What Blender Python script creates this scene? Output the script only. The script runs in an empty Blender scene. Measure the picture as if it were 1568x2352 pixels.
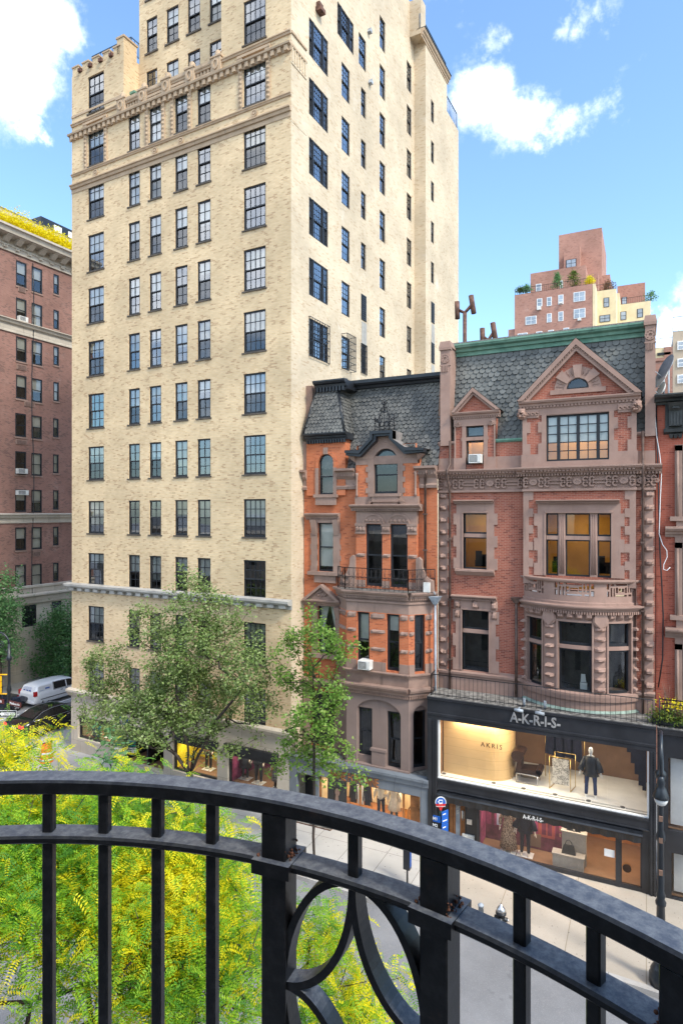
import bpy, bmesh, math, random
import numpy as np
from mathutils import Vector, Matrix
R = math.radians
random.seed(7)
scene = bpy.context.scene
COL = scene.collection

# ------------------------------------------------------------------ camera
H = 13.2                      # eye height above the sidewalk
TH = R(26.0)                  # camera turned left of the facade normal
F = 1435.0                    # focal length in px of a 1568 px wide picture
cam_d = bpy.data.cameras.new("camera")
cam_d.sensor_fit = 'HORIZONTAL'
cam_d.sensor_width = 24.0
cam_d.lens = 24.0 * F / 1568.0
cam_d.clip_start = 0.05
cam_d.clip_end = 3000
cam = bpy.data.objects.new("camera", cam_d)
COL.objects.link(cam)
cam.location = (0, 0, H)
cam.rotation_euler = (R(90), 0, TH)
scene.camera = cam

# ------------------------------------------------------------------ light
SUN_EL, SUN_AZ = R(46), R(23)      # azimuth measured from +X (south) towards -Y (west)
sun_dir = Vector((math.cos(SUN_EL) * math.cos(SUN_AZ), -math.cos(SUN_EL) * math.sin(SUN_AZ), math.sin(SUN_EL)))
sd = bpy.data.lights.new("sun", 'SUN')
sd.energy = 1.25
sd.angle = R(10)
sd.color = (1.0, 0.92, 0.80)
so = bpy.data.objects.new("sun", sd)
COL.objects.link(so)
so.location = (20, -10, 60)
so.rotation_euler = sun_dir.to_track_quat('Z', 'Y').to_euler()
scene.view_settings.view_transform = 'Standard'
scene.view_settings.look = 'None'
scene.view_settings.exposure = 1.64
scene.view_settings.gamma = 1.0

def ray(x, y):
 u = (x - 784.0) / F
 v = (1176.0 - y) / F
 c, s = math.cos(TH), math.sin(TH)
 return Vector((-s + u * c, c + u * s, v))

def make_world():
 w = bpy.data.worlds.new("World")
 scene.world = w
 w.use_nodes = True
 nt = w.node_tree
 nt.nodes.clear()
 N, L = nt.nodes.new, nt.links.new
 out = N('ShaderNodeOutputWorld')
 bg = N('ShaderNodeBackground')
 sky = N('ShaderNodeTexSky')
 sky.sky_type = 'NISHITA'
 sky.sun_disc = False
 sky.sun_elevation = SUN_EL
 sky.sun_rotation = math.atan2(sun_dir.x, sun_dir.y)
 sky.altitude = 0
 sky.air_density = 1.0
 sky.dust_density = 1.3
 sky.ozone_density = 1.6
 tc = N('ShaderNodeTexCoord')
 # warp the direction so the cloud edges break up
 def noise(scale, detail, rough, src):
  n = N('ShaderNodeTexNoise')
  n.inputs['Scale'].default_value = scale
  n.inputs['Detail'].default_value = detail
  n.inputs['Roughness'].default_value = rough
  L(src, n.inputs['Vector'])
  return n
 def math_(op, a, b=None, clamp=False):
  m = N('ShaderNodeMath')
  m.operation = op
  m.use_clamp = clamp
  for i, q in enumerate((a, b)):
   if q is None:
    continue
   if isinstance(q, (int, float)):
    m.inputs[i].default_value = q
   else:
    L(q, m.inputs[i])
  return m.outputs[0]
 d = tc.outputs['Generated']
 n1 = noise(9.0, 7, 0.62, d)
 sub = N('ShaderNodeVectorMath'); sub.operation = 'SUBTRACT'
 L(n1.outputs['Color'], sub.inputs[0]); sub.inputs[1].default_value = (0.5, 0.5, 0.5)
 sc = N('ShaderNodeVectorMath'); sc.operation = 'SCALE'
 L(sub.outputs[0], sc.inputs[0]); sc.inputs['Scale'].default_value = 0.15
 wp = N('ShaderNodeVectorMath'); wp.operation = 'ADD'
 L(d, wp.inputs[0]); L(sc.outputs[0], wp.inputs[1])
 blobs = [(30, 60, 120, 1), (120, 40, 85, 1), (20, 185, 95, 1), (105, 180, 65, .9), (-10, 270, 60, .5), (95, 268, 34, .8), (165, 75, 50, .8),
             (-90, 40, 150, 1), (-150, 200, 130, 1),
             (1120, 210, 62, 1), (1180, 265, 66, 1.1), (1085, 255, 66, 1), (1250, 290, 46, .9), (1310, 262, 40, .75), (1372, 240, 44, .7), (1425, 240, 30, .5),
             (1100, 95, 30, .5), (1130, 68, 24, .45), (1075, 135, 26, .35), (990, 35, 40, .5), (1280, 40, 24, .4), (1335, 18, 28, .5), (1390, 0, 28, .45), (1440, 190, 30, .25),
             (1545, 790, 48, 1), (1590, 745, 62, 1), (1530, 745, 30, .8), (1640, 720, 90, 1),
             (1900, 600, 200, 1), (-500, 500, 200, 1)]
 acc = None
 for (x, y, r, k) in blobs:
  c = ray(x, y)
  rr = r / F / c.length
  c.normalize()
  dist = N('ShaderNodeVectorMath'); dist.operation = 'DISTANCE'
  L(wp.outputs[0], dist.inputs[0]); dist.inputs[1].default_value = c
  mr = N('ShaderNodeMapRange')
  mr.interpolation_type = 'SMOOTHSTEP'
  L(dist.outputs['Value'], mr.inputs['Value'])
  mr.inputs['From Min'].default_value = rr * 0.1
  mr.inputs['From Max'].default_value = rr * 1.75
  mr.inputs['To Min'].default_value = k
  mr.inputs['To Max'].default_value = 0
  acc = mr.outputs[0] if acc is None else math_('MAXIMUM', acc, mr.outputs[0])
 # broken cloud behind the camera and overhead, out of view, added for neutral light
 n2 = noise(2.6, 6, 0.6, d)
 sep = N('ShaderNodeSeparateXYZ'); L(d, sep.inputs[0])
 west = N('ShaderNodeMapRange'); west.interpolation_type = 'SMOOTHSTEP'
 L(sep.outputs['Y'], west.inputs['Value'])
 west.inputs['From Min'].default_value = -0.05; west.inputs['From Max'].default_value = -0.4
 zen = N('ShaderNodeMapRange'); zen.interpolation_type = 'SMOOTHSTEP'
 L(sep.outputs['Z'], zen.inputs['Value'])
 zen.inputs['From Min'].default_value = 0.74; zen.inputs['From Max'].default_value = 0.86
 t2 = N('ShaderNodeMapRange'); t2.interpolation_type = 'SMOOTHSTEP'
 L(n2.outputs['Fac'], t2.inputs['Value'])
 t2.inputs['From Min'].default_value = 0.42; t2.inputs['From Max'].default_value = 0.62
 acc = math_('MAXIMUM', acc, math_('MULTIPLY', math_('MAXIMUM', west.outputs[0], zen.outputs[0]), t2.outputs[0]))
 n3 = noise(13.0, 9, .68, d)
 fld = math_('ADD', acc, math_('MULTIPLY', math_('SUBTRACT', n3.outputs['Fac'], .5), 1.5))
 al = N('ShaderNodeMapRange'); al.interpolation_type = 'SMOOTHSTEP'
 L(fld, al.inputs['Value'])
 al.inputs['From Min'].default_value = .10; al.inputs['From Max'].default_value = 1.45
 acc = math_('MULTIPLY', al.outputs[0], math_('GREATER_THAN', acc, .001))
 tint = N('ShaderNodeMix'); tint.data_type = 'RGBA'; tint.blend_type = 'MULTIPLY'
 tint.inputs['Factor'].default_value = 1.0
 L(sky.outputs[0], tint.inputs['A'])
 tint.inputs['B'].default_value = (0.88, 1.03, 1.10, 1)
 mix = N('ShaderNodeMix'); mix.data_type = 'RGBA'
 L(acc, mix.inputs['Factor'])
 L(tint.outputs['Result'], mix.inputs['A'])
 mix.inputs['B'].default_value = (8.6, 8.7, 8.8, 1)
 L(mix.outputs['Result'], bg.inputs['Color'])
 bg.inputs['Strength'].default_value = 0.115
 L(bg.outputs[0], out.inputs['Surface'])
make_world()

# ------------------------------------------------------------------ tools
def onY(x, y, Y):
 r = ray(x, y); t = Y / r.y
 return (r.x * t, H + r.z * t)
def onZ(x, y, z=0.0):
 r = ray(x, y); t = (z - H) / r.z
 return (r.x * t, r.y * t)
def rect(cv, x0, y0, x1, y1, Y):
 """px corners (top and bottom read at the left edge) -> a0,a1,z0,z1 on world plane Y"""
 ax, ay = cv(x0, y0); bx, by = cv(x1, y1)
 X0, Z1 = onY(ax, ay, Y); _, Z0 = onY(ax, by, Y); X1, _ = onY(bx, by, Y)
 return (X0, X1, Z0, Z1)
YAW = R(-2.4)                 # the corner block stands a little off the street grid
CORNER = Vector((-14.2, 24.0, 0.0))
def to_corner(v, w=1.0):
 c, s = math.cos(-YAW), math.sin(-YAW)
 q = v - CORNER * w
 return Vector((c * q.x - s * q.y, s * q.x + c * q.y, q.z))
def YF(x, y, b=0.0):
 o = to_corner(Vector((0, 0, H))); d = to_corner(ray(x, y), 0)
 t = (b - o.y) / d.y
 return (o.x + d.x * t, o.z + d.z * t)
def YS(x, y, xl=0.0):
 o = to_corner(Vector((0, 0, H))); d = to_corner(ray(x, y), 0)
 t = (xl - o.x) / d.x
 return (o.y + d.y * t, o.z + d.z * t)
def YG(x, y, z=0.0):
 o = to_corner(Vector((0, 0, H))); d = to_corner(ray(x, y), 0)
 t = (z - o.z) / d.z
 return (o.x + d.x * t, o.y + d.y * t)
def from_corner(x, y, z=0.0):
 c, s = math.cos(YAW), math.sin(YAW)
 return Vector((c * x - s * y + CORNER.x, s * x + c * y + CORNER.y, z))
def cv(ox, oy, k):
 return lambda x, y: (ox + x * k, oy + y * k)
Z1 = cv(666.2, 823.2, .25); Z2 = cv(666.2, 1234.8, .25)
Z3 = cv(970.2, 705.6, .375); Z4 = cv(980.2, 1117.2, .375)
Z5 = cv(940.8, 1528.8, .4001); Z6 = cv(617.4, 1675.8, .2625)
S1 = cv(666.2, 0, .2625); S2 = cv(666.2, 441, .2625)
R1 = cv(1411.2, 676.2, .25); R2 = cv(1411.2, 1264.2, .25)
L1 = cv(0, 411.6, .225); L2 = cv(0, 940.8, .2752)
A5 = cv(147.0, 1587.6, .3375); B4 = cv(0, 1411.2, .1875)

ORG = {}
class MB:
 """collects polygons; build() links them as one mesh object"""
 def __init__(s, M=None):
  s.v = []; s.f = []; s.m = []; s.sm = []; s.M = M
 def pt(s, p):
  s.v.append(s.M(*p) if s.M else tuple(p)); return len(s.v) - 1
 def poly(s, pts, mi=0, sm=False):
  s.f.append([s.pt(p) for p in pts]); s.m.append(mi); s.sm.append(sm)
 def box(s, a0, a1, b0, b1, z0, z1, mi=0, na=1):
  for i in range(na):
   p = a0 + (a1 - a0) * i / na; q = a0 + (a1 - a0) * (i + 1) / na
   s.poly([(p, b0, z0), (q, b0, z0), (q, b0, z1), (p, b0, z1)], mi)
   s.poly([(q, b1, z0), (p, b1, z0), (p, b1, z1), (q, b1, z1)], mi)
   s.poly([(p, b0, z1), (q, b0, z1), (q, b1, z1), (p, b1, z1)], mi)
   s.poly([(p, b1, z0), (q, b1, z0), (q, b0, z0), (p, b0, z0)], mi)
  s.poly([(a0, b1, z0), (a0, b0, z0), (a0, b0, z1), (a0, b1, z1)], mi)
  s.poly([(a1, b0, z0), (a1, b1, z0), (a1, b1, z1), (a1, b0, z1)], mi)
 def frustum(s, lo, hi, z0, z1, mi=0):
  (a, b, c, d), (e, f, g, h) = lo, hi      # a0,a1,b0,b1
  P = [(a, c, z0), (b, c, z0), (b, d, z0), (a, d, z0)]; Q = [(e, g, z1), (f, g, z1), (f, h, z1), (e, h, z1)]
  for i in range(4):
   j = (i + 1) % 4
   s.poly([P[i], P[j], Q[j], Q[i]], mi)
  s.poly(Q, mi); s.poly(P[::-1], mi)
 def rock(s, a0, a1, b0, b1, z0, z1, mi=0, rnd=random):
  """rough-faced block"""
  da = (a1 - a0); dz = (z1 - z0)
  n, k = 4, 3
  g = [[(a0 + da * i / n, b1 if i in (0, n) or j in (0, k) else b0 - rnd.uniform(-.3, 1.0) * (b1 - b0) * .6, z0 + dz * j / k) for i in range(n + 1)] for j in range(k + 1)]
  for j in range(k):
   for i in range(n):
    s.poly([g[j][i], g[j][i + 1], g[j + 1][i + 1], g[j + 1][i]], mi)
 def run(s, a0, a1, prof, mi=0, na=1):
  """profile of (b,z) points swept along a, closed with end caps"""
  n = len(prof)
  for i in range(na):
   p = a0 + (a1 - a0) * i / na; q = a0 + (a1 - a0) * (i + 1) / na
   for j in range(n):
    k = (j + 1) % n
    s.poly([(p, *prof[j]), (q, *prof[j]), (q, *prof[k]), (p, *prof[k])], mi)
  s.poly([(a0, *p) for p in prof], mi); s.poly([(a1, *p) for p in prof[::-1]], mi)
 def slab(s, pts, b0, b1, mi=0, mside=None):
  """polygon of (a,z) points given thickness from b0 to b1"""
  mside = mi if mside is None else mside
  s.poly([(a, b0, z) for a, z in pts], mi); s.poly([(a, b1, z) for a, z in pts[::-1]], mi)
  n = len(pts)
  for i in range(n):
   j = (i + 1) % n
   s.poly([(pts[i][0], b0, pts[i][1]), (pts[j][0], b0, pts[j][1]), (pts[j][0], b1, pts[j][1]), (pts[i][0], b1, pts[i][1])], mside)
 def ring(s, outer, inner, b0, b1, mi=0, closed=False):
  """band between two matching (a,z) polylines with thickness"""
  n = len(outer)
  for i in range(n if closed else n - 1):
   j = (i + 1) % n
   o0, o1, i0, i1 = outer[i], outer[j], inner[i], inner[j]
   s.poly([(o0[0], b0, o0[1]), (o1[0], b0, o1[1]), (i1[0], b0, i1[1]), (i0[0], b0, i0[1])], mi)
   s.poly([(o0[0], b0, o0[1]), (o1[0], b0, o1[1]), (o1[0], b1, o1[1]), (o0[0], b1, o0[1])], mi)
   s.poly([(i0[0], b0, i0[1]), (i1[0], b0, i1[1]), (i1[0], b1, i1[1]), (i0[0], b1, i0[1])], mi)
  if not closed:
   for k in (0, -1):
    o, i = outer[k], inner[k]
    s.poly([(o[0], b0, o[1]), (i[0], b0, i[1]), (i[0], b1, i[1]), (o[0], b1, o[1])], mi)
 def tube(s, pts, r, n=6, mi=0, cap=True, sm=True):
  pts = [Vector(p) for p in pts]
  rs = r if isinstance(r, (list, tuple)) else [r] * len(pts)
  rings = []
  up = None
  for i, p in enumerate(pts):
   d = (pts[min(i + 1, len(pts) - 1)] - pts[max(i - 1, 0)])
   if d.length < 1e-9: d = Vector((0, 0, 1))
   d.normalize()
   if up is None:
    up = Vector((0, 0, 1)) if abs(d.z) < .9 else Vector((1, 0, 0))
   x = d.cross(up)
   if x.length < 1e-6: x = d.cross(Vector((1, .3, 0)))
   x.normalize(); y = x.cross(d); up = y
   rings.append([s.pt(p + (x * math.cos(2 * math.pi * (k + .5) / n) + y * math.sin(2 * math.pi * (k + .5) / n)) * rs[i]) for k in range(n)])
  for i in range(len(rings) - 1):
   for k in range(n):
    l = (k + 1) % n
    s.f.append([rings[i][k], rings[i][l], rings[i + 1][l], rings[i + 1][k]]); s.m.append(mi); s.sm.append(sm)
  if cap:
   s.f.append(rings[0][::-1]); s.m.append(mi); s.sm.append(False)
   s.f.append(list(rings[-1])); s.m.append(mi); s.sm.append(False)
 def loft(s, rings, mi=0, sm=True, cap=True):
  idx = [[s.pt(p) for p in r] for r in rings]
  n = len(idx[0])
  for i in range(len(idx) - 1):
   for k in range(n):
    l = (k + 1) % n
    s.f.append([idx[i][k], idx[i][l], idx[i + 1][l], idx[i + 1][k]]); s.m.append(mi if not callable(mi) else mi(i, k)); s.sm.append(sm)
  if cap:
   for r, q in ((idx[0][::-1], 0), (idx[-1], 1)):
    s.f.append(list(r)); s.m.append(mi if not callable(mi) else mi(-1 - q, 0)); s.sm.append(False)
 def lathe(s, prof, cx=0, cy=0, n=12, mi=0, sm=True, sx=1, sy=1):
  s.loft([[(cx + r * sx * math.cos(2 * math.pi * k / n), cy + r * sy * math.sin(2 * math.pi * k / n), z) for k in range(n)] for r, z in prof], mi, sm)
 def build(s, name, mats, parent=None, loc=None, label=None):
  me = bpy.data.meshes.new(name)
  off = ORG.get(parent.name, Vector()) if parent else Vector()
  if off.length:
   vs = [(p[0] - off.x, p[1] - off.y, p[2] - off.z) for p in s.v]
  else:
   vs = s.v
  me.from_pydata(vs, [], s.f)
  for m in (mats if isinstance(mats, (list, tuple)) else [mats]):
   me.materials.append(m)
  me.polygons.foreach_set('material_index', s.m)
  me.polygons.foreach_set('use_smooth', s.sm)
  me.update()
  o = bpy.data.objects.new(name, me)
  COL.objects.link(o)
  if parent:
   o.parent = parent
   ORG[o.name] = off
  if loc is not None: o.location = loc
  if label: o['label'] = label
  return o

def tag(o, label=None, cat=None, group=None, kind=None):
 if label: o['label'] = label
 if cat: o['category'] = cat
 if group: o['group'] = group
 if kind: o['kind'] = kind
 return o
def thing(name, label, cat, loc=(0, 0, 0), rz=0.0, group=None, world=True):
 """an Empty at the base of a thing; meshes parented to it are given in world coordinates when world=True"""
 o = bpy.data.objects.new(name, None)
 COL.objects.link(o)
 o.empty_display_size = .3
 o.location = loc; o.rotation_euler = (0, 0, rz)
 ORG[o.name] = Vector(loc) if world else Vector()
 return tag(o, label, cat, group)
def text(body, size, mat_, parent, M, name='lettering', ext=.02, align='CENTER', spacing=1.0, bold=False):
 """lettering laid in a plane by the 4x4 matrix M (parent space, minus its origin)"""
 cu = bpy.data.curves.new(name, 'FONT')
 cu.body = body; cu.size = size; cu.extrude = ext; cu.align_x = align; cu.align_y = 'CENTER'
 cu.space_character = spacing; cu.resolution_u = 2
 if bold: cu.offset = size * .018
 tmp = bpy.data.objects.new(name, cu)
 COL.objects.link(tmp)
 dg = bpy.context.evaluated_depsgraph_get()
 me = bpy.data.meshes.new_from_object(tmp.evaluated_get(dg))
 bpy.data.objects.remove(tmp)
 me.name = name
 me.transform(M)
 me.materials.clear(); me.materials.append(mat_)
 o = bpy.data.objects.new(name, me)
 COL.objects.link(o)
 off = ORG.get(parent.name, Vector())
 me.transform(Matrix.Translation(-off))
 o.parent = parent
 ORG[o.name] = off
 return o
def face(x, y, z, right=(1, 0, 0), up=(0, 0, 1)):
 """matrix putting text with its reading direction along `right`"""
 r = Vector(right).normalized(); u = Vector(up).normalized(); n = r.cross(u)
 return Matrix(((r.x, u.x, n.x, x), (r.y, u.y, n.y, y), (r.z, u.z, n.z, z), (0, 0, 0, 1)))
# ------------------------------------------------------------------ materials
class NT:
 def __init__(s, name):
  s.mat = bpy.data.materials.new(name); s.mat.use_nodes = True
  s.t = s.mat.node_tree; s.t.nodes.clear()
  s.out = s.n('ShaderNodeOutputMaterial')
 def n(s, typ, **kw):
  x = s.t.nodes.new(typ)
  for k, v in kw.items():
   if k.startswith('_'): setattr(x, k[1:], v)
   else:
    key = k.replace('0', ' ')
    s.set(x.inputs[key], v)
  return x
 def set(s, sock, v):
  if hasattr(v, 'is_output') or isinstance(v, bpy.types.NodeSocket): s.t.links.new(v, sock)
  elif isinstance(v, (tuple, list)) and len(v) == 3 and sock.type == 'RGBA': sock.default_value = (*v, 1)
  else: sock.default_value = v
 def mixc(s, fac, a, b, mode='MIX'):
  m = s.t.nodes.new('ShaderNodeMix'); m.data_type = 'RGBA'; m.blend_type = mode
  s.set(m.inputs[0], fac); s.set(m.inputs[6], a); s.set(m.inputs[7], b)
  return m.outputs[2]
 def math(s, op, a, b=0.0, clamp=False):
  m = s.t.nodes.new('ShaderNodeMath'); m.operation = op; m.use_clamp = clamp
  s.set(m.inputs[0], a); s.set(m.inputs[1], b)
  return m.outputs[0]
 def ramp(s, v, lo, hi, a=0.0, b=1.0):
  m = s.t.nodes.new('ShaderNodeMapRange'); m.interpolation_type = 'SMOOTHSTEP'
  s.set(m.inputs[0], v); m.inputs[1].default_value = lo; m.inputs[2].default_value = hi
  m.inputs[3].default_value = a; m.inputs[4].default_value = b
  return m.outputs[0]
 def coord(s):
  return s.t.nodes.new('ShaderNodeTexCoord').outputs['Object']
 def noise(s, scale, detail=4, rough=.6, vec=None, stretch=None):
  x = s.t.nodes.new('ShaderNodeTexNoise')
  x.inputs['Scale'].default_value = scale; x.inputs['Detail'].default_value = detail; x.inputs['Roughness'].default_value = rough
  v = vec if vec is not None else s.coord()
  if stretch:
   mp = s.t.nodes.new('ShaderNodeMapping'); s.set(mp.inputs[0], v); mp.inputs['Scale'].default_value = stretch; v = mp.outputs[0]
  s.set(x.inputs['Vector'], v)
  return x.outputs['Fac']
 def bump(s, h, strength=.3, dist=.02):
  b = s.t.nodes.new('ShaderNodeBump'); b.inputs['Strength'].default_value = strength; b.inputs['Distance'].default_value = dist
  s.set(b.inputs['Height'], h)
  return b.outputs[0]
 def finish(s, col, rough=.8, bump=None, spec=.3, metal=0.0, **kw):
  p = s.t.nodes.new('ShaderNodeBsdfPrincipled')
  s.set(p.inputs['Base Color'], col); s.set(p.inputs['Roughness'], rough)
  p.inputs['Specular IOR Level'].default_value = spec; p.inputs['Metallic'].default_value = metal
  for k, v in kw.items(): s.set(p.inputs[k.replace('_', ' ')], v)
  if bump is not None: s.set(p.inputs['Normal'], bump)
  s.t.links.new(p.outputs[0], s.out.inputs[0])
  return s.mat

def plain(name, col, rough=.6, var=.18, scale=3.0, spec=.3, metal=0.0, bump=0.0):
 q = NT(name)
 n = q.noise(scale, 5, .62)
 dark = tuple(c * (1 - var) for c in col); lite = tuple(min(1, c * (1 + var)) for c in col)
 c = q.mixc(q.ramp(n, .3, .7), dark, lite)
 return q.finish(c, rough, q.bump(q.noise(scale * 9, 3), bump, .01) if bump else None, spec, metal)
def stone(name, c1, c2, scale=1.2, bump=.25, streak=.35, dirt=(.10, .09, .08), rough=.88, course=None, joint=None):
 q = NT(name)
 c = q.mixc(q.ramp(q.noise(scale, 6, .65), .32, .7), c1, c2)
 g = q.noise(scale * 26, 3, .7)
 c = q.mixc(q.math('MULTIPLY', g, .22), c, tuple(x * .6 for x in c1))
 st = q.ramp(q.noise(1.6, 5, .62, stretch=(2.2, 2.2, .28)), .55, .82, 0, streak)
 c = q.mixc(st, c, dirt)
 h = g
 if course:
  xy = q.t.nodes.new('ShaderNodeSeparateXYZ'); q.set(xy.inputs[0], q.coord())
  cb = q.t.nodes.new('ShaderNodeCombineXYZ'); q.set(cb.inputs[0], q.math('ADD', xy.outputs[0], xy.outputs[1])); q.set(cb.inputs[1], xy.outputs[2])
  b = q.n('ShaderNodeTexBrick', Scale=1.0); q.set(b.inputs['Vector'], cb.outputs[0])
  b.inputs['Brick Width'].default_value = course[0]; b.inputs['Row Height'].default_value = course[1]
  b.inputs['Mortar Size'].default_value = .008; b.inputs['Mortar Smooth'].default_value = .1
  b.inputs['Color1'].default_value = (1, 1, 1, 1); b.inputs['Color2'].default_value = (.86, .86, .86, 1); b.inputs['Mortar'].default_value = (.55, .55, .55, 1)
  c = q.mixc(1.0, c, b.outputs['Color'], 'MULTIPLY')
 return q.finish(c, rough, q.bump(h, bump, .015), .25)
def brick(name, c1, c2, mortar, dark, bw=.2, bh=.07, amount=.35, stain=(.5, .45, .4), stain_amt=.0, rough=.85, bias=-.2, msize=.009, cluster=1.1, soot=.25):
 """running-bond brick in object space; dark burnt bricks gather in clusters"""
 q = NT(name)
 xy = q.t.nodes.new('ShaderNodeSeparateXYZ'); q.set(xy.inputs[0], q.coord())
 cb = q.t.nodes.new('ShaderNodeCombineXYZ'); q.set(cb.inputs[0], q.math('ADD', xy.outputs[0], xy.outputs[1])); q.set(cb.inputs[1], xy.outputs[2])
 def br(ca, cc, cm, bi):
  b = q.n('ShaderNodeTexBrick', Scale=1.0); q.set(b.inputs['Vector'], cb.outputs[0])
  for k, v in (('Brick Width', bw), ('Row Height', bh), ('Mortar Size', msize), ('Mortar Smooth', .2), ('Bias', bi)): b.inputs[k].default_value = v
  for k, v in (('Color1', ca), ('Color2', cc), ('Mortar', cm)): b.inputs[k].default_value = (*v, 1)
  return b
 b1 = br(c1, c2, mortar, bias)
 b2 = br((0, 0, 0), (1, 1, 1), (0, 0, 0), 0.0)
 clus = q.ramp(q.noise(cluster, 5, .68, vec=cb.outputs[0]), .42, .74)
 thr = q.math('SUBTRACT', 1.0, q.math('MULTIPLY', clus, amount * 1.6))
 sel = q.math('GREATER_THAN', b2.outputs['Color'], thr)
 c = q.mixc(q.math('MULTIPLY', sel, .85), b1.outputs['Color'], dark)
 big = q.ramp(q.noise(.22, 6, .68, vec=cb.outputs[0]), .3, .72, .78, 1.1)
 cm = q.t.nodes.new('ShaderNodeCombineColor')
 for i in range(3): q.set(cm.inputs[i], big)
 c = q.mixc(1.0, c, cm.outputs[0], 'MULTIPLY')
 sx = q.ramp(q.noise(.9, 5, .65, stretch=(2.6, 2.6, .22)), .56, .85, 0, soot)
 c = q.mixc(sx, c, tuple(x * .45 for x in dark))
 if stain_amt:
  c = q.mixc(q.ramp(q.noise(.55, 6, .72), .55, .78, 0, stain_amt), c, stain)
 return q.finish(c, rough, q.bump(b1.outputs['Fac'], -.35, .012), .25)
def glass(name, tint, lo, hi, rough=.015, wav=.04):
 """thin window pane: see-through face-on, mirror-like at a slant"""
 q = NT(name)
 lw = q.n('ShaderNodeLayerWeight', Blend=.35)
 f = q.ramp(lw.outputs['Fresnel'], 0.0, .9, lo, hi)
 tr = q.n('ShaderNodeBsdfTransparent', Color=tint)
 gl = q.n('ShaderNodeBsdfGlossy', Color=(.92, .95, 1.0), Roughness=rough)
 q.set(gl.inputs['Normal'], q.bump(q.noise(1.1, 2, .5), wav, .05))
 m = q.t.nodes.new('ShaderNodeMixShader'); q.set(m.inputs[0], f)
 q.t.links.new(tr.outputs[0], m.inputs[1]); q.t.links.new(gl.outputs[0], m.inputs[2])
 q.t.links.new(m.outputs[0], q.out.inputs[0])
 return q.mat
def leaf(name, cols, trans=.35, rough=.5):
 """leaf colour varies leaf by leaf; some light passes through"""
 q = NT(name)
 g = q.t.nodes.new('ShaderNodeNewGeometry')
 cr = q.t.nodes.new('ShaderNodeValToRGB')
 q.set(cr.inputs[0], g.outputs['Random Per Island'])
 e = cr.color_ramp.elements
 while len(e) < len(cols): e.new(.5)
 for i, c in enumerate(cols):
  e[i].position = i / (len(cols) - 1); e[i].color = (*c, 1)
 c = q.mixc(q.ramp(q.noise(.8, 3), .3, .7, 0, .35), cr.outputs[0], tuple(x * .72 for x in cols[0]))
 p = q.n('ShaderNodeBsdfPrincipled'); q.set(p.inputs['Base Color'], c); p.inputs['Roughness'].default_value = rough; p.inputs['Specular IOR Level'].default_value = .35
 t = q.n('ShaderNodeBsdfTranslucent'); q.set(t.inputs[0], c)
 m = q.t.nodes.new('ShaderNodeMixShader'); m.inputs[0].default_value = trans
 q.t.links.new(p.outputs[0], m.inputs[1]); q.t.links.new(t.outputs[0], m.inputs[2])
 q.t.links.new(m.outputs[0], q.out.inputs[0])
 return q.mat
def slate(name, a, b, c3):
 q = NT(name)
 g = q.t.nodes.new('ShaderNodeNewGeometry')
 c = q.mixc(g.outputs['Random Per Island'], a, b)
 c = q.mixc(q.ramp(q.noise(.9, 5, .65, stretch=(1, 1, .5)), .45, .75, 0, .75), c, c3)
 c = q.mixc(q.math('MULTIPLY', q.noise(14, 4, .7, stretch=(2.5, 1, .6)), .5), c, tuple(x * .45 for x in a))
 return q.finish(c, .62, q.bump(q.noise(18, 4), .2, .01), .4)
def emit(name, col, s):
 q = NT(name)
 e = q.n('ShaderNodeEmission', Color=col, Strength=s)
 q.t.links.new(e.outputs[0], q.out.inputs[0])
 return q.mat

m = {}
m['ybrick'] = brick('buff_brick', (.70, .53, .315), (.59, .42, .235), (.61, .48, .33), (.45, .29, .155), .21, .072, .36, soot=.24, cluster=2.6, bias=-.1)
m['limestone'] = stone('weathered_limestone', (.58, .52, .43), (.50, .44, .36), 1.0, .2, .3, course=(1.1, .62))
m['greystone'] = stone('grey_band_stone', (.42, .40, .36), (.27, .26, .24), 1.4, .3, .6)
m['buffstone'] = stone('buff_terracotta', (.50, .37, .25), (.40, .29, .19), 1.6, .25, .45)
m['frame'] = plain('dark_window_paint', (.018, .02, .024), .45, .2, 4)
m['room'] = plain('dim_room', (.035, .033, .03), .9, .5, 1.5)  # near-black walls: the darkness of unlit rooms is put into the colour
m['glass'] = glass('window_glass', (.78, .82, .82), .24, .90, wav=.02)
m['glass_low'] = glass('clear_shop_glass', (.93, .94, .94), .05, .6)
m['glass_town'] = glass('old_window_glass', (.80, .82, .80), .09, .7, wav=.02)
m['glass_office'] = glass('office_window_glass', (.9, .91, .9), .10, .75, wav=.02)
m['glass_flank'] = glass('flank_window_glass', (.7, .74, .76), .46, .95, wav=.03)
m['glass_screen'] = glass('screened_window_glass', (.42, .44, .44), .12, .6, wav=.012)
m['blind'] = plain('window_blind', (.78, .76, .70), .8, .06, 2)
m['curtain'] = plain('teal_curtain', (.10, .32, .28), .8, .3, 6)
m['rbrick'] = brick('dark_red_brick', (.29, .142, .108), (.225, .105, .082), (.28, .20, .165), (.155, .08, .066), .21, .072, .5, (.42, .34, .3), .35, soot=.2)
m['obrick'] = brick('orange_red_brick', (.54, .165, .07), (.45, .125, .052), (.47, .21, .12), (.32, .085, .04), .2, .066, .3, (.14, .07, .045), .4, bias=0, soot=.35, msize=.006)
m['abrick'] = brick('rose_brick', (.36, .112, .07), (.29, .083, .053), (.40, .22, .16), (.19, .05, .035), .2, .066, .4, (.55, .42, .38), .45, bias=0, soot=.3, msize=.008)
m['nbrick'] = brick('deep_red_brick', (.38, .10, .06), (.31, .08, .048), (.36, .14, .10), (.22, .05, .03), .2, .066, .3, bias=0, msize=.007)
m['brown'] = stone('brownstone', (.325, .22, .175), (.24, .158, .125), 1.3, .35, .6, (.055, .042, .036))
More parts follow.
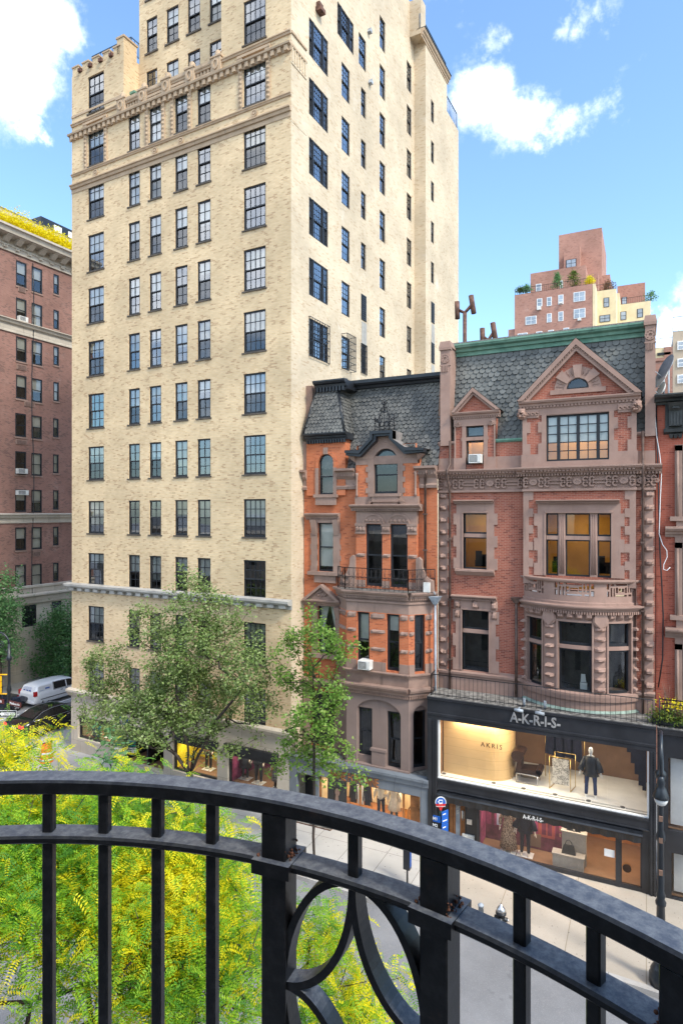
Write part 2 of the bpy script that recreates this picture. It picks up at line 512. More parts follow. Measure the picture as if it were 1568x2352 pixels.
m['paintbrown'] = stone('painted_brownstone', (.27, .20, .175), (.23, .168, .147), .8, .1, .35, (.11, .08, .07))
m['pink'] = stone('pink_brownstone', (.355, .232, .185), (.285, .182, .145), 1.2, .3, .6, (.15, .105, .085))
m['stucco'] = stone('brown_stucco', (.24, .15, .105), (.18, .11, .08), 1.0, .2, .4)
m['slate'] = slate('grey_slate', (.085, .090, .086), (.17, .175, .166), (.24, .24, .215))
m['slate_warm'] = slate('weathered_slate', (.07, .072, .07), (.155, .15, .137), (.23, .225, .20))
m['black'] = plain('black_paint', (.014, .016, .02), .38, .35, 2.5, .5)
m['lead'] = plain('grey_lead_sheet', (.21, .19, .18), .55, .25, 2)
m['iron'] = plain('black_iron', (.012, .013, .016), .5, .4, 6)
m['copper'] = stone('green_copper', (.19, .33, .245), (.085, .19, .14), 1.5, .2, .8, (.025, .05, .038), .7)
m['verdigris'] = plain('pale_verdigris', (.24, .31, .26), .8, .3, 5)
m['gravel'] = plain('roof_gravel', (.17, .16, .145), .95, .5, 30, bump=.5)
m['roofdirt'] = plain('dirty_roof_felt', (.19, .178, .16), .95, .55, 5, bump=.4)
m['shopblack'] = plain('charcoal_shopfront_metal', (.024, .025, .029), .33, .3, .9, .5)
m['shopgrey'] = stone('blue_grey_stone', (.20, .225, .255), (.145, .165, .19), 1.0, .1, .5, (.09, .10, .115), .6, course=(1.15, 9))
m['white'] = plain('white_paint', (.78, .78, .76), .5, .06, 2)
m['cream'] = plain('cream_wall', (.72, .60, .40), .8, .1, 2)
m['pipe'] = plain('brown_downpipe', (.105, .066, .052), .6, .4, 4)
m['greypipe'] = plain('grey_downpipe', (.30, .33, .36), .5, .25, 3)
m['rust'] = plain('rusty_steel', (.12, .062, .045), .85, .5, 5)
m['wood'] = plain('varnished_wood', (.30, .125, .045), .4, .3, 2.2)
m['metal'] = plain('brushed_metal', (.55, .55, .55), .3, .1, 3, .5, .9)
m['acwhite'] = plain('air_conditioner_plastic', (.62, .61, .57), .6, .12, 3)
m['acgrill'] = plain('air_conditioner_grille', (.12, .12, .12), .7, .3, 20)
m['vent'] = plain('vent_grille', (.16, .10, .08), .7, .3, 8)
# ------------------------------------------------------------------ facade kit
def wall(mb, a0, a1, z0, z1, holes, b, mi=0, rv=.2, mr=None, mroom=1, deep=.9, na=0, room=True):
 """upright sheet facing -b with real openings: reveals and a dim room behind each"""
 mr = mi if mr is None else mr
 xs = {a0, a1}; zs = {z0, z1}
 for h in holes:
  xs |= {min(max(h[0], a0), a1), min(max(h[1], a0), a1)}; zs |= {min(max(h[2], z0), z1), min(max(h[3], z0), z1)}
 for i in range(1, na): xs.add(a0 + (a1 - a0) * i / na)
 xs = sorted(xs); zs = sorted(zs)
 def inh(x, z):
  return any(h[0] < x < h[1] and h[2] < z < h[3] for h in holes)
 for i in range(len(xs) - 1):
  for j in range(len(zs) - 1):
   if inh((xs[i] + xs[i + 1]) / 2, (zs[j] + zs[j + 1]) / 2): continue
   mb.poly([(xs[i], b, zs[j]), (xs[i + 1], b, zs[j]), (xs[i + 1], b, zs[j + 1]), (xs[i], b, zs[j + 1])], mi)
 for h in holes:
  p, q, lo, hi = h[:4]
  seg = [p] + [x for x in xs if p < x < q] + [q]
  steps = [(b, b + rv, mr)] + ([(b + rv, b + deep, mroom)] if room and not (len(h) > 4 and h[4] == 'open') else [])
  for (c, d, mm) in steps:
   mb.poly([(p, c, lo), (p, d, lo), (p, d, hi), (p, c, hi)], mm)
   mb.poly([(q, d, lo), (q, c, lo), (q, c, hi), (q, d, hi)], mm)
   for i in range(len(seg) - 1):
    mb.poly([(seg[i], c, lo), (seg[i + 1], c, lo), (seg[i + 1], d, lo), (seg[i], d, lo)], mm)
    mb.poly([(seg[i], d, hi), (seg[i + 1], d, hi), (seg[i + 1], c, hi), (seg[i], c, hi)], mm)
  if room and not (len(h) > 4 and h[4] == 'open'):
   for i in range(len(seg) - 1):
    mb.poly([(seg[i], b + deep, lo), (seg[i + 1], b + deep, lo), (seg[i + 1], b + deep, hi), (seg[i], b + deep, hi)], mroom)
def arcpts(ca, cz, r, a0, a1, n, rz=None):
 rz = r if rz is None else rz
 return [(ca + r * math.cos(R(a0 + (a1 - a0) * i / n)), cz + rz * math.sin(R(a0 + (a1 - a0) * i / n))) for i in range(n + 1)]
def spandrel(mb, a0, a1, zs, zt, b, d, mi=0, n=12, rise=None):
 """fills the corners of a rectangular opening so that its head becomes an arch springing at zs"""
 ca, r = (a0 + a1) / 2, (a1 - a0) / 2
 rz = (zt - zs) if rise is None else rise
 P = arcpts(ca, zs, r, 180, 0, n, rz)
 for i in range(n):
  (p, z), (q, w) = P[i], P[i + 1]
  mb.poly([(p, b, z), (q, b, w), (q, b, zt), (p, b, zt)], mi)
  mb.poly([(p, b, z), (q, b, w), (q, d, w), (p, d, z)], mi)
rw = random.Random(21)
def window(parent, hole, b, M=None, nx=2, ny=(2, 2), fw=.055, split=.5, gm='glass', na=1, blind=None, name='window', bar=.02, set_in=.10, fm='frame', arch=None, bmat='blind', sash=True, label=None, pane_parent=None, sill=None):
 """sash window: frame mesh (the part), panes and blind as sub-parts"""
 a0, a1, z0, z1 = hole[:4]
 f = MB(M); b0 = b + set_in; b1 = b0 + .075
 f.box(a0, a0 + fw, b0, b1, z0, z1, 0); f.box(a1 - fw, a1, b0, b1, z0, z1, 0)
 f.box(a0 + fw, a1 - fw, b0, b1, z0, z0 + fw * 1.3, 0, na)
 ztop = z1
 if arch is None: f.box(a0 + fw, a1 - fw, b0, b1, z1 - fw, z1, 0, na)
 else:
  rr = (a1 - a0) / 2; cz = arch
  f.ring(arcpts((a0 + a1) / 2, cz, rr, 180, 0, 14, z1 - cz), arcpts((a0 + a1) / 2, cz, rr - fw, 180, 0, 14, z1 - cz - fw), b0, b1, 0)
 zm = z0 + (z1 - z0) * split
 if sash:
  f.box(a0 + fw, a1 - fw, b0 - .01, b1 - .01, zm - .025, zm + .03, 0, na)
 def bars(p, q, lo, hi, k, j, bb):
  for i in range(1, k):
   x = p + (q - p) * i / k; f.box(x - bar / 2, x + bar / 2, bb, bb + .03, lo, hi, 0)
  for i in range(1, j):
   z = lo + (hi - lo) * i / j; f.box(p, q, bb + .004, bb + .026, z - bar / 2, z + bar / 2, 0, na)
 if nx > 1 or max(ny) > 1:
  bars(a0 + fw, a1 - fw, zm + .03, z1 - fw, nx, ny[0], b0 + .012)
  bars(a0 + fw, a1 - fw, z0 + fw * 1.3, zm - .025, nx, ny[1], b0 + .042)
 o = f.build(name, m[fm], parent, label=label)
 if sill:
  s_ = MB(M); s_.box(a0 - sill[1], a1 + sill[1], b - sill[2], b + set_in, z0 - sill[3], z0, 0); s_.build('sill', m[sill[0]], pane_parent or o)
 g = MB(M); scr = 1 if (gm == 'glass' and rw.random() < .6) else 0
 for si, (lo, hi, off) in enumerate(((zm, z1 - .01, .03), (z0 + .01, zm, .055))):
  e = [rw.uniform(-.006, .006) for _ in range(3)]
  for i in range(na):
   p = a0 + .01 + (a1 - a0 - .02) * i / na; q = a0 + .01 + (a1 - a0 - .02) * (i + 1) / na
   if arch is not None and lo == zm:
    pts = [(a0 + .01, zm), (a1 - .01, zm)] + arcpts((a0 + a1) / 2, arch, (a1 - a0) / 2 - .012, 0, 180, 14, z1 - arch - .012)
    g.poly([(x, b0 + off, z) for x, z in pts])
   else:
    g.poly([(p, b0 + off + e[0], lo), (q, b0 + off + e[0] + e[1], lo), (q, b0 + off + e[1] + e[2], hi), (p, b0 + off + e[2], hi)], si * scr)
 g.build('pane', [m[gm], m['glass_screen']], pane_parent or o)
 if blind:
  k = MB(M); bb = b0 + .13
  zt = z1 - .02
  if arch is not None:
   pts = [(a0 + .02, z1 - (z1 - z0) * blind), (a1 - .02, z1 - (z1 - z0) * blind)] + arcpts((a0 + a1) / 2, arch, (a1 - a0) / 2 - .02, 0, 180, 12, z1 - arch - .02)
   k.slab(pts, bb, bb + .012)
  else:
   k.box(a0 + .015, a1 - .015, bb, bb + .012, zt - (z1 - z0 - .03) * blind, zt, 0, na)
  k.build('blind', m[bmat], o)
 return o
def lit_room(k, p, q, z0, z1, b0, b1, energy, mi=0, mc=1):
 """a lit room behind a window: walls, floor, ceiling and its ceiling lamp"""
 for x in (p, q): k.poly([(x, b0, z0), (x, b1, z0), (x, b1, z1), (x, b0, z1)], mi)
 k.poly([(p, b1, z0), (q, b1, z0), (q, b1, z1), (p, b1, z1)], mi); k.poly([(p, b0, z1), (q, b0, z1), (q, b1, z1), (p, b1, z1)], mc); k.poly([(p, b0, z0), (q, b0, z0), (q, b1, z0), (p, b1, z0)], mi)
 d = bpy.data.lights.new('room_lamp', 'AREA'); d.shape = 'RECTANGLE'; d.size = (q - p) * .5; d.size_y = .5; d.energy = energy; d.color = (1, .72, .36)
 o = bpy.data.objects.new('room_lamp', d); COL.objects.link(o); o.location = ((p + q) / 2, (b0 + b1) / 2 + .3, z1 - .05)
def ac_unit(parent, a0, a1, b, z0, z1, name='air_conditioner', M=None):
 """box air conditioner poking out of a sash"""
 k = MB(M); d = .38
 k.box(a0, a1, b - d, b + .15, z0, z1, 0)
 w = (a1 - a0); h = (z1 - z0)
 k.box(a0 + w * .06, a0 + w * .70, b - d - .006, b - d, z0 + h * .12, z1 - h * .12, 1)
 k.box(a0 + w * .74, a1 - w * .05, b - d - .012, b - d, z0 + h * .12, z1 - h * .12, 0)
 for i in range(5):
  z = z0 + h * (.2 + .13 * i)
  k.box(a0 + w * .08, a0 + w * .68, b - d - .012, b - d - .006, z, z + h * .035, 0)
 return k.build(name, [m['acwhite'], m['acgrill']], parent)
def dentils(mb, a0, a1, b0, b1, z0, z1, pitch, fill=.55, mi=0):
 n = max(1, int((a1 - a0) / pitch)); p = (a1 - a0) / n
 for i in range(n):
  x = a0 + p * (i + (1 - fill) / 2)
  mb.box(x, x + p * fill, b0, b1, z0, z1, mi)
def cornice(mb, a0, a1, b, z0, z1, proj, mi=0, dent=None, na=1):
 """stepped and curved cornice sitting against plane b, top at z1, projecting proj"""
 h = z1 - z0
 prof = [(b, z0), (b - proj * .18, z0), (b - proj * .22, z0 + h * .25), (b - proj * .45, z0 + h * .30), (b - proj * .5, z0 + h * .55), (b - proj * .86, z0 + h * .66), (b - proj * .93, z0 + h * .80), (b - proj, z0 + h * .84), (b - proj, z1), (b, z1 + proj * .08)]
 mb.run(a0, a1, prof, mi, na)
 if dent: dentils(mb, a0 + .01, a1 - .01, b - proj * .44, b - .01, z0 + h * .02, z0 + h * .27, dent, .55, mi)
def scales(mb, P, u, v, W, L, w, h, inside, mi=0, th=.018, rnd=random):
 """overlapping shield-shaped slates on the plane P + a*u + c*v (v up the slope)"""
 u = u.normalized(); v = v.normalized(); n = u.cross(v)
 rows = int(L / h) + 2; cols = int(W / w) + 2
 for j in range(rows):
  for i in range(cols):
   a = (i + (.5 if j % 2 else 0) - .5) * w; c = j * h
   if not inside(a + w / 2, c + h * .5): continue
   k = w * .5 * .94; L2 = h * 1.9
   jt = rnd.uniform(-.012, .012); tl = rnd.uniform(.75, 1.35) * th
   pts = [(-k, h * .42), (-k * .52, jt), (k * .52, jt), (k, h * .42), (k, L2), (-k, L2)]
   q = []
   for (x, y) in pts:
    up = 1 - y / L2
    q.append(P + u * (a + w / 2 + x) + v * (c + y) + n * (th * .3 + tl * 3.4 * up))
   mb.poly([tuple(t) for t in q], mi)
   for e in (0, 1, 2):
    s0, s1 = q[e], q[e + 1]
    mb.poly([tuple(s0), tuple(s1), tuple(s1 - n * th * 3.2), tuple(s0 - n * th * 3.2)], 1)  # black edges: the shade line under each slate is put into the colour
def railing(parent, path, h, pitch, name='railing', mat_='iron', bar=.012, mid=None, z=None, scroll=False):
 """iron railing along a list of (x,y,z) points"""
 k = MB()
 for i in range(len(path) - 1):
  p, q = Vector(path[i]), Vector(path[i + 1])
  L = (q - p).length; n = max(1, round(L / pitch)); d = (q - p) / n
  up = Vector((0, 0, h))
  k.tube([p + up, q + up], bar * 1.5, 4); k.tube([p + Vector((0, 0, .07)), q + Vector((0, 0, .07))], bar * 1.1, 4)
  if mid: k.tube([p + up * mid, q + up * mid], bar * 1.1, 4)
  for j in range(n + 1):
   x = p + d * j
   k.tube([x, x + up], bar * (1.6 if j in (0, n) else .75), 4)
   if scroll and j < n:
    c = x + d * .5 + Vector((0, 0, h * .38)); t = d.normalized(); r = min(d.length * .42, h * .2)
    for s in (1, -1):
     k.tube([c + t * (r * math.cos(w) * (1 - w / 14)) + Vector((0, 0, s * h * .17 + s * r * math.sin(w) * (1 - w / 14))) for w in [x2 * .7 for x2 in range(11)]], bar * .6, 4)
    if j % 2 == 0:
     k.tube([x + up * .62, x + d * .5 + up * .97, x + d + up * .62], bar * .6, 4)
 return k.build(name, m[mat_], parent)
def downpipe(parent, pts, r=.05, mat_='pipe', collars=()):
 k = MB(); k.tube(pts, r, 8)
 for z in collars:
  p = pts[-1]; k.box(p[0] - r * 1.5, p[0] + r * 1.5, p[1] - r * 1.4, p[1] + r * 1.6, z - .03, z + .03)
 return k.build('downpipe', m[mat_], parent)
# ------------------------------------------------------------------ shop props
navy = plain('navy_cloth', (.007, .008, .022), .85, .3, 8)
m['navy'] = navy
m['offwhite'] = plain('ivory_cloth', (.72, .66, .54), .85, .12, 8)
m['mann'] = plain('mannequin_cream', (.74, .66, .55), .45, .05, 3)
m['skin'] = plain('printed_skin', (.62, .42, .32), .6, .08, 3)
m['hair'] = plain('printed_dark_hair', (.05, .03, .025), .6, .3, 6)
def pattern_mat(name, a, b, scale):
 q = NT(name)
 n = q.noise(scale, 3, .7)
 return q.finish(q.mixc(q.ramp(n, .46, .54), a, b), .8)
m['snake'] = pattern_mat('snakeskin_print_cloth', (.46, .34, .24), (.10, .06, .045), 26)
def shop_lamp(name, x, y, z, energy, sx, parent, color=(1.0, .78, .50), sy=.5):
 """the shop's own ceiling lights: a row of downlights gathered in one lamp"""
 d = bpy.data.lights.new(name + '_lamp', 'AREA'); d.shape = 'RECTANGLE'; d.size = sx; d.size_y = sy; d.energy = energy; d.color = color
 o = bpy.data.objects.new(name + '_lamp', d); COL.objects.link(o); o.location = (x, y, z)
 return o
def ell(cx, cy, z, rx, ry, n=14, rot=0):
 return [(cx + rx * math.cos(2 * math.pi * k / n) * math.cos(rot) - ry * math.sin(2 * math.pi * k / n) * math.sin(rot), cy + rx * math.cos(2 * math.pi * k / n) * math.sin(rot) + ry * math.sin(2 * math.pi * k / n) * math.cos(rot), z) for k in range(n)]
def mannequin(name, label, loc, h, skin, top, legs, dress=False, head=True, arms='down', coat=False, group=None, hem=.5, stance=.10):
 """shop-window dummy facing the street: one body mesh, clothes as parts"""
 x, y, z = loc
 t = thing(name, label, 'mannequin', loc, group=group)
 s = h / 1.8
 k = MB(lambda a, b, c: (x + a * s, y - b * s, z + c * s))
 # body: legs, trunk, neck, head, arms with hands
 for sg in (-1, 1):
  sp = stance * sg
  k.loft([ell(sp * 1.25, .10, .0, .04, .10), ell(sp * 1.25, .06, .05, .042, .085), ell(sp * 1.2, .02, .10, .038, .045), ell(sp * 1.15, .0, .30, .052, .058), ell(sp * 1.08, 0, .50, .05, .055), ell(sp, .01, .72, .072, .08), ell(sp * .9, .0, .92, .09, .10)], 0)
 k.loft([ell(0, 0, .86, .16, .11), ell(0, 0, .95, .175, .12), ell(0, .01, 1.10, .125, .095), ell(0, .01, 1.28, .16, .115), ell(0, 0, 1.42, .19, .10), ell(0, 0, 1.48, .12, .07), ell(0, 0, 1.52, .05, .05), ell(0, .01, 1.57, .046, .048)], 0)
 if head:
  k.loft([ell(0, .02, 1.555, .05, .06), ell(0, .025, 1.60, .066, .085), ell(0, .02, 1.68, .078, .098), ell(0, .01, 1.75, .07, .09), ell(0, .0, 1.795, .03, .04)], 0)
  k.loft([ell(0, .118, 1.665, .012, .006, 6), ell(0, .125, 1.645, .016, .016, 6), ell(0, .112, 1.635, .01, .006, 6)], 0)
 for sg in (-1, 1):
  if arms == 'hip' and sg > 0:
   P = [(.19, .0, 1.40), (.34, -.05, 1.14), (.17, .08, 1.0)]
  else:
   P = [(sg * .19, 0, 1.40), (sg * .27, 0, 1.12), (sg * (.36 if arms == 'out' else .29), .08, .88)]
  k.tube(P, [.05, .042, .028], 8, 0)
  w = Vector(P[-1]); d = (Vector(P[-1]) - Vector(P[-2])).normalized()
  for i in range(4):
   k.tube([w, w + d * .07 + Vector((0, (i - 1.5) * .017, 0)), w + d * (.15 - .012 * abs(i - 1.2)) + Vector((0, (i - 1.5) * .02 + .01, 0))], [.016, .011, .006], 5, 0)
  k.tube([w, w + d * .05 + Vector((-sg * .03, .03, 0)), w + d * .09 + Vector((-sg * .035, .045, 0))], [.013, .01, .006], 5, 0)
 k.build('body', skin, t)
 k.v = []; k.f = []; k.m = []; k.sm = []
 if not dress:
  for sg in (-1, 1):
   sp = stance * sg
   k.loft([ell(sp * 1.2, .02, .10, .055, .06), ell(sp * 1.15, .0, .30, .064, .07), ell(sp * 1.08, 0, .50, .066, .07), ell(sp, .01, .72, .085, .092), ell(sp * .85, .0, .95, .10, .112)], 0)
  k.build('trousers', legs, t); k.v = []; k.f = []; k.m = []; k.sm = []
 else:
  for sg in (-1, 1):
   sp = stance * sg
   k.loft([ell(sp * 1.2, .03, .06, .05, .06), ell(sp * 1.1, 0, .5, .058, .062)], 0)
  k.build('stockings', legs, t); k.v = []; k.f = []; k.m = []; k.sm = []
 lo = hem
 wd = .30 if dress else .27 if coat else .20
 bot = (lo if (dress or coat) else .90)
 n = 18
 def rf(zz, rx, ry, w=0.0):
  return [(px * (1 + w * math.cos(6 * 2 * math.pi * i / n)), py * (1 + w * math.cos(6 * 2 * math.pi * i / n)), zz) for i, (px, py, _) in enumerate(ell(0, 0, zz, rx, ry, n))]
 k.loft([rf(bot, wd, wd * .72, .06), rf((bot + 1.0) / 2, wd * .86, wd * .62, .05), rf(1.0, .20, .145, .02), rf(1.12, .165 if not coat else .22, .125 if not coat else .16), rf(1.28, .20, .145), rf(1.43, .205, .115), rf(1.495, .09, .075)], 0)
 for sg in (-1, 1):
  if arms == 'hip' and sg > 0:
   P = [(.185, .0, 1.42), (.345, -.05, 1.14), (.22, .05, 1.04)]
  else:
   e = .345 if arms == 'out' else .285
   P = [(sg * .185, 0, 1.42), (sg * (.29 if coat else .275), 0, 1.12), (sg * e, .06, .94)]
  k.tube(P, [.07, .072 if not coat else .10, .06 if not coat else .105], 10, 0)
 k.build('dress' if dress else 'coat' if coat else 'blouse', top, t)
 k = MB(); k.box(x - .3, x + .3, y - .22, y + .22, z, z + .012); k.build('base_plate', m['white'], t)
 return t
def shirt(t, x, y, zt, mt):
 k = MB()
 P = [(-.06, 0), (-.2, -.06), (-.27, -.75), (-.19, -.76), (-.16, -.28), (-.17, -.92), (.17, -.92), (.16, -.28), (.19, -.76), (.27, -.75), (.2, -.06), (.06, 0), (0, -.05)]
 k.slab([(x + a * .82, zt + b) for a, b in P], y, y + .05)
 k.build('garment', mt, t)
 k = MB(); k.tube([(x - .14, y + .02, zt - .03), (x, y + .02, zt + .03), (x + .14, y + .02, zt - .03)], .008, 4); k.tube([(x, y + .02, zt + .02), (x, y + .02, zt + .07)], .006, 4)
 k.build('hanger', m['wood'], t)
def poster(x0, x1, y, z0, z1):
 """flat printed photograph of a model in a ruffled blouse"""
 t = thing('poster', 'tall printed photo of a dark-haired woman in a ruffled cream blouse behind shop glass', 'poster', ((x0 + x1) / 2, y, z0))
 k = MB(); k.box(x0, x1, y, y + .03, z0, z1, 0); k.build('board', plain('poster_grey', (.045, .05, .055), .5, .2, 1), t)
 w = x1 - x0; cx = x0 + w * .5; hz = z1 - .62
 k = MB(); e = .004
 def lay(pts, mi, d): k.slab([(cx + a, hz + b) for a, b in pts], y - e * d, y - e * (d - .5), mi)
 lay(arcpts(0, .0, .17, 0, 360, 20, .23), 1, 1)                                   # hair
 lay([(-.16, .05), (-.17, -.45), (-.10, -.5), (-.06, -.1)], 1, 1)
 lay([(-.065, -.15), (.06, -.15), (.09, -.42), (-.09, -.42)], 0, 2)                # neck
 lay(arcpts(.02, -.02, .115, 0, 360, 20, .17), 0, 3)                              # face
 for s in (-.025, .065):
  lay(arcpts(s, .02, .018, 0, 360, 8, .008), 1, 4); lay([(s - .025, .05), (s + .025, .055), (s + .025, .062), (s - .025, .058)], 1, 4)
 lay(arcpts(.02, -.1, .03, 0, 360, 10, .012), 3, 4); lay([(.02, .0), (.035, -.05), (.015, -.055)], 3, 4)
 rn = random.Random(4)
 for i in range(26):                                                               # ruffles
  a = rn.uniform(-.36, .36); b = rn.uniform(-1.1, -.42)
  if abs(a) > .1 - (b + .42) * .8 + .08: continue
  r = rn.uniform(.07, .13); lay(arcpts(a, b, r, 0, 360, 10, r * .7), 2, 3 + i * .12)
 lay([(-.07, -.4), (.08, -.4), (.0, -.62)], 0, 7)
 k.build('print', [m['skin'], m['hair'], m['offwhite'], plain('printed_lips', (.35, .08, .07), .5)], t)
# ------------------------------------------------------------------ foliage
m['bark'] = plain('grey_brown_bark', (.060, .048, .040), .9, .4, 7, .2, 0, .5)
m['leaf_pear'] = leaf('street_tree_leaf', [(.12, .20, .05), (.22, .32, .09), (.32, .42, .135), (.48, .54, .27)], .42, .42)
m['leaf_light'] = leaf('young_tree_leaf', [(.12, .25, .04), (.19, .36, .06), (.27, .43, .085), (.36, .46, .12)], .45, .42)
m['leaf_dark'] = leaf('oak_leaf', [(.10, .24, .09), (.16, .33, .12), (.23, .41, .17)], .45, .45)
m['leaf_mix'] = leaf('shrub_leaf', [(.05, .10, .015), (.12, .2, .03), (.3, .32, .05)], .3)
m['leaf_red'] = leaf('reddish_leaf', [(.16, .09, .05), (.22, .12, .07), (.18, .14, .06)], .3)
m['leaf_yellow'] = leaf('yellow_leaf', [(.88, .74, .015), (.92, .80, .025), (.76, .74, .03), (.92, .70, .008)], .45)
m['leaf_locust'] = leaf('locust_leaf', [(.18, .40, .025), (.29, .54, .03), (.41, .64, .04), (.54, .70, .05)], .5)
m['leaf_locust_dark'] = leaf('locust_old_leaf', [(.08, .25, .035), (.13, .34, .045), (.20, .42, .05)], .45)
def mesh_np(name, V, Fq, mats, parent, mi=None, nv=4):
 me = bpy.data.meshes.new(name)
 n = len(Fq)
 me.vertices.add(len(V)); me.vertices.foreach_set('co', np.asarray(V, 'f').ravel())
 me.loops.add(n * nv); me.loops.foreach_set('vertex_index', np.asarray(Fq, 'i').ravel())
 me.polygons.add(n); me.polygons.foreach_set('loop_start', np.arange(0, n * nv, nv, dtype='i')); me.polygons.foreach_set('loop_total', np.full(n, nv, 'i'))
 for q in mats: me.materials.append(q)
 if mi is not None: me.polygons.foreach_set('material_index', np.asarray(mi, 'i'))
 me.update(calc_edges=True); me.validate()
 o = bpy.data.objects.new(name, me); COL.objects.link(o); o.parent = parent
 return o
def leaf_quads(P, size, rs, flat=.45, aspect=.62, fold=0.0):
 """diamond leaves at points P (n,3): returns vertices (4n,3)"""
 n = len(P)
 d = rs.normal(size=(n, 3)); d[:, 2] *= flat; d[:, 2] -= .25; d /= np.linalg.norm(d, axis=1)[:, None]
 up = rs.normal(size=(n, 3)) * .55 + np.array([0, 0, 1.0])
 s = np.cross(d, up); s /= np.linalg.norm(s, axis=1)[:, None] + 1e-9
 L = size * rs.uniform(.65, 1.25, n)[:, None]
 a = P; b = P + d * L * .5 + s * L * aspect * .5; c = P + d * L; e = P + d * L * .5 - s * L * aspect * .5
 return np.stack([a, b, c, e], 1).reshape(-1, 3)
def leaf_mesh(name, pts, per, spread, size, mat_, parent, seed, flat=.45):
 rs = np.random.RandomState(seed)
 P = np.repeat(np.asarray(pts, float), per, 0); P = P + rs.normal(size=P.shape) * spread
 P[:, 2] = np.maximum(P[:, 2], .03)
 V = leaf_quads(P, size, rs, flat)
 return mesh_np(name, V, np.arange(len(V)).reshape(-1, 4), [m[mat_]], parent)
def branch_tree(rs, start, attract, step=.45, k_up=.0, limbs=()):
 """nodes joined to the nearest node below: returns pts, parent index list"""
 pts = [np.array(p, float) for p in start]; par = [-1] + list(range(len(start) - 1))
 fork = len(pts) - 1
 for l in limbs:
  last = fork
  for p in l:
   q = pts[last]; p = np.array(p, float); n = max(1, int(np.linalg.norm(p - q) / step))
   for i in range(1, n + 1): pts.append(q + (p - q) * i / n + rs.normal(size=3) * .05); par.append(last); last = len(pts) - 1
 A = sorted(attract, key=lambda p: np.linalg.norm(p - pts[fork]) + .2 * rs.rand())
 arr = np.array(pts)
 for p in A:
  d = np.linalg.norm(arr - p, axis=1)
  pen = d + .9 * np.maximum(0, arr[:, 2] - p[2] + .15)          # branches climb
  pen[:max(1, len(start) - 3)] += 1.2
  j = int(np.argmin(pen)); q = arr[j]; n = max(1, int(d[j] / step)); last = j
  for i in range(1, n + 1):
   f = i / n; x = q + (p - q) * f + rs.normal(size=3) * .06 * (1 if i < n else .3) + np.array([0, 0, -.10 * math.sin(math.pi * f)]) * d[j] * k_up
   arr = np.vstack([arr, x]); par.append(last); last = len(arr) - 1
 return arr, par
def wood(name, arr, par, tip, parent, mat_='bark', expo=2.3, rmax=None):
 n = len(arr); ch = [[] for _ in range(n)]
 for i, p in enumerate(par):
  if p >= 0: ch[p].append(i)
 r = np.zeros(n)
 for i in range(n - 1, -1, -1):
  r[i] = tip if not ch[i] else sum(r[c] ** expo for c in ch[i]) ** (1 / expo)
 if rmax: r = np.minimum(r, rmax)
 k = MB()
 done = set()
 stack = [(0, -1)]
 while stack:
  i, frm = stack.pop()
  path = [frm, i] if frm >= 0 else [i]
  while ch[i]:
   c = sorted(ch[i], key=lambda x: -r[x])
   for o in c[1:]: stack.append((o, i))
   i = c[0]; path.append(i)
  if len(path) > 1:
   rr = [min(r[q], r[path[1]] * 1.02) if j == 0 and frm >= 0 else r[q] for j, q in enumerate(path)]
   k.tube([tuple(arr[q]) for q in path], [float(x) for x in rr], 6 if r[path[0]] > .04 else 4, 0, True)
 k.build(name, m[mat_], parent)
 return [i for i in range(n) if not ch[i]], r
def in_blobs(rs, blobs, n, shell=.35):
 out = []
 vol = np.array([b[3] * b[4] * b[5] for b in blobs]); vol = vol / vol.sum()
 while len(out) < n:
  b = blobs[rs.choice(len(blobs), p=vol)]
  d = rs.normal(size=3); d /= np.linalg.norm(d); rad = shell + (1 - shell) * rs.rand() ** .6
  out.append(np.array([b[0] + d[0] * b[3] * rad, b[1] + d[1] * b[4] * rad, b[2] + d[2] * b[5] * rad]))
 return out
def street_tree(name, label, base, trunk, blobs, n, per, spread, size, mat_, seed, tip=.008, group=None, rmax=None, limbs=()):
 rs = np.random.RandomState(seed)
 t = thing(name, label, 'tree', base, group=group, world=False)
 arr, par = branch_tree(rs, trunk, in_blobs(rs, blobs, n), limbs=limbs)
 leafy, r = wood('trunk', arr, par, tip, t, rmax=rmax)
 tips = [i for i in range(len(arr)) if r[i] < tip * 2.6]
 pts = [tuple(arr[i]) for i in tips]
 leaf_mesh('crown', pts, per, spread, size, mat_, t, seed + 1)
 return t
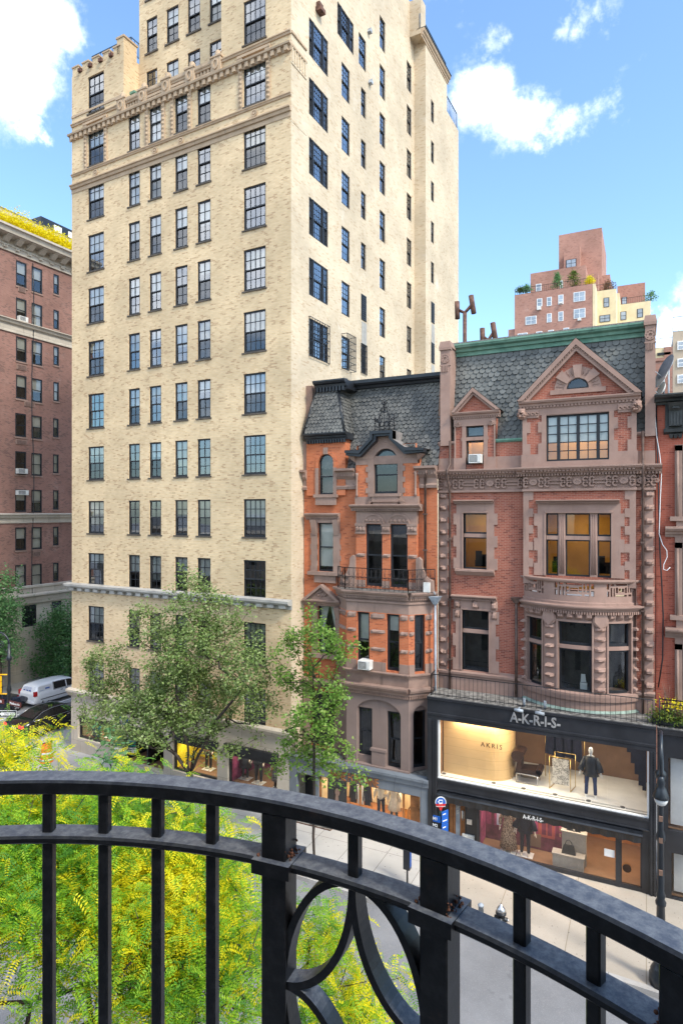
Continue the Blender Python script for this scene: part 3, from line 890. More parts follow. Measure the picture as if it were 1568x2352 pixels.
def build_trees():
 # broad dark-leaved tree in front of the corner tower
 b = Vector((-17.0, 20.6, 0))
 def off(px, py, Y): X, Z = onY(px, py, Y); return (X - b.x, Y - b.y, Z)
 bl = []
 for (x, y, rx, ry, dy) in ((440, 1370, 70, 62, 0), (520, 1420, 60, 60, .5), (330, 1430, 62, 55, -.4), (430, 1490, 120, 80, 0), (250, 1540, 70, 70, .3), (570, 1530, 62, 72, -.3), (420, 1600, 150, 70, .6), (225, 1610, 60, 55, -.2), (590, 1610, 55, 55, .2), (330, 1660, 130, 50, -.6), (520, 1680, 75, 45, .2)):
  X, Y_, Z = off(x, y, b.y + dy); k = 26 / F
  bl.append((X, Y_, Z, rx * k, max(rx, ry) * k * .85, ry * k))
 trunk = [(0, 0, 0), (.02, 0, .8), (0, .02, 1.7), (-.05, .0, 2.3)]
 LB = [[off(x, y, b.y + dy) for x, y in l] for l, dy in ((((395, 1725), (350, 1660), (290, 1610), (245, 1565)), .3), (((425, 1690), (405, 1600), (385, 1510), (375, 1440)), -.6), (((447, 1700), (455, 1610), (458, 1510), (455, 1425)), .4), (((465, 1720), (500, 1650), (545, 1590), (575, 1545)), -.2), (((400, 1740), (330, 1705), (265, 1650)), -.8), (((450, 1730), (480, 1680), (520, 1670)), .9))]
 street_tree('street_tree', 'broad grey-green leafy street tree covering the lower floors of the buff tower', b, trunk, bl, 680, 55, .17, .13, 'leaf_pear', 11, .0105, 'street trees along the avenue', limbs=LB)
 # slim bright tree in front of the brick townhouse
 t_ = 13.2 * F / (1990 - 1176); r_ = ray(722, 1990); b2 = Vector((r_.x * t_, r_.y * t_, 0))
 b = b2
 bl = []
 for (x, y, rx, ry, dy) in ((715, 1425, 26, 38, 0), (690, 1470, 48, 40, .2), (745, 1470, 45, 40, -.2), (800, 1500, 36, 30, .1), (650, 1520, 34, 44, -.1), (700, 1560, 60, 46, .3), (770, 1590, 48, 36, 0), (720, 1640, 66, 44, -.3), (690, 1700, 56, 46, .2), (775, 1720, 45, 34, 0), (640, 1750, 36, 30, .2), (740, 1770, 55, 22, 0), (820, 1775, 28, 20, .1)):
  X, Y_, Z = off(x, y, b.y + dy * 2); k = 23.3 / F
  bl.append((X, Y_, Z, rx * k, rx * k * .9, ry * k))
 trunk = [(0, 0, 0), (-.05, 0, 1.1), (.0, 0, 2.2), (-.05, .05, 3.4), (-.02, 0, 4.6), (-.05, 0, 6.0), (-.05, 0, 7.4)]
 street_tree('street_tree', 'slim bright green street tree with open crown before the orange brick townhouse', b, trunk, bl, 230, 34, .15, .14, 'leaf_light', 23, .008, 'street trees along the avenue', rmax=.13)
 # trees on the side street
 for (px, py, by, blobs, lb, seed, xl) in (
  (150, 1500, None, ((150, 1420, 34, 45), (120, 1455, 40, 34), (160, 1480, 40, 55), (110, 1520, 50, 30), (150, 1545, 45, 30)), 'dark green oak on the side street behind the corner of the buff tower', 41, (-26.6, 9.5)),
  (-10, 1450, None, ((10, 1340, 26, 24), (0, 1390, 48, 45), (-30, 1420, 60, 70), (15, 1445, 42, 28), (5, 1490, 45, 24), (-40, 1500, 50, 40)), 'dark green oak nearest the avenue, beside the corner street lamp', 43, (-26.6, 3.8))):
  bw = from_corner(xl[0], xl[1], 0); dd = math.hypot(bw.x, bw.y)
  bl = []
  for (x, y, rx, ry) in blobs:
   r_ = ray(x, y); tt = (bw.y) / r_.y; k = tt / F
   bl.append((r_.x * tt - bw.x, 0, H + r_.z * tt, rx * k, rx * k * .9, ry * k))
  cx = sum(b_[0] for b_ in bl) / len(bl)
  trunk = [(0, 0, 0), (.05 * cx, 0, 1.5), (.2 * cx, 0, 3), (.5 * cx, 0, 4.2)]
  street_tree('oak_tree', lb, bw, trunk, bl, 170, 60, .36, .21, 'leaf_dark', seed, .012, 'oaks on the side street')
 # leafy sapling standing beyond the balcony, by the near kerb
 r_ = ray(262, 1745); tt = 11.0; top = Vector((r_.x * tt, r_.y * tt, H + r_.z * tt)); b = Vector((top.x + .25, top.y - .1, -.15))
 P = lambda x, y, d=0: (lambda q: (q.x * (tt + d) - b.x, q.y * (tt + d) - b.y, H + q.z * (tt + d) - b.z))(ray(x, y))
 rs = np.random.RandomState(5)
 t = thing('sapling', 'twiggy half-bare sapling with broad leaves rising beside the honey locust crown', 'tree', b, world=False)
 trunk = [(0, 0, 0), (0, 0, 2.5), (.02, 0, 5), (-.03, 0, 7.4), P(262, 1790)]
 att = [np.array(P(*q)) for q in ((250, 1745), (232, 1715), (215, 1680), (205, 1655), (190, 1630), (225, 1650), (236, 1632), (270, 1740), (285, 1715), (296, 1690), (262, 1700), (275, 1660), (255, 1760, .2), (240, 1765, -.2), (290, 1762, .2), (310, 1700), (215, 1735))]
 arr, par = branch_tree(rs, trunk, att, .2)
 wood('trunk', arr, par, .006, t, rmax=.05)
 pts = [np.array(P(*q)) for q in ((250, 1750), (240, 1735), (262, 1765), (270, 1745), (255, 1770), (245, 1712), (275, 1720), (232, 1690), (285, 1760), (262, 1735), (258, 1690), (230, 1750), (300, 1765))]
 leaf_mesh('crown', pts, 15, .12, .10, 'leaf_dark', t, 6)
def build_locust():
 """honey locust under the balcony: drooping feather-like leaves, green turning yellow"""
 base = Vector((-5.4, 3.6, 0))
 rs = np.random.RandomState(17)
 t = thing('honey_locust', 'honey locust tree turning yellow, its feathery crown spreading just below the balcony rail', 'tree', base, world=False)
 def P(x, y, tt):
  r = ray(x, y); return np.array([r.x * tt - base.x, r.y * tt - base.y, H + r.z * tt - base.z])
 bl = []
 def blob(x, y, tt, rx, ry): p = P(x, y, tt); bl.append((p[0], p[1], p[2], rx * tt / F, rx * tt / F * .8, ry * tt / F))
 for q in ((30, 1730, 8.6, 80, 60), (-40, 1760, 8.4, 110, 80), (60, 1900, 8.0, 130, 90), (210, 1960, 7.8, 130, 110), (380, 1960, 8.0, 130, 95), (300, 1880, 8.4, 150, 50), (480, 2020, 7.9, 110, 110), (130, 2080, 7.4, 130, 90), (330, 2120, 7.4, 140, 110), (500, 2180, 7.6, 100, 110), (60, 2010, 7.6, 100, 60), (420, 2280, 7.2, 130, 60), (250, 2230, 7.2, 110, 60), (-60, 2000, 7.6, 90, 120),
              (740, 2200, 8.4, 75, 110), (800, 2290, 8.2, 70, 80), (700, 2120, 8.6, 40, 60), (730, 2350, 8.0, 90, 60), (20, 2320, 7.2, 60, 40), (90, 1960, 7.9, 160, 110), (400, 2070, 7.6, 170, 130), (240, 2050, 7.5, 170, 120), (-30, 1870, 8.2, 120, 100), (50, 2170, 7.3, 80, 60), (20, 2260, 7.2, 70, 50), (560, 2260, 7.4, 70, 70), (330, 2300, 7.1, 140, 60)): blob(*q)
 att = [a + rs.normal(size=3) * np.array([.28, .28, .12]) for a in in_blobs(rs, bl, 700, .2)]
 att = [a for a in att if a[2] < 9.75 - .0 * a[0] or a[0] < -2.2]
 trunk = [(0, 0, 0), (0, .02, 1.5), (-.03, .05, 3.2), (0, .2, 4.4), (-.1, .5, 5.2)]
 arr, par = branch_tree(rs, trunk, att, .35, .15)
 tips, r = wood('trunk', arr, par, .0055, t, rmax=.13)
 tips = [i for i in range(len(arr)) if r[i] < .0085]
 # feathery leaves
 NL = 9
 base_p = []; 
 for i in tips:
  for _ in range(44): base_p.append(arr[i] + rs.normal(size=3) * np.array([.2, .2, .16]))
 B = np.array(base_p); n = len(B)
 out = rs.normal(size=(n, 3)); out[:, 2] = rs.normal(size=n) * .35 - .25; out /= np.linalg.norm(out, axis=1)[:, None]
 L = rs.uniform(.10, .27, n)
 side = np.cross(out, np.array([0, 0, 1.0]) + rs.normal(size=(n, 3)) * .35); side /= np.linalg.norm(side, axis=1)[:, None] + 1e-9
 Vs = []; dr = rs.uniform(-.1, .9, n)
 # leaf-by-leaf colour: whole sprays turn yellow, mostly at the sunny top
 yn = np.sin(B[:, 0] * 3.1 + 1) + np.sin(B[:, 1] * 3.7) + np.sin(B[:, 2] * 4.3 + 2) + .35 * (B[:, 2] - 7.2) + rs.normal(size=n) * 2.2
 col = np.where(yn > 1.7, 1, np.where(yn < -1.6, 2, 0))
 mi = []
 for j in range(NL):
  f = (j + .8) / NL
  c = B + out * (L * f)[:, None] + np.array([0, 0, -1.0]) * (L * f * f * dr)[:, None]
  ln = (L * .25 * (1 - .45 * abs(f - .5)))[:, None]; wd = ln * .34
  ax = out
  for s in (1, -1):
   d = side * s + ax * .35 + rs.normal(size=(n, 3)) * .12; d /= np.linalg.norm(d, axis=1)[:, None]
   w = np.cross(d, np.cross(side, ax)); w /= np.linalg.norm(w, axis=1)[:, None] + 1e-9
   Vs.append(np.stack([c, c + d * ln * .5 + w * wd * .5, c + d * ln, c + d * ln * .5 - w * wd * .5], 1)); mi.append(col)
 # interleave so each leaflet is its own island
 V = np.concatenate(Vs, 0).reshape(-1, 3); mi = np.concatenate(mi)
 mesh_np('crown', V, np.arange(len(V)).reshape(-1, 4), [m['leaf_locust'], m['leaf_yellow'], m['leaf_locust_dark']], t, mi)
# ------------------------------------------------------------------ brick and brownstone townhouse with mansard (between the two tall neighbours)
def build_townhouse():
 Yw, Yp, Yt, Yb, Ys = 25.05, 24.80, 24.93, 24.25, 23.95
 XL = -14.13
 XR = onY(*Z1(1352, 1500), Yw)[0]
 t = thing('townhouse', 'narrow orange brick and brownstone townhouse with a black hooded dormer and small mansard tower', 'building', ((XL + XR) / 2, Yw, 0))
 zc = onY(*Z1(500, 1015), Yw)[1]                       # main cornice top
 zled = onY(*Z2(1265, 2235), Ys)[1]                    # storefront roof
 # openings
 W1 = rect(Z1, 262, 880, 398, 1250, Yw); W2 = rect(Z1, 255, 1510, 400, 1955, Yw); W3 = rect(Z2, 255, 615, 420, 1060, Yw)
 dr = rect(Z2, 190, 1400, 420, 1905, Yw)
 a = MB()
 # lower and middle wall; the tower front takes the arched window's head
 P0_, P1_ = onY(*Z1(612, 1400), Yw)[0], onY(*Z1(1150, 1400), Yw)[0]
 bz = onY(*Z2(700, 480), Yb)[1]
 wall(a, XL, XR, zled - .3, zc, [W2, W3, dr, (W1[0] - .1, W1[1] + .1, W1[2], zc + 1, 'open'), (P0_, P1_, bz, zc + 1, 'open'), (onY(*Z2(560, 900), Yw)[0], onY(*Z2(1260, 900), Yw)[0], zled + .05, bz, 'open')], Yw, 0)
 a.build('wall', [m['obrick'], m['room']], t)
 # tower (slightly forward of the wall)
 T0, T1, Tz0, Tz1 = rect(Z1, 150, 745, 505, 1262, Yt)
 k = MB()
 w1 = rect(Z1, 262, 880, 398, 1250, Yt)
 zs = w1[3] - (w1[1] - w1[0]) / 2
 wall(k, T0, T1, w1[2] - .05, Tz1, [w1], Yt, 0, rv=.18)
 spandrel(k, w1[0], w1[1], zs, w1[3], Yt, Yt + .18, 0)
 k.poly([(T1, Yt, w1[2] - .05), (T1, Yw + 1.0, w1[2] - .05), (T1, Yw + 1.0, Tz1), (T1, Yt, Tz1)], 0)
 k.poly([(T0, Yt, w1[2] - .05), (T1, Yt, w1[2] - .05), (T1, Yw, w1[2] - .05), (T0, Yw, w1[2] - .05)], 0)
 k.build('tower_wall', [m['obrick'], m['room']], t)
 # stone surround of the arched tower window
 k = MB()
 r = (w1[1] - w1[0]) / 2; ca = (w1[0] + w1[1]) / 2
 k.ring(arcpts(ca, zs, r + .16, 180, 0, 14), arcpts(ca, zs, r, 180, 0, 14), Yt - .03, Yt + .05, 1)
 zsp = zs - .25
 k.box(w1[0] - .16, w1[0], Yt - .05, Yt + .05, w1[2], zsp, 0); k.box(w1[1], w1[1] + .16, Yt - .05, Yt + .05, w1[2], zsp, 0)
 k.box(w1[0] - .16, w1[0], Yt - .03, Yt + .05, zsp, zs, 1); k.box(w1[1], w1[1] + .16, Yt - .03, Yt + .05, zsp, zs, 1)
 k.box(ca - .11, ca + .11, Yt - .08, Yt + .02, w1[3] - .02, w1[3] + .28, 0)
 k.box(w1[0] - .22, w1[1] + .22, Yt - .12, Yt + .04, w1[2] - .14, w1[2], 0)
 k.box(w1[0] - .14, w1[1] + .14, Yt - .07, Yt + .04, w1[2] - .48, w1[2] - .14, 0)
 k.build('window_surround', [m['brown'], m['obrick']], t)
 window(t, w1, Yt, nx=1, ny=(1, 1), split=.44, arch=zs, gm='glass_town')
 # second floor single window with bracketed hood
 window(t, W2, Yw, nx=1, ny=(1, 1), gm='glass_town', blind=.9)
 k = MB()
 h0 = rect(Z1, 150, 1425, 460, 1482, Yw)
 cornice(k, h0[0], h0[1], Yw, h0[2], h0[3], .3, 0, .09)
 k.box(h0[0] + .2, h0[1] - .2, Yw - .1, Yw, W2[3], h0[2], 0)
 for s, x in ((-1, W2[0]), (1, W2[1])):
  e = x + s * .32
  lo, hi = min(x, e), max(x, e)
  k.box(lo, hi, Yw - .07, Yw, W2[2], h0[2], 0)
  k.frustum((lo + .05, hi - .05, Yw - .10, Yw), (lo + .02, hi - .02, Yw - .24, Yw), W2[3] - .55, h0[2], 0)
  for j in range(4): k.box(lo - (.05 if s < 0 else 0), hi + (.05 if s > 0 else 0), Yw - .06, Yw, W2[2] + j * .5, W2[2] + j * .5 + .24, 0)
 k.box(W2[0] - .45, W2[1] + .45, Yw - .2, Yw, W2[2] - .16, W2[2], 0)
 k.box(W2[0] - .15, W2[1] + .15, Yw - .1, Yw, W2[2] - .5, W2[2] - .16, 0)
 k.build('window_surround', m['brown'], t)
 # pedimented window below
 window(t, W3, Yw, nx=1, ny=(1, 1), gm='glass_town')
 k = MB()
 p0 = onY(*Z1(138, 2185), Yw); p1 = onY(*Z1(480, 2195), Yw); pa = onY(*Z1(300, 2070), Yw)
 zb = p0[1] - .1; am = (p0[0] + p1[0]) / 2
 k.slab([(p0[0] + .12, zb), (p1[0] - .12, zb), (am, pa[1] - .12)], Yw - .16, Yw, 0)
 for s in (1, -1):
  e = p1[0] if s > 0 else p0[0]
  k.slab([(e, zb), (am, pa[1]), (am, pa[1] - .13), (e - s * .2, zb)], Yw - .32, Yw, 0)
 cornice(k, p0[0], p1[0], Yw, zb - .28, zb, .32, 0)
 for s, x in ((-1, W3[0]), (1, W3[1])):
  e = x + s * .28; lo, hi = min(x, e), max(x, e)
  k.box(lo, hi, Yw - .08, Yw, W3[2], zb - .28, 0)
  k.frustum((lo + .04, hi - .04, Yw - .1, Yw), (lo, hi, Yw - .28, Yw), W3[3] - .6, zb - .28, 0)
 for i in range(9):                                     # carved shield and scrolls
  w = i / 8 * 2 * math.pi
  k.rock(am - .06 + .24 * math.cos(w), am + .06 + .24 * math.cos(w), Yw - .21, Yw - .16, zb + .22 + .09 * math.sin(w), zb + .34 + .09 * math.sin(w), 0)
 k.box(W3[0] - .4, W3[1] + .4, Yw - .2, Yw, W3[2] - .18, W3[2], 0)
 k.build('window_surround', m['brown'], t)
 k = MB()                                               # net curtains tied back
 for s, x, e in ((1, W3[0], W3[0] + .44), (-1, W3[1], W3[1] - .44)):
  P = [(x, W3[3]), (e, W3[3]), (x + s * .16, (W3[2] + W3[3]) / 2 - .1), (x + s * .22, W3[2]), (x, W3[2])]
  k.slab(P, Yw + .3, Yw + .32)
 k.build('curtain', m['blind'], t)
 # doorway at the parlour floor
 k = MB()
 k.box(dr[0] + .02, dr[1] - .02, Yw + .3, Yw + .36, dr[2], dr[3], 0)
 k.box(dr[0] - .3, dr[0], Yw - .15, Yw + .1, dr[2], dr[3] + .2, 1); k.box(dr[1], dr[1] + .3, Yw - .15, Yw + .1, dr[2], dr[3] + .2, 1)
 cornice(k, dr[0] - .45, dr[1] + .45, Yw, dr[3] + .2, dr[3] + .55, .4, 1)
 k.build('door_surround', [m['black'], m['brown']], t)
 # brownstone band under the eaves, both sides of the dormer
 zb1 = onY(*Z1(400, 1205), Yw)[1]
 segs = [(XL, T0 + .02), (w1[1] + .16, onY(*Z1(612, 1100), Yw)[0]), (onY(*Z1(1160, 1100), Yw)[0], XR)]
 for (p, q) in segs:
  k = MB()
  k.run(p, q, [(Yw, zb1), (Yw - .14, zb1), (Yw - .17, zb1 + .12), (Yw - .07, zb1 + .2), (Yw - .09, zc - .5), (Yw - .2, zc - .38), (Yw - .26, zc - .16), (Yw - .42, zc - .1), (Yw - .42, zc), (Yw, zc)], 0)
  dentils(k, p, q, Yw - .26, Yw - .1, zc - .34, zc - .24, .11)
  k.build('eaves_band', m['brown'], t)
 # pavilion: two long windows under carved heads, then the arched dormer
 P0, P1, _, _ = rect(Z1, 605, 1400, 1162, 1990, Yp)
 zfl = onY(*Z2(700, 470), Yb)[1]
 A1 = rect(Z1, 692, 1522, 845, 2045, Yp); A2 = rect(Z1, 916, 1528, 1078, 2055, Yp)
 A1 = (A1[0], A1[1], zfl + .05, A1[3]); A2 = (A2[0], A2[1], zfl + .05, A1[3])
 zpc0, zpc1 = onY(*Z1(600, 1402), Yp)[1], onY(*Z1(600, 1345), Yp)[1]
 k = MB()
 zst = A1[3] + .02
 wall(k, P0, P1, zfl - .1, zst, [A1, A2], Yp, 0, rv=.2)
 k.poly([(P1, Yp, zfl - .1), (P1, Yw, zfl - .1), (P1, Yw, zst), (P1, Yp, zst)], 0)
 k.build('bay_wall', [m['obrick'], m['room']], t)
 k = MB(); k.box(P0, P1, Yp, Yw, zst, zpc0, 0); k.build('lintel', m['brown'], t)
 for A in (A1, A2):
  k = MB()
  c = (A[0] + A[1]) / 2; w = (A[1] - A[0]) / 2 + .06
  zs0 = A[3] + .02
  k.slab(arcpts(c, zs0, w, 0, 180, 12, .36), Yp - .05, Yp + .1, 0)
  k.ring(arcpts(c, zs0, w + .05, 0, 180, 12, .44), arcpts(c, zs0, w, 0, 180, 12, .36), Yp - .09, Yp, 0)
  for i in range(5): k.rock(c - .42 + i * .19, c - .28 + i * .19, Yp - .09, Yp - .05, zs0 + .06, zs0 + .2, 0)
  k.build('window_head', m['brown'], t)
 capz = A1[3] - .36
 for (p, q) in ((P0, A1[0]), (A1[1], A2[0]), (A2[1], P1)):
  k = MB()
  k.box(p - .03, q + .03, Yp - .07, Yp + .02, A1[3] - .08, A1[3] + .03, 0)
  k.box(p - .01, q + .01, Yp - .05, Yp + .02, capz, A1[3] - .08, 0)
  k.box(p - .03, q + .03, Yp - .06, Yp + .02, capz - .06, capz, 0)
  for i in range(3):
   x = p + (q - p) * (i + .5) / 3; k.rock(x - .07, x + .07, Yp - .09, Yp - .05, capz + .03, A1[3] - .1, 0)
  zz = onY(*Z1(605, 1828), Yp)[1]
  k.rock(p - .02, q + .02, Yp - .05, Yp + .02, zz, zz + .2, 0)
  k.box(p, q, Yp - .02, Yp + .02, zfl, zfl + .3, 0)
  k.build('pier_trim', m['brown'], t)
 for A in (A1, A2): window(t, A, Yp, nx=1, ny=(1, 1), split=.5, gm='glass_town', fw=.085)
 k = MB()
 c0, c1 = onY(*Z1(566, 1360), Yp - .3)[0], onY(*Z1(1208, 1360), Yp - .3)[0]
 cornice(k, P0 - .2, P1 + .22, Yp, zpc0, zpc1, .34, 0, .085)
 k.box(P0 - .18, P1 + .2, Yp, Yw, zpc0, zpc1, 0)
 k.build('bay_cornice', m['brown'], t)
 # dormer
 D0, D1 = onY(*Z1(603, 1200), Yp)[0], onY(*Z1(1173, 1200), Yp)[0]
 dz1 = onY(*Z1(640, 905), Yp)[1]
 dw = rect(Z1, 770, 835, 988, 1243, Yp)
 cr = (dw[1] - dw[0]) / 2; cz = dw[3] - cr; cc = (dw[0] + dw[1]) / 2
 zbase = onY(*Z1(603, 1272), Yp)[1]
 k = MB()
 sw = onY(*Z1(716, 1200), Yp)[0]; se = onY(*Z1(1036, 1200), Yp)[0]
 ztop = onY(*Z1(850, 730), Yp)[1]
 wall(k, D0, sw, zbase, dz1 - .35, [], Yp, 0); wall(k, se, D1, zbase, dz1 - .35, [], Yp, 0)
 k.poly([(D1, Yp, zpc1), (D1, Yw + 1.2, zpc1), (D1, Yw + 1.2, dz1), (D1, Yp, dz1)], 0)
 wall(k, sw, se, zbase, dw[3] + .02, [dw], Yp - .03, 2, rv=.22, mroom=1)
 spandrel(k, dw[0], dw[1], cz, dw[3] + .02, Yp - .03, Yp + .2, 2, 16)
 k.box(D0, D1, Yp - .02, Yp + .2, dz1 - .35, dz1, 2)
 for x0, x1 in ((D0, D0 + .14), (D1 - .16, D1 - .02)):     # corner colonnettes
  k.lathe([(.055, zbase), (.06, zbase + .1), (.045, zbase + .14), (.045, dz1 - .9), (.07, dz1 - .8), (.07, dz1 - .7)], (x0 + x1) / 2, Yp - .05, 8, 2)
 for s, x in ((-1, sw), (1, se)):
  for j in range(5):
   z = zbase + .15 + j * .46; k.box(x - .1, x + .1, Yp - .035, Yp + .02, z, z + .22, 2)
 k.box(D0 - .02, D1 + .02, Yp - .06, Yp + .2, zpc1, zbase, 2)
 k.box(dw[0] - .15, dw[1] + .15, Yp - .16, Yp + .05, dw[2] - .13, dw[2], 2); k.box(dw[0] - .05, dw[1] + .05, Yp - .12, Yp + .05, dw[2] - .36, dw[2] - .13, 2)
 for s, x in ((-1, dw[0] - .05), (1, dw[1] + .05)):      # shell fans at the sill
  for i in range(7):
   w = R(90 + s * -90 * i / 6) if s > 0 else R(90 + 90 * i / 6)
   k.tube([(x, Yp - .08, zpc1 + .03), (x + .3 * math.cos(w), Yp - .08, zpc1 + .03 + .3 * abs(math.sin(w)))], .022, 4, 2)
 k.build('dormer', [m['obrick'], m['room'], m['brown']], t)
 window(t, (dw[0], dw[1], dw[2], dw[3]), Yp, nx=1, ny=(1, 1), split=.42, arch=cz, gm='glass_town', fw=.075)
 # gable face in brownstone inside the hood, then the hood
 g = [onY(*Z1(x, y), Yp - .12) for x, y in ((530, 895), (660, 905), (800, 760), (800, 720), (920, 712), (925, 742), (1060, 880), (1240, 862))]
 g2 = [onY(*Z1(x, y), Yp - .12) for x, y in ((527, 850), (652, 848), (757, 735), (757, 676), (962, 665), (962, 745), (1070, 820), (1248, 828))]
 k = MB()
 gp = [(D0, dz1 - .05), (D1, dz1 - .05)] + [(x, z) for x, z in g[::-1][1:-1]]
 n2 = [(dw[0], dw[3]), (dw[1], dw[3])]
 def ztop_at(x):
  for (p, z), (q, w) in zip(g[:-1], g[1:]):
   if p <= x <= q and q > p + 1e-4: return z + (w - z) * (x - p) / (q - p) + .05
  return g[0][1]
 def zbot_at(x):
  return max(dz1 - .1, cz + math.sqrt(max(0, cr * cr - (x - cc) ** 2)) + .01 if abs(x - cc) < cr else dz1 - .1)
 n = 48
 for i in range(n):
  p = D0 + .02 + (D1 - D0 - .04) * i / n; q = D0 + .02 + (D1 - D0 - .04) * (i + 1) / n
  P = [(p, zbot_at(p)), (q, zbot_at(q)), (q, ztop_at(q)), (p, ztop_at(p))]
  k.poly([(x, Yp - .045, z) for x, z in P]); k.poly([(P[0][0], Yp - .045, P[0][1]), (P[1][0], Yp - .045, P[1][1]), (P[1][0], Yp + .2, P[1][1]), (P[0][0], Yp + .2, P[0][1])])
 k.poly([(D1 - .02, Yp - .045, dz1 - .1), (D1 - .02, Yw + 1.2, dz1 - .1), (D1 - .02, Yw + 1.2, ztop_at(D1 - .03)), (D1 - .02, Yp - .045, ztop_at(D1 - .03))])
 k.rock(cc - .07, cc + .07, Yp - .05, Yp - .02, g[4][1] - .3, g[4][1] - .16, 0)
 for s, x in ((-1, D0), (1, D1)):
  k.frustum((min(x, x + s * .05), max(x, x + s * .05), Yp - .06, Yp + .1), (min(x, x + s * .3), max(x, x + s * .3), Yp - .2, Yp + .1), dz1 - .22, dz1 + .02, 0)
 k.build('gable', m['brown'], t)
 k = MB()
 k.ring(g2, g, Yp - .34, Yp + .0, 0)
 inner = [(a_, z_ + .09) for a_, z_ in g]
 k.ring([(a_, z_ + .0) for a_, z_ in g2], [(a_ * .5 + b_ * .5, z_ * .45 + w_ * .55) for (a_, z_), (b_, w_) in zip(g2, g)], Yp - .44, Yp - .34, 0)
 for i in range(len(g2) - 1):                            # roof of the dormer running back to the mansard
  (p, z), (q, w) = g2[i], g2[i + 1]
  k.poly([(p, Yp - .40, z + .01), (q, Yp - .40, w + .01), (q, Yw + 1.3, w + .01), (p, Yw + 1.3, z + .01)], 1)
 k.build('hood', [m['black'], m['lead']], t)
 # mansard
 zt = None
 back = 1.35
 s0 = onY(*Z1(500, 268), Yw + back)[1]
 Rm = Vector((XL, Yw + .12, zc)); vtop = Vector((XL, Yw + back, s0)); v = vtop - Rm
 k = MB()
 k.poly([(XL, Yw + .12, zc), (XR, Yw + .12, zc), (XR, Yw + back, s0), (XL, Yw + back, s0)], 1)
 dcz = onY(*Z1(757, 676), Yp)[1]
 def ins(a, c): return 0.05 < a < XR - XL - .05 and c < v.length - .12
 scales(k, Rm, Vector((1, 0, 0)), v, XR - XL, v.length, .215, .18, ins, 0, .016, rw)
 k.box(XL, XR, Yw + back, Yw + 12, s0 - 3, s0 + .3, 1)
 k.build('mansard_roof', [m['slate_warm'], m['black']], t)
 # tower roof
 e0, e1 = onY(*Z1(118, 695), Yt - .25), onY(*Z1(492, 690), Yt - .25)
 zt0 = e0[1] - .02; ztop_ = onY(*Z1(245, 298), Yt + .3)[1]
 q0, q1 = onY(*Z1(240, 310), Yt + .3)[0], onY(*Z1(440, 300), Yt + .3)[0]
 E0, E1 = e0[0], e1[0] + .03
 k = MB()
 A = Vector((E0, Yt - .25, zt0)); B = Vector((E1, Yt - .25, zt0)); C = Vector((q1, Yt + .3, ztop_)); Dd = Vector((q0, Yt + .3, ztop_))
 Bb = Vector((E1, Yw + 1.0, zt0)); Cb = Vector((q1, Yw + 1.4, ztop_)); Ab = Vector((E0, Yw + 1, zt0)); Db = Vector((q0, Yw + 1.4, ztop_))
 for q in ([A, B, C, Dd], [B, Bb, Cb, C], [Ab, A, Dd, Db]): k.poly([tuple(x) for x in q], 1)
 fv = ((C + Dd) - (A + B)) / 2
 def inf(a, c):
  f = c / fv.length; x = E0 + a
  return f < .97 and E0 + (q0 - E0) * f + .06 < x < E1 + (q1 - E1) * f - .06
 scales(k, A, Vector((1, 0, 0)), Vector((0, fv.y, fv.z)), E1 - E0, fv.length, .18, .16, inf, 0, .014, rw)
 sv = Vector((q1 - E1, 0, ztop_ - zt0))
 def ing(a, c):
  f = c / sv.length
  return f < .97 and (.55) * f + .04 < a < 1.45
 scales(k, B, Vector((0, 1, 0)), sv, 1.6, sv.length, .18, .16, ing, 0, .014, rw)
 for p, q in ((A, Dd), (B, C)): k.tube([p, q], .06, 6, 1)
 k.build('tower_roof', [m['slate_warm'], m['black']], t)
 k = MB()
 cornice(k, E0, E1 + .05, Yt, zt0 - .28, zt0 + .03, .3, 0)
 dentils(k, E0 + .1, E1, Yt - .16, Yt - .02, zt0 - .42, zt0 - .27, .13)
 k.box(E0, E1 + .05, Yt, Yw + 1.0, zt0 - .28, zt0 + .02, 0)
 k.build('tower_eaves', m['black'], t)
 # top cornice
 k = MB()
 cz0, cz1 = onY(*Z1(700, 296), Yw + back - .1)[1], onY(*Z1(700, 212), Yw + back - .4)[1]
 cornice(k, XL, XR, Yw + back, cz0, cz1, .5, 0)
 tc0, tc1 = onY(*Z1(205, 250), Yt)[0], onY(*Z1(497, 240), Yt)[0]
 cornice(k, tc0, tc1, Yt + .35, ztop_ - .02, cz1 + .02, .38, 0)
 dentils(k, tc0 + .1, tc1 - .05, Yt + .12, Yt + .3, ztop_ - .1, ztop_ + .1, .16)
 k.box(tc0, tc1, Yt + .35, Yw + back, ztop_, cz1 + .01, 0)
 k.build('roof_cornice', m['black'], t)
 k = MB()                                                # left party pier
 k.box(XL - .02, XL + .32, Yw + .2, Yw + 1.5, zc, cz1 - .1, 0); k.box(XL - .02, XL + .35, Yw - .05, Yw + .4, zc, zt0 - .3, 0)
 k.build('party_pier', m['brown'], t)
 # finial cresting
 fx, fz = onY(*Z1(865, 660), Yp + .3)
 ft = onY(*Z1(865, 378), Yp + .3)[1]; fw = onY(*Z1(955, 640), Yp + .3)[0] - fx
 k = MB(); yy = Yp + .3
 k.tube([(fx, yy, fz), (fx, yy, ft - .4)], .02, 5); k.tube([(fx, yy, ft - .42), (fx, yy, ft)], [.035, .004], 5)
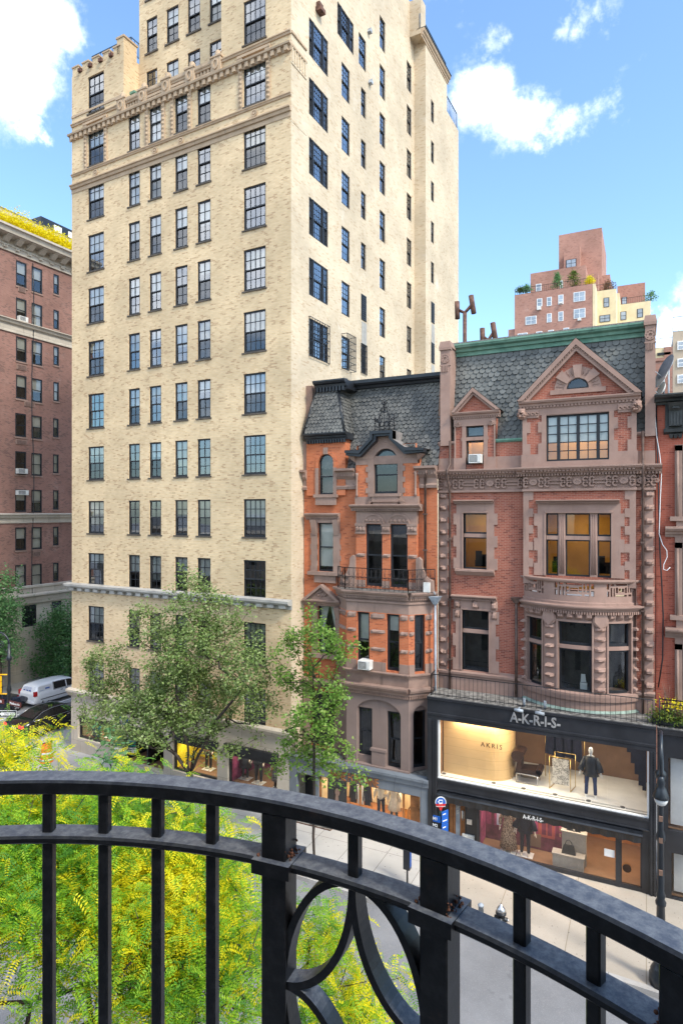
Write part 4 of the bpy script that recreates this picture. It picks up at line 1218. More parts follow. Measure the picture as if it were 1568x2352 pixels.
 for s in (-1, 1):
  for (cx, cz_, r) in ((.22, .28, .15), (.55, .25, .16), (.12, .95, .14), (.3, .62, .1), (.1, 1.3, .08), (.7, .5, .08), (.38, .42, .1)):
   k.tube([(fx + s * (cx * fw / .8 + r * math.cos(w) * (1 - w / 12)), yy, fz + cz_ * .9 + r * math.sin(w) * (1 - w / 12)) for w in [i * .6 for i in range(13)]], .02, 4)
  k.tube([(fx + s * fw, yy, fz), (fx + s * fw, yy, fz + .7)], .02, 4); k.tube([(fx + s * fw * .5, yy, fz), (fx + s * fw * .5, yy, fz + .75)], .022, 4)
  k.tube([(fx + s * fw, yy, fz + .4), (fx + s * fw * .5, yy, fz + .55), (fx, yy, fz + 1.25)], .02, 4)
 k.tube([(fx - fw, yy, fz + .06), (fx + fw, yy, fz + .06)], .014, 4); k.tube([(fx - fw, yy, fz + .45), (fx + fw, yy, fz + .45)], .01, 4)
 k.build('roof_cresting', m['iron'], t)
 # ---- canted bay
 B0 = onY(*Z2(517, 900), Yb)[0]; B1 = onY(*Z2(1088, 900), Yb)[0]; B2 = onY(*Z2(1312, 900), Yw)[0]
 BL = B0 - (B2 - B1)
 zfl2 = onY(*Z2(500, 540), Yb)[1]                           # under balcony cornice
 zs2 = onY(*Z2(560, 1205), Yb)[1]                           # sill of second floor
 zb2 = onY(*Z2(560, 1325), Yb)[1]
 H1 = rect(Z2, 612, 680, 727, 1190, Yb); H2 = rect(Z2, 882, 708, 1002, 1235, Yb)
 H2 = (H2[0], H2[1], H1[2], H1[3]); H1 = (H1[0], H1[1], H1[2], H1[3])
 side = Vector((B2 - B1, Yw - Yb, 0)); SL = side.length; sd_ = side.normalized(); sn = Vector((sd_.y, -sd_.x, 0))
 def MS(a_, b_, z_):                                        # canted side: a along, b inward
  p = Vector((B1, Yb, 0)) + sd_ * a_ - sn * b_
  return (p.x, p.y, z_)
 sideL = Vector((B0 - BL, Yb - Yw, 0)); sl_ = sideL.normalized(); snl = Vector((sl_.y, -sl_.x, 0))
 def ML(a_, b_, z_):
  p = Vector((BL, Yw, 0)) + sl_ * a_ - snl * b_
  return (p.x, p.y, z_)
 def along(px):                                             # px on the side face -> distance along
  lo, hi = 0.0, SL
  for _ in range(30):
   md = (lo + hi) / 2; p = MS(md, 0, 0)
   c, s_ = math.cos(TH), math.sin(TH)
   d_ = -p[0] * s_ + p[1] * c; u = (p[0] * c + p[1] * s_) / d_
   if 784 + u * F < px: lo = md
   else: hi = md
  return lo
 S0, S1_ = along(Z2(1143, 0)[0]), along(Z2(1237, 0)[0])
 zfl_ = onY(*Z2(700, 480), Yb)[1]
 def three(fn):
  fn(None, B0, B1, Yb); fn(MS, 0, SL, 0); fn(ML, 0, SL, 0)
 k = MB()
 wall(k, B0, B1, zs2, H1[3] + .02, [H1, H2], Yb, 0, rv=.24)
 k.M = MS; wall(k, 0, SL, zs2, H1[3] + .02, [(S0, S1_, H1[2], H1[3])], 0, 0, rv=.24)
 k.M = ML; wall(k, 0, SL, zs2, H1[3] + .02, [], 0, 0)
 k.M = None
 k.build('bay_wall', [m['obrick'], m['room']], t)
 window(t, H1, Yb, nx=1, ny=(1, 1), gm='glass_town', fw=.09, set_in=.14, blind=.55)
 window(t, H2, Yb, nx=1, ny=(1, 1), gm='glass_town', fw=.09, set_in=.14, blind=.3)
 window(t, (S0, S1_, H1[2], H1[3]), 0, MS, nx=1, ny=(1, 1), gm='glass_town', fw=.09, set_in=.14)
 zac0, zac1 = onY(*Z2(615, 1200), Yb)[1], onY(*Z2(615, 1122), Yb)[1]
 ac_unit(t, onY(*Z2(617, 1200), Yb - .4)[0], onY(*Z2(727, 1200), Yb - .4)[0], Yb, H1[2] + .02, H1[2] + .02 + (zac1 - zac0))
 k = MB()
 zr1, zr2 = onY(*Z2(520, 840), Yb)[1], onY(*Z2(730, 1020), Yb)[1]
 def trim(M_, p, q, b_):
  k.M = M_
  k.box(p, q, b_, b_ + .3, H1[3] + .02, zfl2, 0)                                   # frieze
  k.run(p - .02, q + .02, [(b_, H1[3] + .42), (b_ - .06, H1[3] + .44), (b_ - .06, H1[3] + .52), (b_, H1[3] + .54)], 0)
  cornice(k, p - (.1 if M_ is None else 0), q + (.02 if M_ is None else .1), b_, zfl2 - .02, zfl_ - .02, .28, 0, .09)
  cornice(k, p - .03, q + .03, b_, zs2 - .2, zs2 + .02, .14, 0)                         # sill course
  k.box(p, q, b_ - .01, b_ + .3, zb2, zs2 - .18, 0)
  cornice(k, p - .04, q + (.02 if M_ is None else .06), b_, zb2 - .42, zb2 + .02, .26, 0, .08)
  seg = ([(B0, H1[0]), (H1[1], H2[0]), (H2[1], B1)] if M_ is None else [(0, S0), (S1_, SL)] if M_ is MS else [(0, SL)])
  for (x0, x1) in seg:
   for z in (zr1 - .1, zr2 - .1): k.rock(x0, x1, b_ - .05, b_ + .02, z, z + .2, 0)
   k.rock(x0, x1, b_ - .04, b_ + .02, H1[3] - .28, H1[3] + .02, 0)
   k.box(x0 + .005, x1 - .005, b_ - .03, b_ + .02, zs2 + .02, zs2 + .42, 0)
 three(trim); k.M = None
 k.build('bay_trim', m['brown'], t)
 k = MB()                                                  # balcony floor on the bay
 k.poly([(BL - .1, Yw, zfl_), (B0 - .1, Yb - .25, zfl_), (B1 + .1, Yb - .25, zfl_), (B2 + .2, Yw, zfl_)], 0)
 k.build('balcony_floor', m['roofdirt'], t)
 # scroll consoles either side of the balcony
 for x in (P1 + .02, P0 - .42):
  k = MB()
  s = 1 if x > P0 else -1
  x0, x1 = (P1 + .02, P1 + .62) if s > 0 else (P0 - .62, P0 - .02)
  base = P1 if s > 0 else P0
  pr = [(base, zfl_), (base + s * .75, zfl_), (base + s * .72, zfl_ + .45), (base + s * .42, zfl_ + .62), (base + s * .26, zfl_ + 1.0), (base + s * .24, zfl_ + 1.3), (base + s * .12, zfl_ + 1.42), (base, zfl_ + 1.36)]
  k.slab(pr, Yp - .12, Yp + .12, 0)
  k.ring(arcpts(base + s * .42, zfl_ + .36, .2, 0, 360, 14), arcpts(base + s * .42, zfl_ + .36, .12, 0, 360, 14), Yp - .17, Yp - .12, 0)
  k.build('scroll_bracket', m['brown'], t)
 railing(t, [(B0 - .55, Yw - .5, zfl_), (B0 - .02, Yb - .12, zfl_), (B1 + .02, Yb - .12, zfl_), (B2 + .1, Yw - .08, zfl_)], .92, .2, 'balcony_railing', 'iron', .014, .58, scroll=True)
 k = MB(); gx = onY(*Z2(1262, 440), Yw - .3)[0]
 k.box(gx - .12, gx + .14, Yw - .5, Yw - .35, zfl_, zfl_ + .4); k.build('utility_box', m['acwhite'], t)
 # ---- parlour floor: painted brownstone with a broad blind arch
 zp1 = zb2 - .4; zp0 = zled + .02
 G1 = rect(Z2, 615, 1560, 742, 2060, Yb); G2 = rect(Z2, 880, 1605, 1010, 2150, Yb)
 G1 = (G1[0], G1[1], zp0 + .35, G1[3]); G2 = (G2[0], G2[1], zp0 + .05, G1[3])
 k = MB()
 wall(k, B0, B1, zp0, zp1, [G1, G2], Yb + .12, 0, rv=.2)
 k.M = MS; wall(k, 0, SL, zp0, zp1, [(S0 - .04, S1_ + .1, zp0 + .1, G1[3] + .1)], .1, 0, rv=.2)
 k.M = ML; wall(k, 0, SL, zp0, zp1, [], .0, 0)
 k.M = None
 zar = onY(*Z2(700, 1478), Yb)[1]
 ac = (G1[0] + G2[1]) / 2; ah = (G2[1] - G1[0]) / 2 + .02
 zspr = G1[3] - .15
 o = [(B0, zp0), (B0, zp1), (B1, zp1), (B1, zp0)]
 arch = arcpts(ac, zspr, ah, 180, 0, 16, zar - zspr)
 for i in range(16):                                         # outer order of the arch, proud of the inner wall
  (p, z), (q, w) = arch[i], arch[i + 1]
  k.poly([(p, Yb, z), (q, Yb, w), (q, Yb, zp1), (p, Yb, zp1)], 0); k.poly([(p, Yb, z), (q, Yb, w), (q, Yb + .12, w), (p, Yb + .12, z)], 0)
 for (p, q) in ((B0, ac - ah), (ac + ah, B1)):
  k.box(p, q, Yb, Yb + .3, zp0, zp1, 0)
 k.M = MS
 k.box(0, S0 - .06, 0, .3, zp0, zp1, 0); k.box(S1_ + .12, SL, 0, .3, zp0, zp1, 0)
 sc = (S0 + S1_) / 2 + .03; sh = (S1_ - S0) / 2 + .09
 arch = arcpts(sc, G1[3] - .05, sh, 180, 0, 10, .36)
 for i in range(10):
  (p, z), (q, w) = arch[i], arch[i + 1]
  k.poly([(p, 0, z), (q, 0, w), (q, 0, zp1), (p, 0, zp1)], 0); k.poly([(p, 0, z), (q, 0, w), (q, .1, w), (p, .1, z)], 0)
 k.M = None
 k.box(G1[1] + .03, G2[0] - .03, Yb - .02, Yb + .15, zp0, zp0 + .75, 0); k.box(G1[1] - .02, G2[0] + .02, Yb - .05, Yb + .15, zp0 + .66, zp0 + .76, 0)
 k.box(B0 - .04, B1 + .06, Yb - .1, Yb + .2, zp0 - .02, zp0 + .06, 0)
 k.build('parlour_front', [m['paintbrown'], m['room']], t)
 window(t, G1, Yb + .12, nx=1, ny=(1, 1), gm='glass_town', fw=.09); window(t, G2, Yb + .12, nx=1, ny=(1, 1), gm='glass_town', fw=.09)
 window(t, (S0 - .04, S1_ + .1, zp0 + .1, G1[3] + .1), .1, MS, nx=1, ny=(1, 1), gm='glass_town', fw=.09)
 k = MB()                                                    # dried branches standing in the window
 cx = (G2[0] + G2[1]) / 2
 for i in range(9):
  a_ = rw.uniform(-.5, .5); l = rw.uniform(.5, .95)
  p = [(cx, Yb + .5, G2[2] + .05), (cx + a_ * .3, Yb + .5, G2[2] + l * .5), (cx + a_ * .6 * 1, Yb + .47, G2[2] + l)]
  k.tube(p, [.014, .01, .004], 4)
 k.build('dried_branches', m['stucco'], t)
 # ---- shopfront
 f0 = -14.25; f1 = onY(*Z6(1397, 500), Ys)[0]
 fz0 = onY(*Z6(430, 405), Ys)[1]
 so_ = rect(Z6, 430, 405, 1322, 800, Ys); so_ = (so_[0], so_[1], .15, so_[3])
 door = rect(Z6, 240, 365, 400, 700, Ys); door = (door[0], door[1], .02, so_[3] - .05)
 k = MB()
 wall(k, f0, f1, 0, zled - .3, [so_, door], Ys, 0, rv=.25, room=False)
 k.poly([(f0, Yw, zled), (f1, Yw, zled), (f1, Ys - .05, zled), (f0, Ys - .05, zled)], 1)
 k.build('shop_fascia', [m['shopgrey'], m['roofdirt']], t)
 k = MB()
 k.run(f0, f1, [(Ys, zled - .3), (Ys - .06, zled - .3), (Ys - .08, zled - .1), (Ys - .14, zled - .08), (Ys - .14, zled + .02), (Ys + .3, zled + .02)], 0)
 k.build('shop_cornice', m['shopgrey'], t)
 x0, z_ = onY(*Z6(532, 372), Ys); x1, z2_ = onY(*Z6(962, 462), Ys)
 o = text('ANNE FONTAINE', .46, m['wood'], t, face((x0 + x1) / 2, Ys - .03, so_[3] + (zled - .3 - so_[3]) * .5), 'shop_lettering', .02)
 s = (x1 - x0) / max(.1, o.dimensions.x)
 o.data.transform(Matrix.Translation(Vector(((x0 + x1) / 2, Ys, so_[3] + .4)) - ORG[t.name]) @ Matrix.Diagonal((s, 1, 1.1, 1)) @ Matrix.Translation(-(Vector(((x0 + x1) / 2, Ys, so_[3] + .4)) - ORG[t.name])))
 k = MB()                                                    # shop interior
 bk = Ys + 2.0
 ceil = so_[3] + .02
 k.poly([(so_[0], bk, .1), (so_[1], bk, .1), (so_[1], bk, ceil), (so_[0], bk, ceil)], 0)
 k.poly([(so_[0], Ys + .25, .12), (so_[1], Ys + .25, .12), (so_[1], bk, .12), (so_[0], bk, .12)], 1)
 k.poly([(so_[0], Ys + .25, ceil), (so_[1], Ys + .25, ceil), (so_[1], bk, ceil), (so_[0], bk, ceil)], 0)
 for x in (so_[0] - .005, so_[1] + .005): k.poly([(x, Ys + .2, .1), (x, bk, .1), (x, bk, ceil), (x, Ys + .2, ceil)], 0)
 k.poly([(door[0], Ys + .8, 0), (door[1], Ys + .8, 0), (door[1], Ys + .8, door[3]), (door[0], Ys + .8, door[3])], 2)
 k.box(door[0] - .05, door[1] + .05, Ys + .25, Ys + .3, 0, .02, 2)
 k.build('shop_room', [m['cream'], m['wood'], m['black']], t)
 k = MB()
 zz = so_[3]
 dx = onY(*Z6(1160, 600), Ys)[0]
 for x in (so_[0], so_[0] + 1.9, dx, so_[1] - .07): k.box(x, x + .07, Ys + .12, Ys + .2, .15, zz, 0)
 k.box(so_[0] + .07, so_[1] - .07, Ys + .12, Ys + .2, zz - .07, zz, 0); k.box(so_[0] + .07, dx, Ys + .12, Ys + .2, .15, .3, 0)
 fr = k.build('shop_window_frame', m['wood'], t)
 k = MB(); k.poly([(so_[0], Ys + .16, .15), (dx, Ys + .16, .15), (dx, Ys + .16, zz), (so_[0], Ys + .16, zz)]); k.build('pane', m['glass_low'], fr)
 k = MB()
 k.box(dx + .32, so_[1] - .1, Ys + .15, Ys + .2, .1, zz - .1, 0)
 k.ring(arcpts((dx + so_[1]) / 2 + .12, zz - .75, .3, 0, 180, 12) + [((dx + so_[1]) / 2 - .18, .4), ((dx + so_[1]) / 2 + .42, .4)], arcpts((dx + so_[1]) / 2 + .12, zz - .75, .24, 0, 180, 12) + [((dx + so_[1]) / 2 - .12, .5), ((dx + so_[1]) / 2 + .36, .5)], Ys + .12, Ys + .15, 0, True)
 k.build('shop_door', m['wood'], t)
 shop_lamp('shop', (so_[0] + so_[1]) / 2, Ys + .9, ceil - .1, 30, so_[1] - so_[0] - .5, t)
 # poster and clothes in the window
 pl, pr_ = onY(*Z6(513, 500), Ys + .45)[0], onY(*Z6(680, 500), Ys + .45)[0]
 poster(pl, pr_, Ys + .45, .35, zz - .12)
 hx0, hx1 = onY(*Z6(700, 520), Ys + .8)[0], onY(*Z6(890, 520), Ys + .8)[0]
 rackz = zz - .3
 q = thing('clothes_rail', 'gold clothes rail holding a row of folded-sleeve tops inside the grey stone shop window', 'clothes rail', ((hx0 + hx1) / 2, Ys + .9, .15))
 k = MB(); k.tube([(hx0, Ys + .9, rackz), (hx1, Ys + .9, rackz)], .015, 5)
 for x in (hx0, hx1): k.tube([(x, Ys + .9, .15), (x, Ys + .9, rackz)], .015, 5)
 k.build('rail', m['wood'], q)
 for i, (nm, mt, lb) in enumerate((('black', m['black'], 'black top hanging first on the rail in the grey stone shop window'), ('cream', m['white'], 'cream buttoned shirt hanging on the rail in the grey stone shop window'), ('navy', navy, 'navy blue shirt hanging on the rail in the grey stone shop window'))):
  cx = hx0 + (hx1 - hx0) * (.18 + .32 * i); g_ = thing('shirt', lb, 'shirt', (cx, Ys + .88, rackz - .95), group='clothes on the shop rail')
  shirt(g_, cx, Ys + .86, rackz - .04, mt)
 for i, px in enumerate((985, 1100)):
  x = onY(*Z6(px, 600), Ys + .8)[0]
  mannequin('shop_mannequin', ('headless mannequin in a pale blouse and dark skirt with hand on hip behind shop glass', 'headless mannequin in a white ruffled dress and dark stockings behind shop glass')[i], (x, Ys + .75, .13), 1.72 if i else 1.75, skin=m['mann'], top=m['offwhite'], legs=navy if i == 0 else m['black'], dress=(i == 1), head=False, arms='hip' if i == 0 else 'down', group='mannequins in the grey stone shop')
 # grey downpipe between the houses
 gx, gz = onY(*Z2(1332, 590), Yw - .25)
 k = MB(); k.frustum((gx - .06, gx + .06, Yw - .31, Yw - .19), (gx - .24, gx + .24, Yw - .45, Yw - .05), gz - .12, gz + .22)
 k.tube([(gx, Yw - .25, gz - .1), (gx + .02, Yw - .25, zled + 1.2)], .05, 8); k.tube([(gx - .3, Yw - .3, gz + .75), (gx, Yw - .25, gz + .3)], .035, 6)
 k.build('rainwater_head', m['greypipe'], t)
 bx, bz = onY(*Z1(1240, 1100), Yw - .12)
 downpipe(t, [(bx + .12, Yw - .4, bz + .3), (bx + .12, Yw - .42, bz + .15), (bx, Yw - .12, bz), (bx, Yw - .12, zfl_ + .1)], .055, 'pipe', (bz - 1.5, bz - 3))
 railing(t, [(f0 + .2, Ys + .1, zled), (B0 - .5, Ys + .1, zled)], .75, .14, 'ledge_railing')
 return dict(zled=zled, XR=XR)
# ------------------------------------------------------------------ two-storey fashion shopfront
m['maple'] = None
def _maple():
 q = NT('pale_maple_panels')
 xy = q.t.nodes.new('ShaderNodeSeparateXYZ'); q.set(xy.inputs[0], q.coord())
 line = q.math('LESS_THAN', q.math('FRACT', q.math('MULTIPLY', xy.outputs[2], 2.9)), .03)
 c = q.mixc(q.noise(2.0, 4, .6, stretch=(1, 1, 6)), (.70, .50, .26), (.60, .40, .19))
 c = q.mixc(q.math('MULTIPLY', line, .5), c, (.30, .19, .08))
 return q.finish(c, .45)
m['maple'] = _maple()
def _marble():
 q = NT('veined_marble_print')
 n = q.noise(4, 7, .75)
 v = q.math('ABSOLUTE', q.math('SUBTRACT', n, .5))
 return q.finish(q.mixc(q.ramp(v, .0, .035), (.06, .055, .05), (.66, .62, .55)), .6)
m['marble'] = _marble()
m['gold'] = plain('brass_tube', (.55, .38, .14), .3, .1, 4, .5, .8)
m['leather'] = plain('brown_leather', (.03, .015, .01), .4, .35, 3)
m['plum'] = plain('plum_panelling', (.30, .055, .14), .7, .5, 2.5)
m['taupe'] = plain('taupe_shop_wall', (.26, .15, .085), .8, .12, 1)
m['orange'] = plain('amber_shop_wall', (.46, .20, .055), .7, .2, .8)
m['letter'] = plain('silver_letters', (.36, .35, .34), .4, .15, 3, .4, .2)
def build_shopfront(t, x0, x1, Ys, zled):
 PY = lambda x, y, d=0.0: onY(*Z5(x, y), Ys + d)
 zf0 = PY(102, 300)[1]                                   # bottom of fascia
 U = rect(Z5, 165, 310, 1366, 640, Ys); U = (U[0], U[1], U[2], U[3])
 zs0 = PY(140, 706)[1]; zaw = PY(160, 750)[1]
 k = MB()                                                # fascia with stepped mouldings
 k.run(x0, x1, [(Ys, zled - .02), (Ys - .10, zled - .02), (Ys - .10, zled - .09), (Ys - .03, zled - .12), (Ys - .03, zf0 + .26), (Ys - .07, zf0 + .24), (Ys - .07, zf0 + .17), (Ys - .04, zf0 + .15), (Ys - .04, zf0 + .0), (Ys + .2, zf0), (Ys + .2, zled - .02)], 0)
 k.build('fascia', m['shopblack'], t)
 k = MB()                                                # side columns with bead moulding, spandrel
 zt = zf0
 for (p, q) in ((x0, U[0] - .04), (U[1] + .04, x1)):
  k.box(p, q, Ys - .04, Ys + .3, 0, zt, 0); k.box(p + .04, p + (q - p) * .45, Ys - .09, Ys - .03, 0, zt, 0); k.box(q - .07, q, Ys - .07, Ys - .03, 0, zt, 0)
  for i in range(int(zt / .09)): k.box(p + (q - p) * .52, p + (q - p) * .68, Ys - .06, Ys - .03, i * .09, i * .09 + .05, 0)
 k.box(U[0] - .04, U[1] + .04, Ys - .02, Ys + .3, zs0, U[2] - .05, 0)
 k.run(U[0] - .04, U[1] + .04, [(Ys - .02, zs0), (Ys - .06, zs0), (Ys - .08, zs0 + .05), (Ys - .02, zs0 + .07)], 0)
 k.run(U[0] - .04, U[1] + .04, [(Ys - .02, U[2] - .14), (Ys - .07, U[2] - .13), (Ys - .07, U[2] - .05), (Ys + .1, U[2] - .03)], 0)
 for i in range(1, 7): x = U[0] + (U[1] - U[0]) * i / 7; k.box(x - .008, x + .008, Ys - .028, Ys, zs0 + .08, U[2] - .15, 0)
 k.build('shopfront_frame', m['shopblack'], t)
 k = MB()
 k.box(U[0] - .03, U[1] + .03, Ys + .0, Ys + .14, U[2] - .045, U[2] + .0, 0)
 k.box(U[0] - .03, U[0] + .04, Ys + .02, Ys + .12, U[2], U[3], 0); k.box(U[1] - .02, U[1] + .03, Ys + .02, Ys + .12, U[2], U[3], 0)
 f = k.build('display_frame', m['white'], t)
 k = MB(); xs = [U[0] + .04, PY(332, 500)[0], PY(1133, 600)[0], U[1] - .02]
 for i in range(3): k.poly([(xs[i] + .004, Ys + .08, U[2]), (xs[i + 1] - .004, Ys + .08, U[2]), (xs[i + 1] - .004, Ys + .08, U[3]), (xs[i] + .004, Ys + .08, U[3])])
 k.build('pane', m['glass_low'], f)
 # lettering on fascia
 a = PY(577, 330); b = PY(866, 348)
 o = text('A-K-R-I-S-', .5, m['letter'], t, face((a[0] + b[0]) / 2, Ys - .05, (zled + zf0) / 2 + .06), 'sign_lettering', .02, bold=True)
 s = (b[0] - a[0]) / max(.1, o.dimensions.x); c = Vector(((a[0] + b[0]) / 2, Ys, (zled + zf0) / 2 + .06)) - ORG[t.name]
 o.data.transform(Matrix.Translation(c) @ Matrix.Diagonal((s, 1, 1.05, 1)) @ Matrix.Translation(-c))
 for px in (632, 752):                                   # sign spotlights on the fascia edge
  k = MB()
  x, z = PY(px, 265); z = zled + .02
  k.tube([(x, Ys - .02, z), (x, Ys - .22, z + .02)], .03, 6); k.tube([(x - .16, Ys - .26, z - .03), (x + .16, Ys - .26, z - .05)], .06, 8)
  k.tube([(x + .12, Ys + .2, z), (x + .12, Ys + .2, z + .3)], .05, 6)
  k.build('sign_spotlight', m['greypipe'], t)
 # ---- upper display room
 D = 3.0; zfl, zc = U[2] + .02, U[3] + .02
 k = MB()
 k.poly([(U[0], Ys + .14, zfl), (U[1], Ys + .14, zfl), (U[1], Ys + D, zfl), (U[0], Ys + D, zfl)], 1)
 k.poly([(U[0], Ys + .14, zc), (U[1], Ys + .14, zc), (U[1], Ys + D, zc), (U[0], Ys + D, zc)], 1)
 k.poly([(U[0], Ys + D, zfl), (U[1], Ys + D, zfl), (U[1], Ys + D, zc), (U[0], Ys + D, zc)], 0)
 for x in (U[0], U[1]): k.poly([(x, Ys + .14, zfl), (x, Ys + D, zfl), (x, Ys + D, zc), (x, Ys + .14, zc)], 0)
 k.build('display_room', [m['taupe'], m['white']], t)
 k = MB()                                                # curved maple screen on the left
 xr = PY(560, 500, .9)[0]
 P = [(U[0] + .05, Ys + .5), (U[0] + 1.1, Ys + .46)]
 rad = .95; cx = xr - rad + .2; cy = Ys + .46 + rad
 P += [(cx + rad * math.sin(w), cy - rad * math.cos(w)) for w in [R(a_) for a_ in range(0, 121, 10)]]
 for i in range(len(P) - 1):
  (p, q), (p2, q2) = P[i], P[i + 1]; k.poly([(p, q, zfl), (p2, q2, zfl), (p2, q2, zc - .12), (p, q, zc - .12)], 0, i > 1)
 k.build('curved_screen', m['maple'], t)
 a = PY(425, 452, .5); b = PY(523, 447, .5)
 o = text('AKRIS', .26, m['leather'], t, face((a[0] + b[0]) / 2 - .02, Ys + .40, (a[1] + b[1]) / 2 - .06), 'screen_lettering', .004, spacing=1.3)
 k = MB()                                                # vents and recessed lights along the sill
 for i in range(6):
  x = PY((175, 463, 635, 818, 1012, 1210)[i], 700)[0] + .05
  k.lathe([(.0, zfl + .012), (.055, zfl + .012), (.085, zfl + .02), (.085, zfl + .004)], x, Ys + .34, 12, 0)
  k.slab(arcpts(x, Ys + .34, .04, 0, 360, 10), 0, .001, 1) if False else None
  if i:
   for j in range(26): k.box(x + .12 + j * .036, x + .136 + j * .036, Ys + .26, Ys + .36, zfl + .001, zfl + .006, 0)
 k.build('floor_vents', m['acgrill'], t)
 shop_lamp('display', (U[0] + U[1]) / 2 - 1.4, Ys + .35, zc - .06, 34, 3.6, t, (1.0, .80, .52), .25)
 shop_lamp('display_right', (U[0] + U[1]) / 2 + 1.9, Ys + 1.0, zc - .06, 13, 2.6, t, (1.0, .84, .62), .4)
 k = MB()                                                # stepped dark curtain at the right
 cx0 = PY(1245, 600, 1.6)[0]
 xe = U[1] - .05; n = 5
 for i in range(n):
  p = cx0 + (xe - cx0) * i / n; q = cx0 + (xe - cx0) * (i + 1) / n
  k.box(p, q, Ys + 1.75 - i * .07, Ys + 1.8, zfl + (zc - zfl) * (.66 - .16 * i if i < 4 else .12), zc - .02, 0)
 k.build('stepped_curtain', m['navy'], t)
 # leather chair
 x = PY(675, 620, 1.1)[0]; w = (PY(735, 620, 1.1)[0] - PY(612, 620, 1.1)[0]) * 1.25
 q = thing('leather_armchair', 'brown leather armchair on chrome legs beside the curved wood screen upstairs in the shop', 'armchair', (x, Ys + 1.1, zfl))
 k = MB(lambda a_, b_, z: (x + a_ * w, Ys + 1.1 + b_ * .8, zfl + z * w))
 k.slab(arcpts(-.34, 1.0, .22, 90, 270, 8) + [(-.42, .35), (-.2, .35), (-.18, .9), (-.05, 1.12), (-.12, 1.2)], -.4, .4, 0); k.build('backrest', m['leather'], q); k.v = []; k.f = []; k.m = []; k.sm = []
 k.slab([(-.2, .3), (.5, .36), (.56, .5), (.5, .58), (-.2, .52)], -.4, .4, 0); k.slab(arcpts(.46, .52, .12, -90, 180, 10), -.4, .4); k.build('seat', m['leather'], q); k.v = []; k.f = []; k.m = []; k.sm = []
 for b_ in (-.38, .38): k.tube([(-.36, b_, 0), (-.36, b_, .36), (.42, b_, .36)], .03, 6); k.tube([(-.36, b_, .01), (.42, b_, .01), (.42, b_, .36)], .03, 6)
 k.build('chrome_legs', m['metal'], q)
 # easel frames with marble print
 fx0, fz1 = PY(802, 520, .8); fx1 = PY(922, 520, .8)[0]
 q = thing('framed_print', 'brass floor frame holding a black and white veined print upstairs in the shop window', 'display frame', ((fx0 + fx1) / 2, Ys + .85, zfl))
 k = MB()
 for yy, dx in ((Ys + .8, 0), (Ys + 1.35, .12)):
  for xx in (fx0, fx1): k.tube([(xx + dx, yy, zfl), (xx + dx, yy, fz1)], .016, 4)
  k.tube([(fx0 + dx, yy, fz1), (fx1 + dx, yy, fz1)], .016, 4)
 for xx in (fx0, fx1):
  k.tube([(xx, Ys + .8, zfl + .02), (xx + .12, Ys + 1.35, zfl + .02)], .016, 4)
 k.build('frame', m['gold'], q)
 k = MB(); k.box(fx0 + .1, fx1 - .06, Ys + .79, Ys + .81, zfl + .22, fz1 - .05); k.build('print', m['marble'], q)
 # hanging garments behind
 hx = PY(880, 430, 1.6)[0]
 q = thing('garment_rail', 'brass rail of dark navy garments hanging upstairs behind the veined print', 'clothes rail', (hx, Ys + 1.9, zfl))
 k = MB(); zz = zc - .45
 k.tube([(hx - .7, Ys + 1.9, zz), (hx + .75, Ys + 1.9, zz)], .016, 5)
 for xx in (hx - .7, hx + .75): k.tube([(xx, Ys + 1.9, zfl), (xx, Ys + 1.9, zz)], .016, 5)
 k.build('rail', m['gold'], q)
 k = MB()
 for i in range(4): k.slab([(hx - .5 + i * .32 + a_ * .9, zz - .05 + b_ * .9) for a_, b_ in ((-.05, 0), (-.2, -.08), (-.24, -.95), (.24, -1.0 - .2 * (i % 2)), (.2, -.08), (.05, 0))], Ys + 1.86, Ys + 1.92)
 k.build('garments', m['navy'], q)
 mx, mz = PY(1030, 760, .75)
 hh = PY(1030, 468, .75)[1] - zfl
 mannequin('shop_mannequin', 'white headed mannequin in navy coat and blue jeans upstairs in the shop', (mx + .05, Ys + .75, zfl), hh, m['white'], m['black'], m['jeans'], coat=True, arms='out', hem=.78, stance=.13)
 # ---- street floor
 k = MB()                                                # folded awning
 ax1 = PY(1336, 1000)[0]
 k.run(U[0] + .02, ax1, [(Ys, zs0 - .02), (Ys - .26, zs0 - .05), (Ys - .3, zs0 - .1), (Ys - .26, zs0 - .15), (Ys, zs0 - .15)], 0)
 aw = k.build('awning', m['black'], t)
 k = MB(); rn = random.Random(3); n = 60
 for i in range(n):
  p = U[0] + .06 + (ax1 - U[0] - .1) * i / n; q_ = U[0] + .06 + (ax1 - U[0] - .1) * (i + 1) / n
  d0, d1 = .05 * math.sin(i * 1.7), .05 * math.sin((i + 1) * 1.7)
  k.poly([(p, Ys - .22 + d0, zs0 - .14), (q_, Ys - .22 + d1, zs0 - .14), (q_, Ys - .17 + d1, zs0 - .40), (p, Ys - .17 + d0, zs0 - .40)])
 k.build('valance', m['black'], aw)
 a = PY(650, 857, -.2); b = PY(768, 880, -.2)
 o = text('A-K-R-I-S-', .22, m['white'], t, face((a[0] + b[0]) / 2, Ys - .27, zs0 - .26), 'awning_lettering', .004, bold=True)
 s = (b[0] - a[0]) / max(.1, o.dimensions.x); c = Vector(((a[0] + b[0]) / 2, Ys, zs0 - .26)) - ORG[t.name]
 o.data.transform(Matrix.Translation(c) @ Matrix.Diagonal((s, 1, 1.0, 1)) @ Matrix.Translation(-c))
 zt = zs0 - .02
 dx0, dx1 = PY(205, 900)[0], PY(306, 900)[0]; bx1 = PY(392, 900)[0]; wx1 = PY(1180, 1150)[0]; gx0, gx1 = PY(1207, 1150)[0], PY(1332, 1150)[0]
 k = MB()
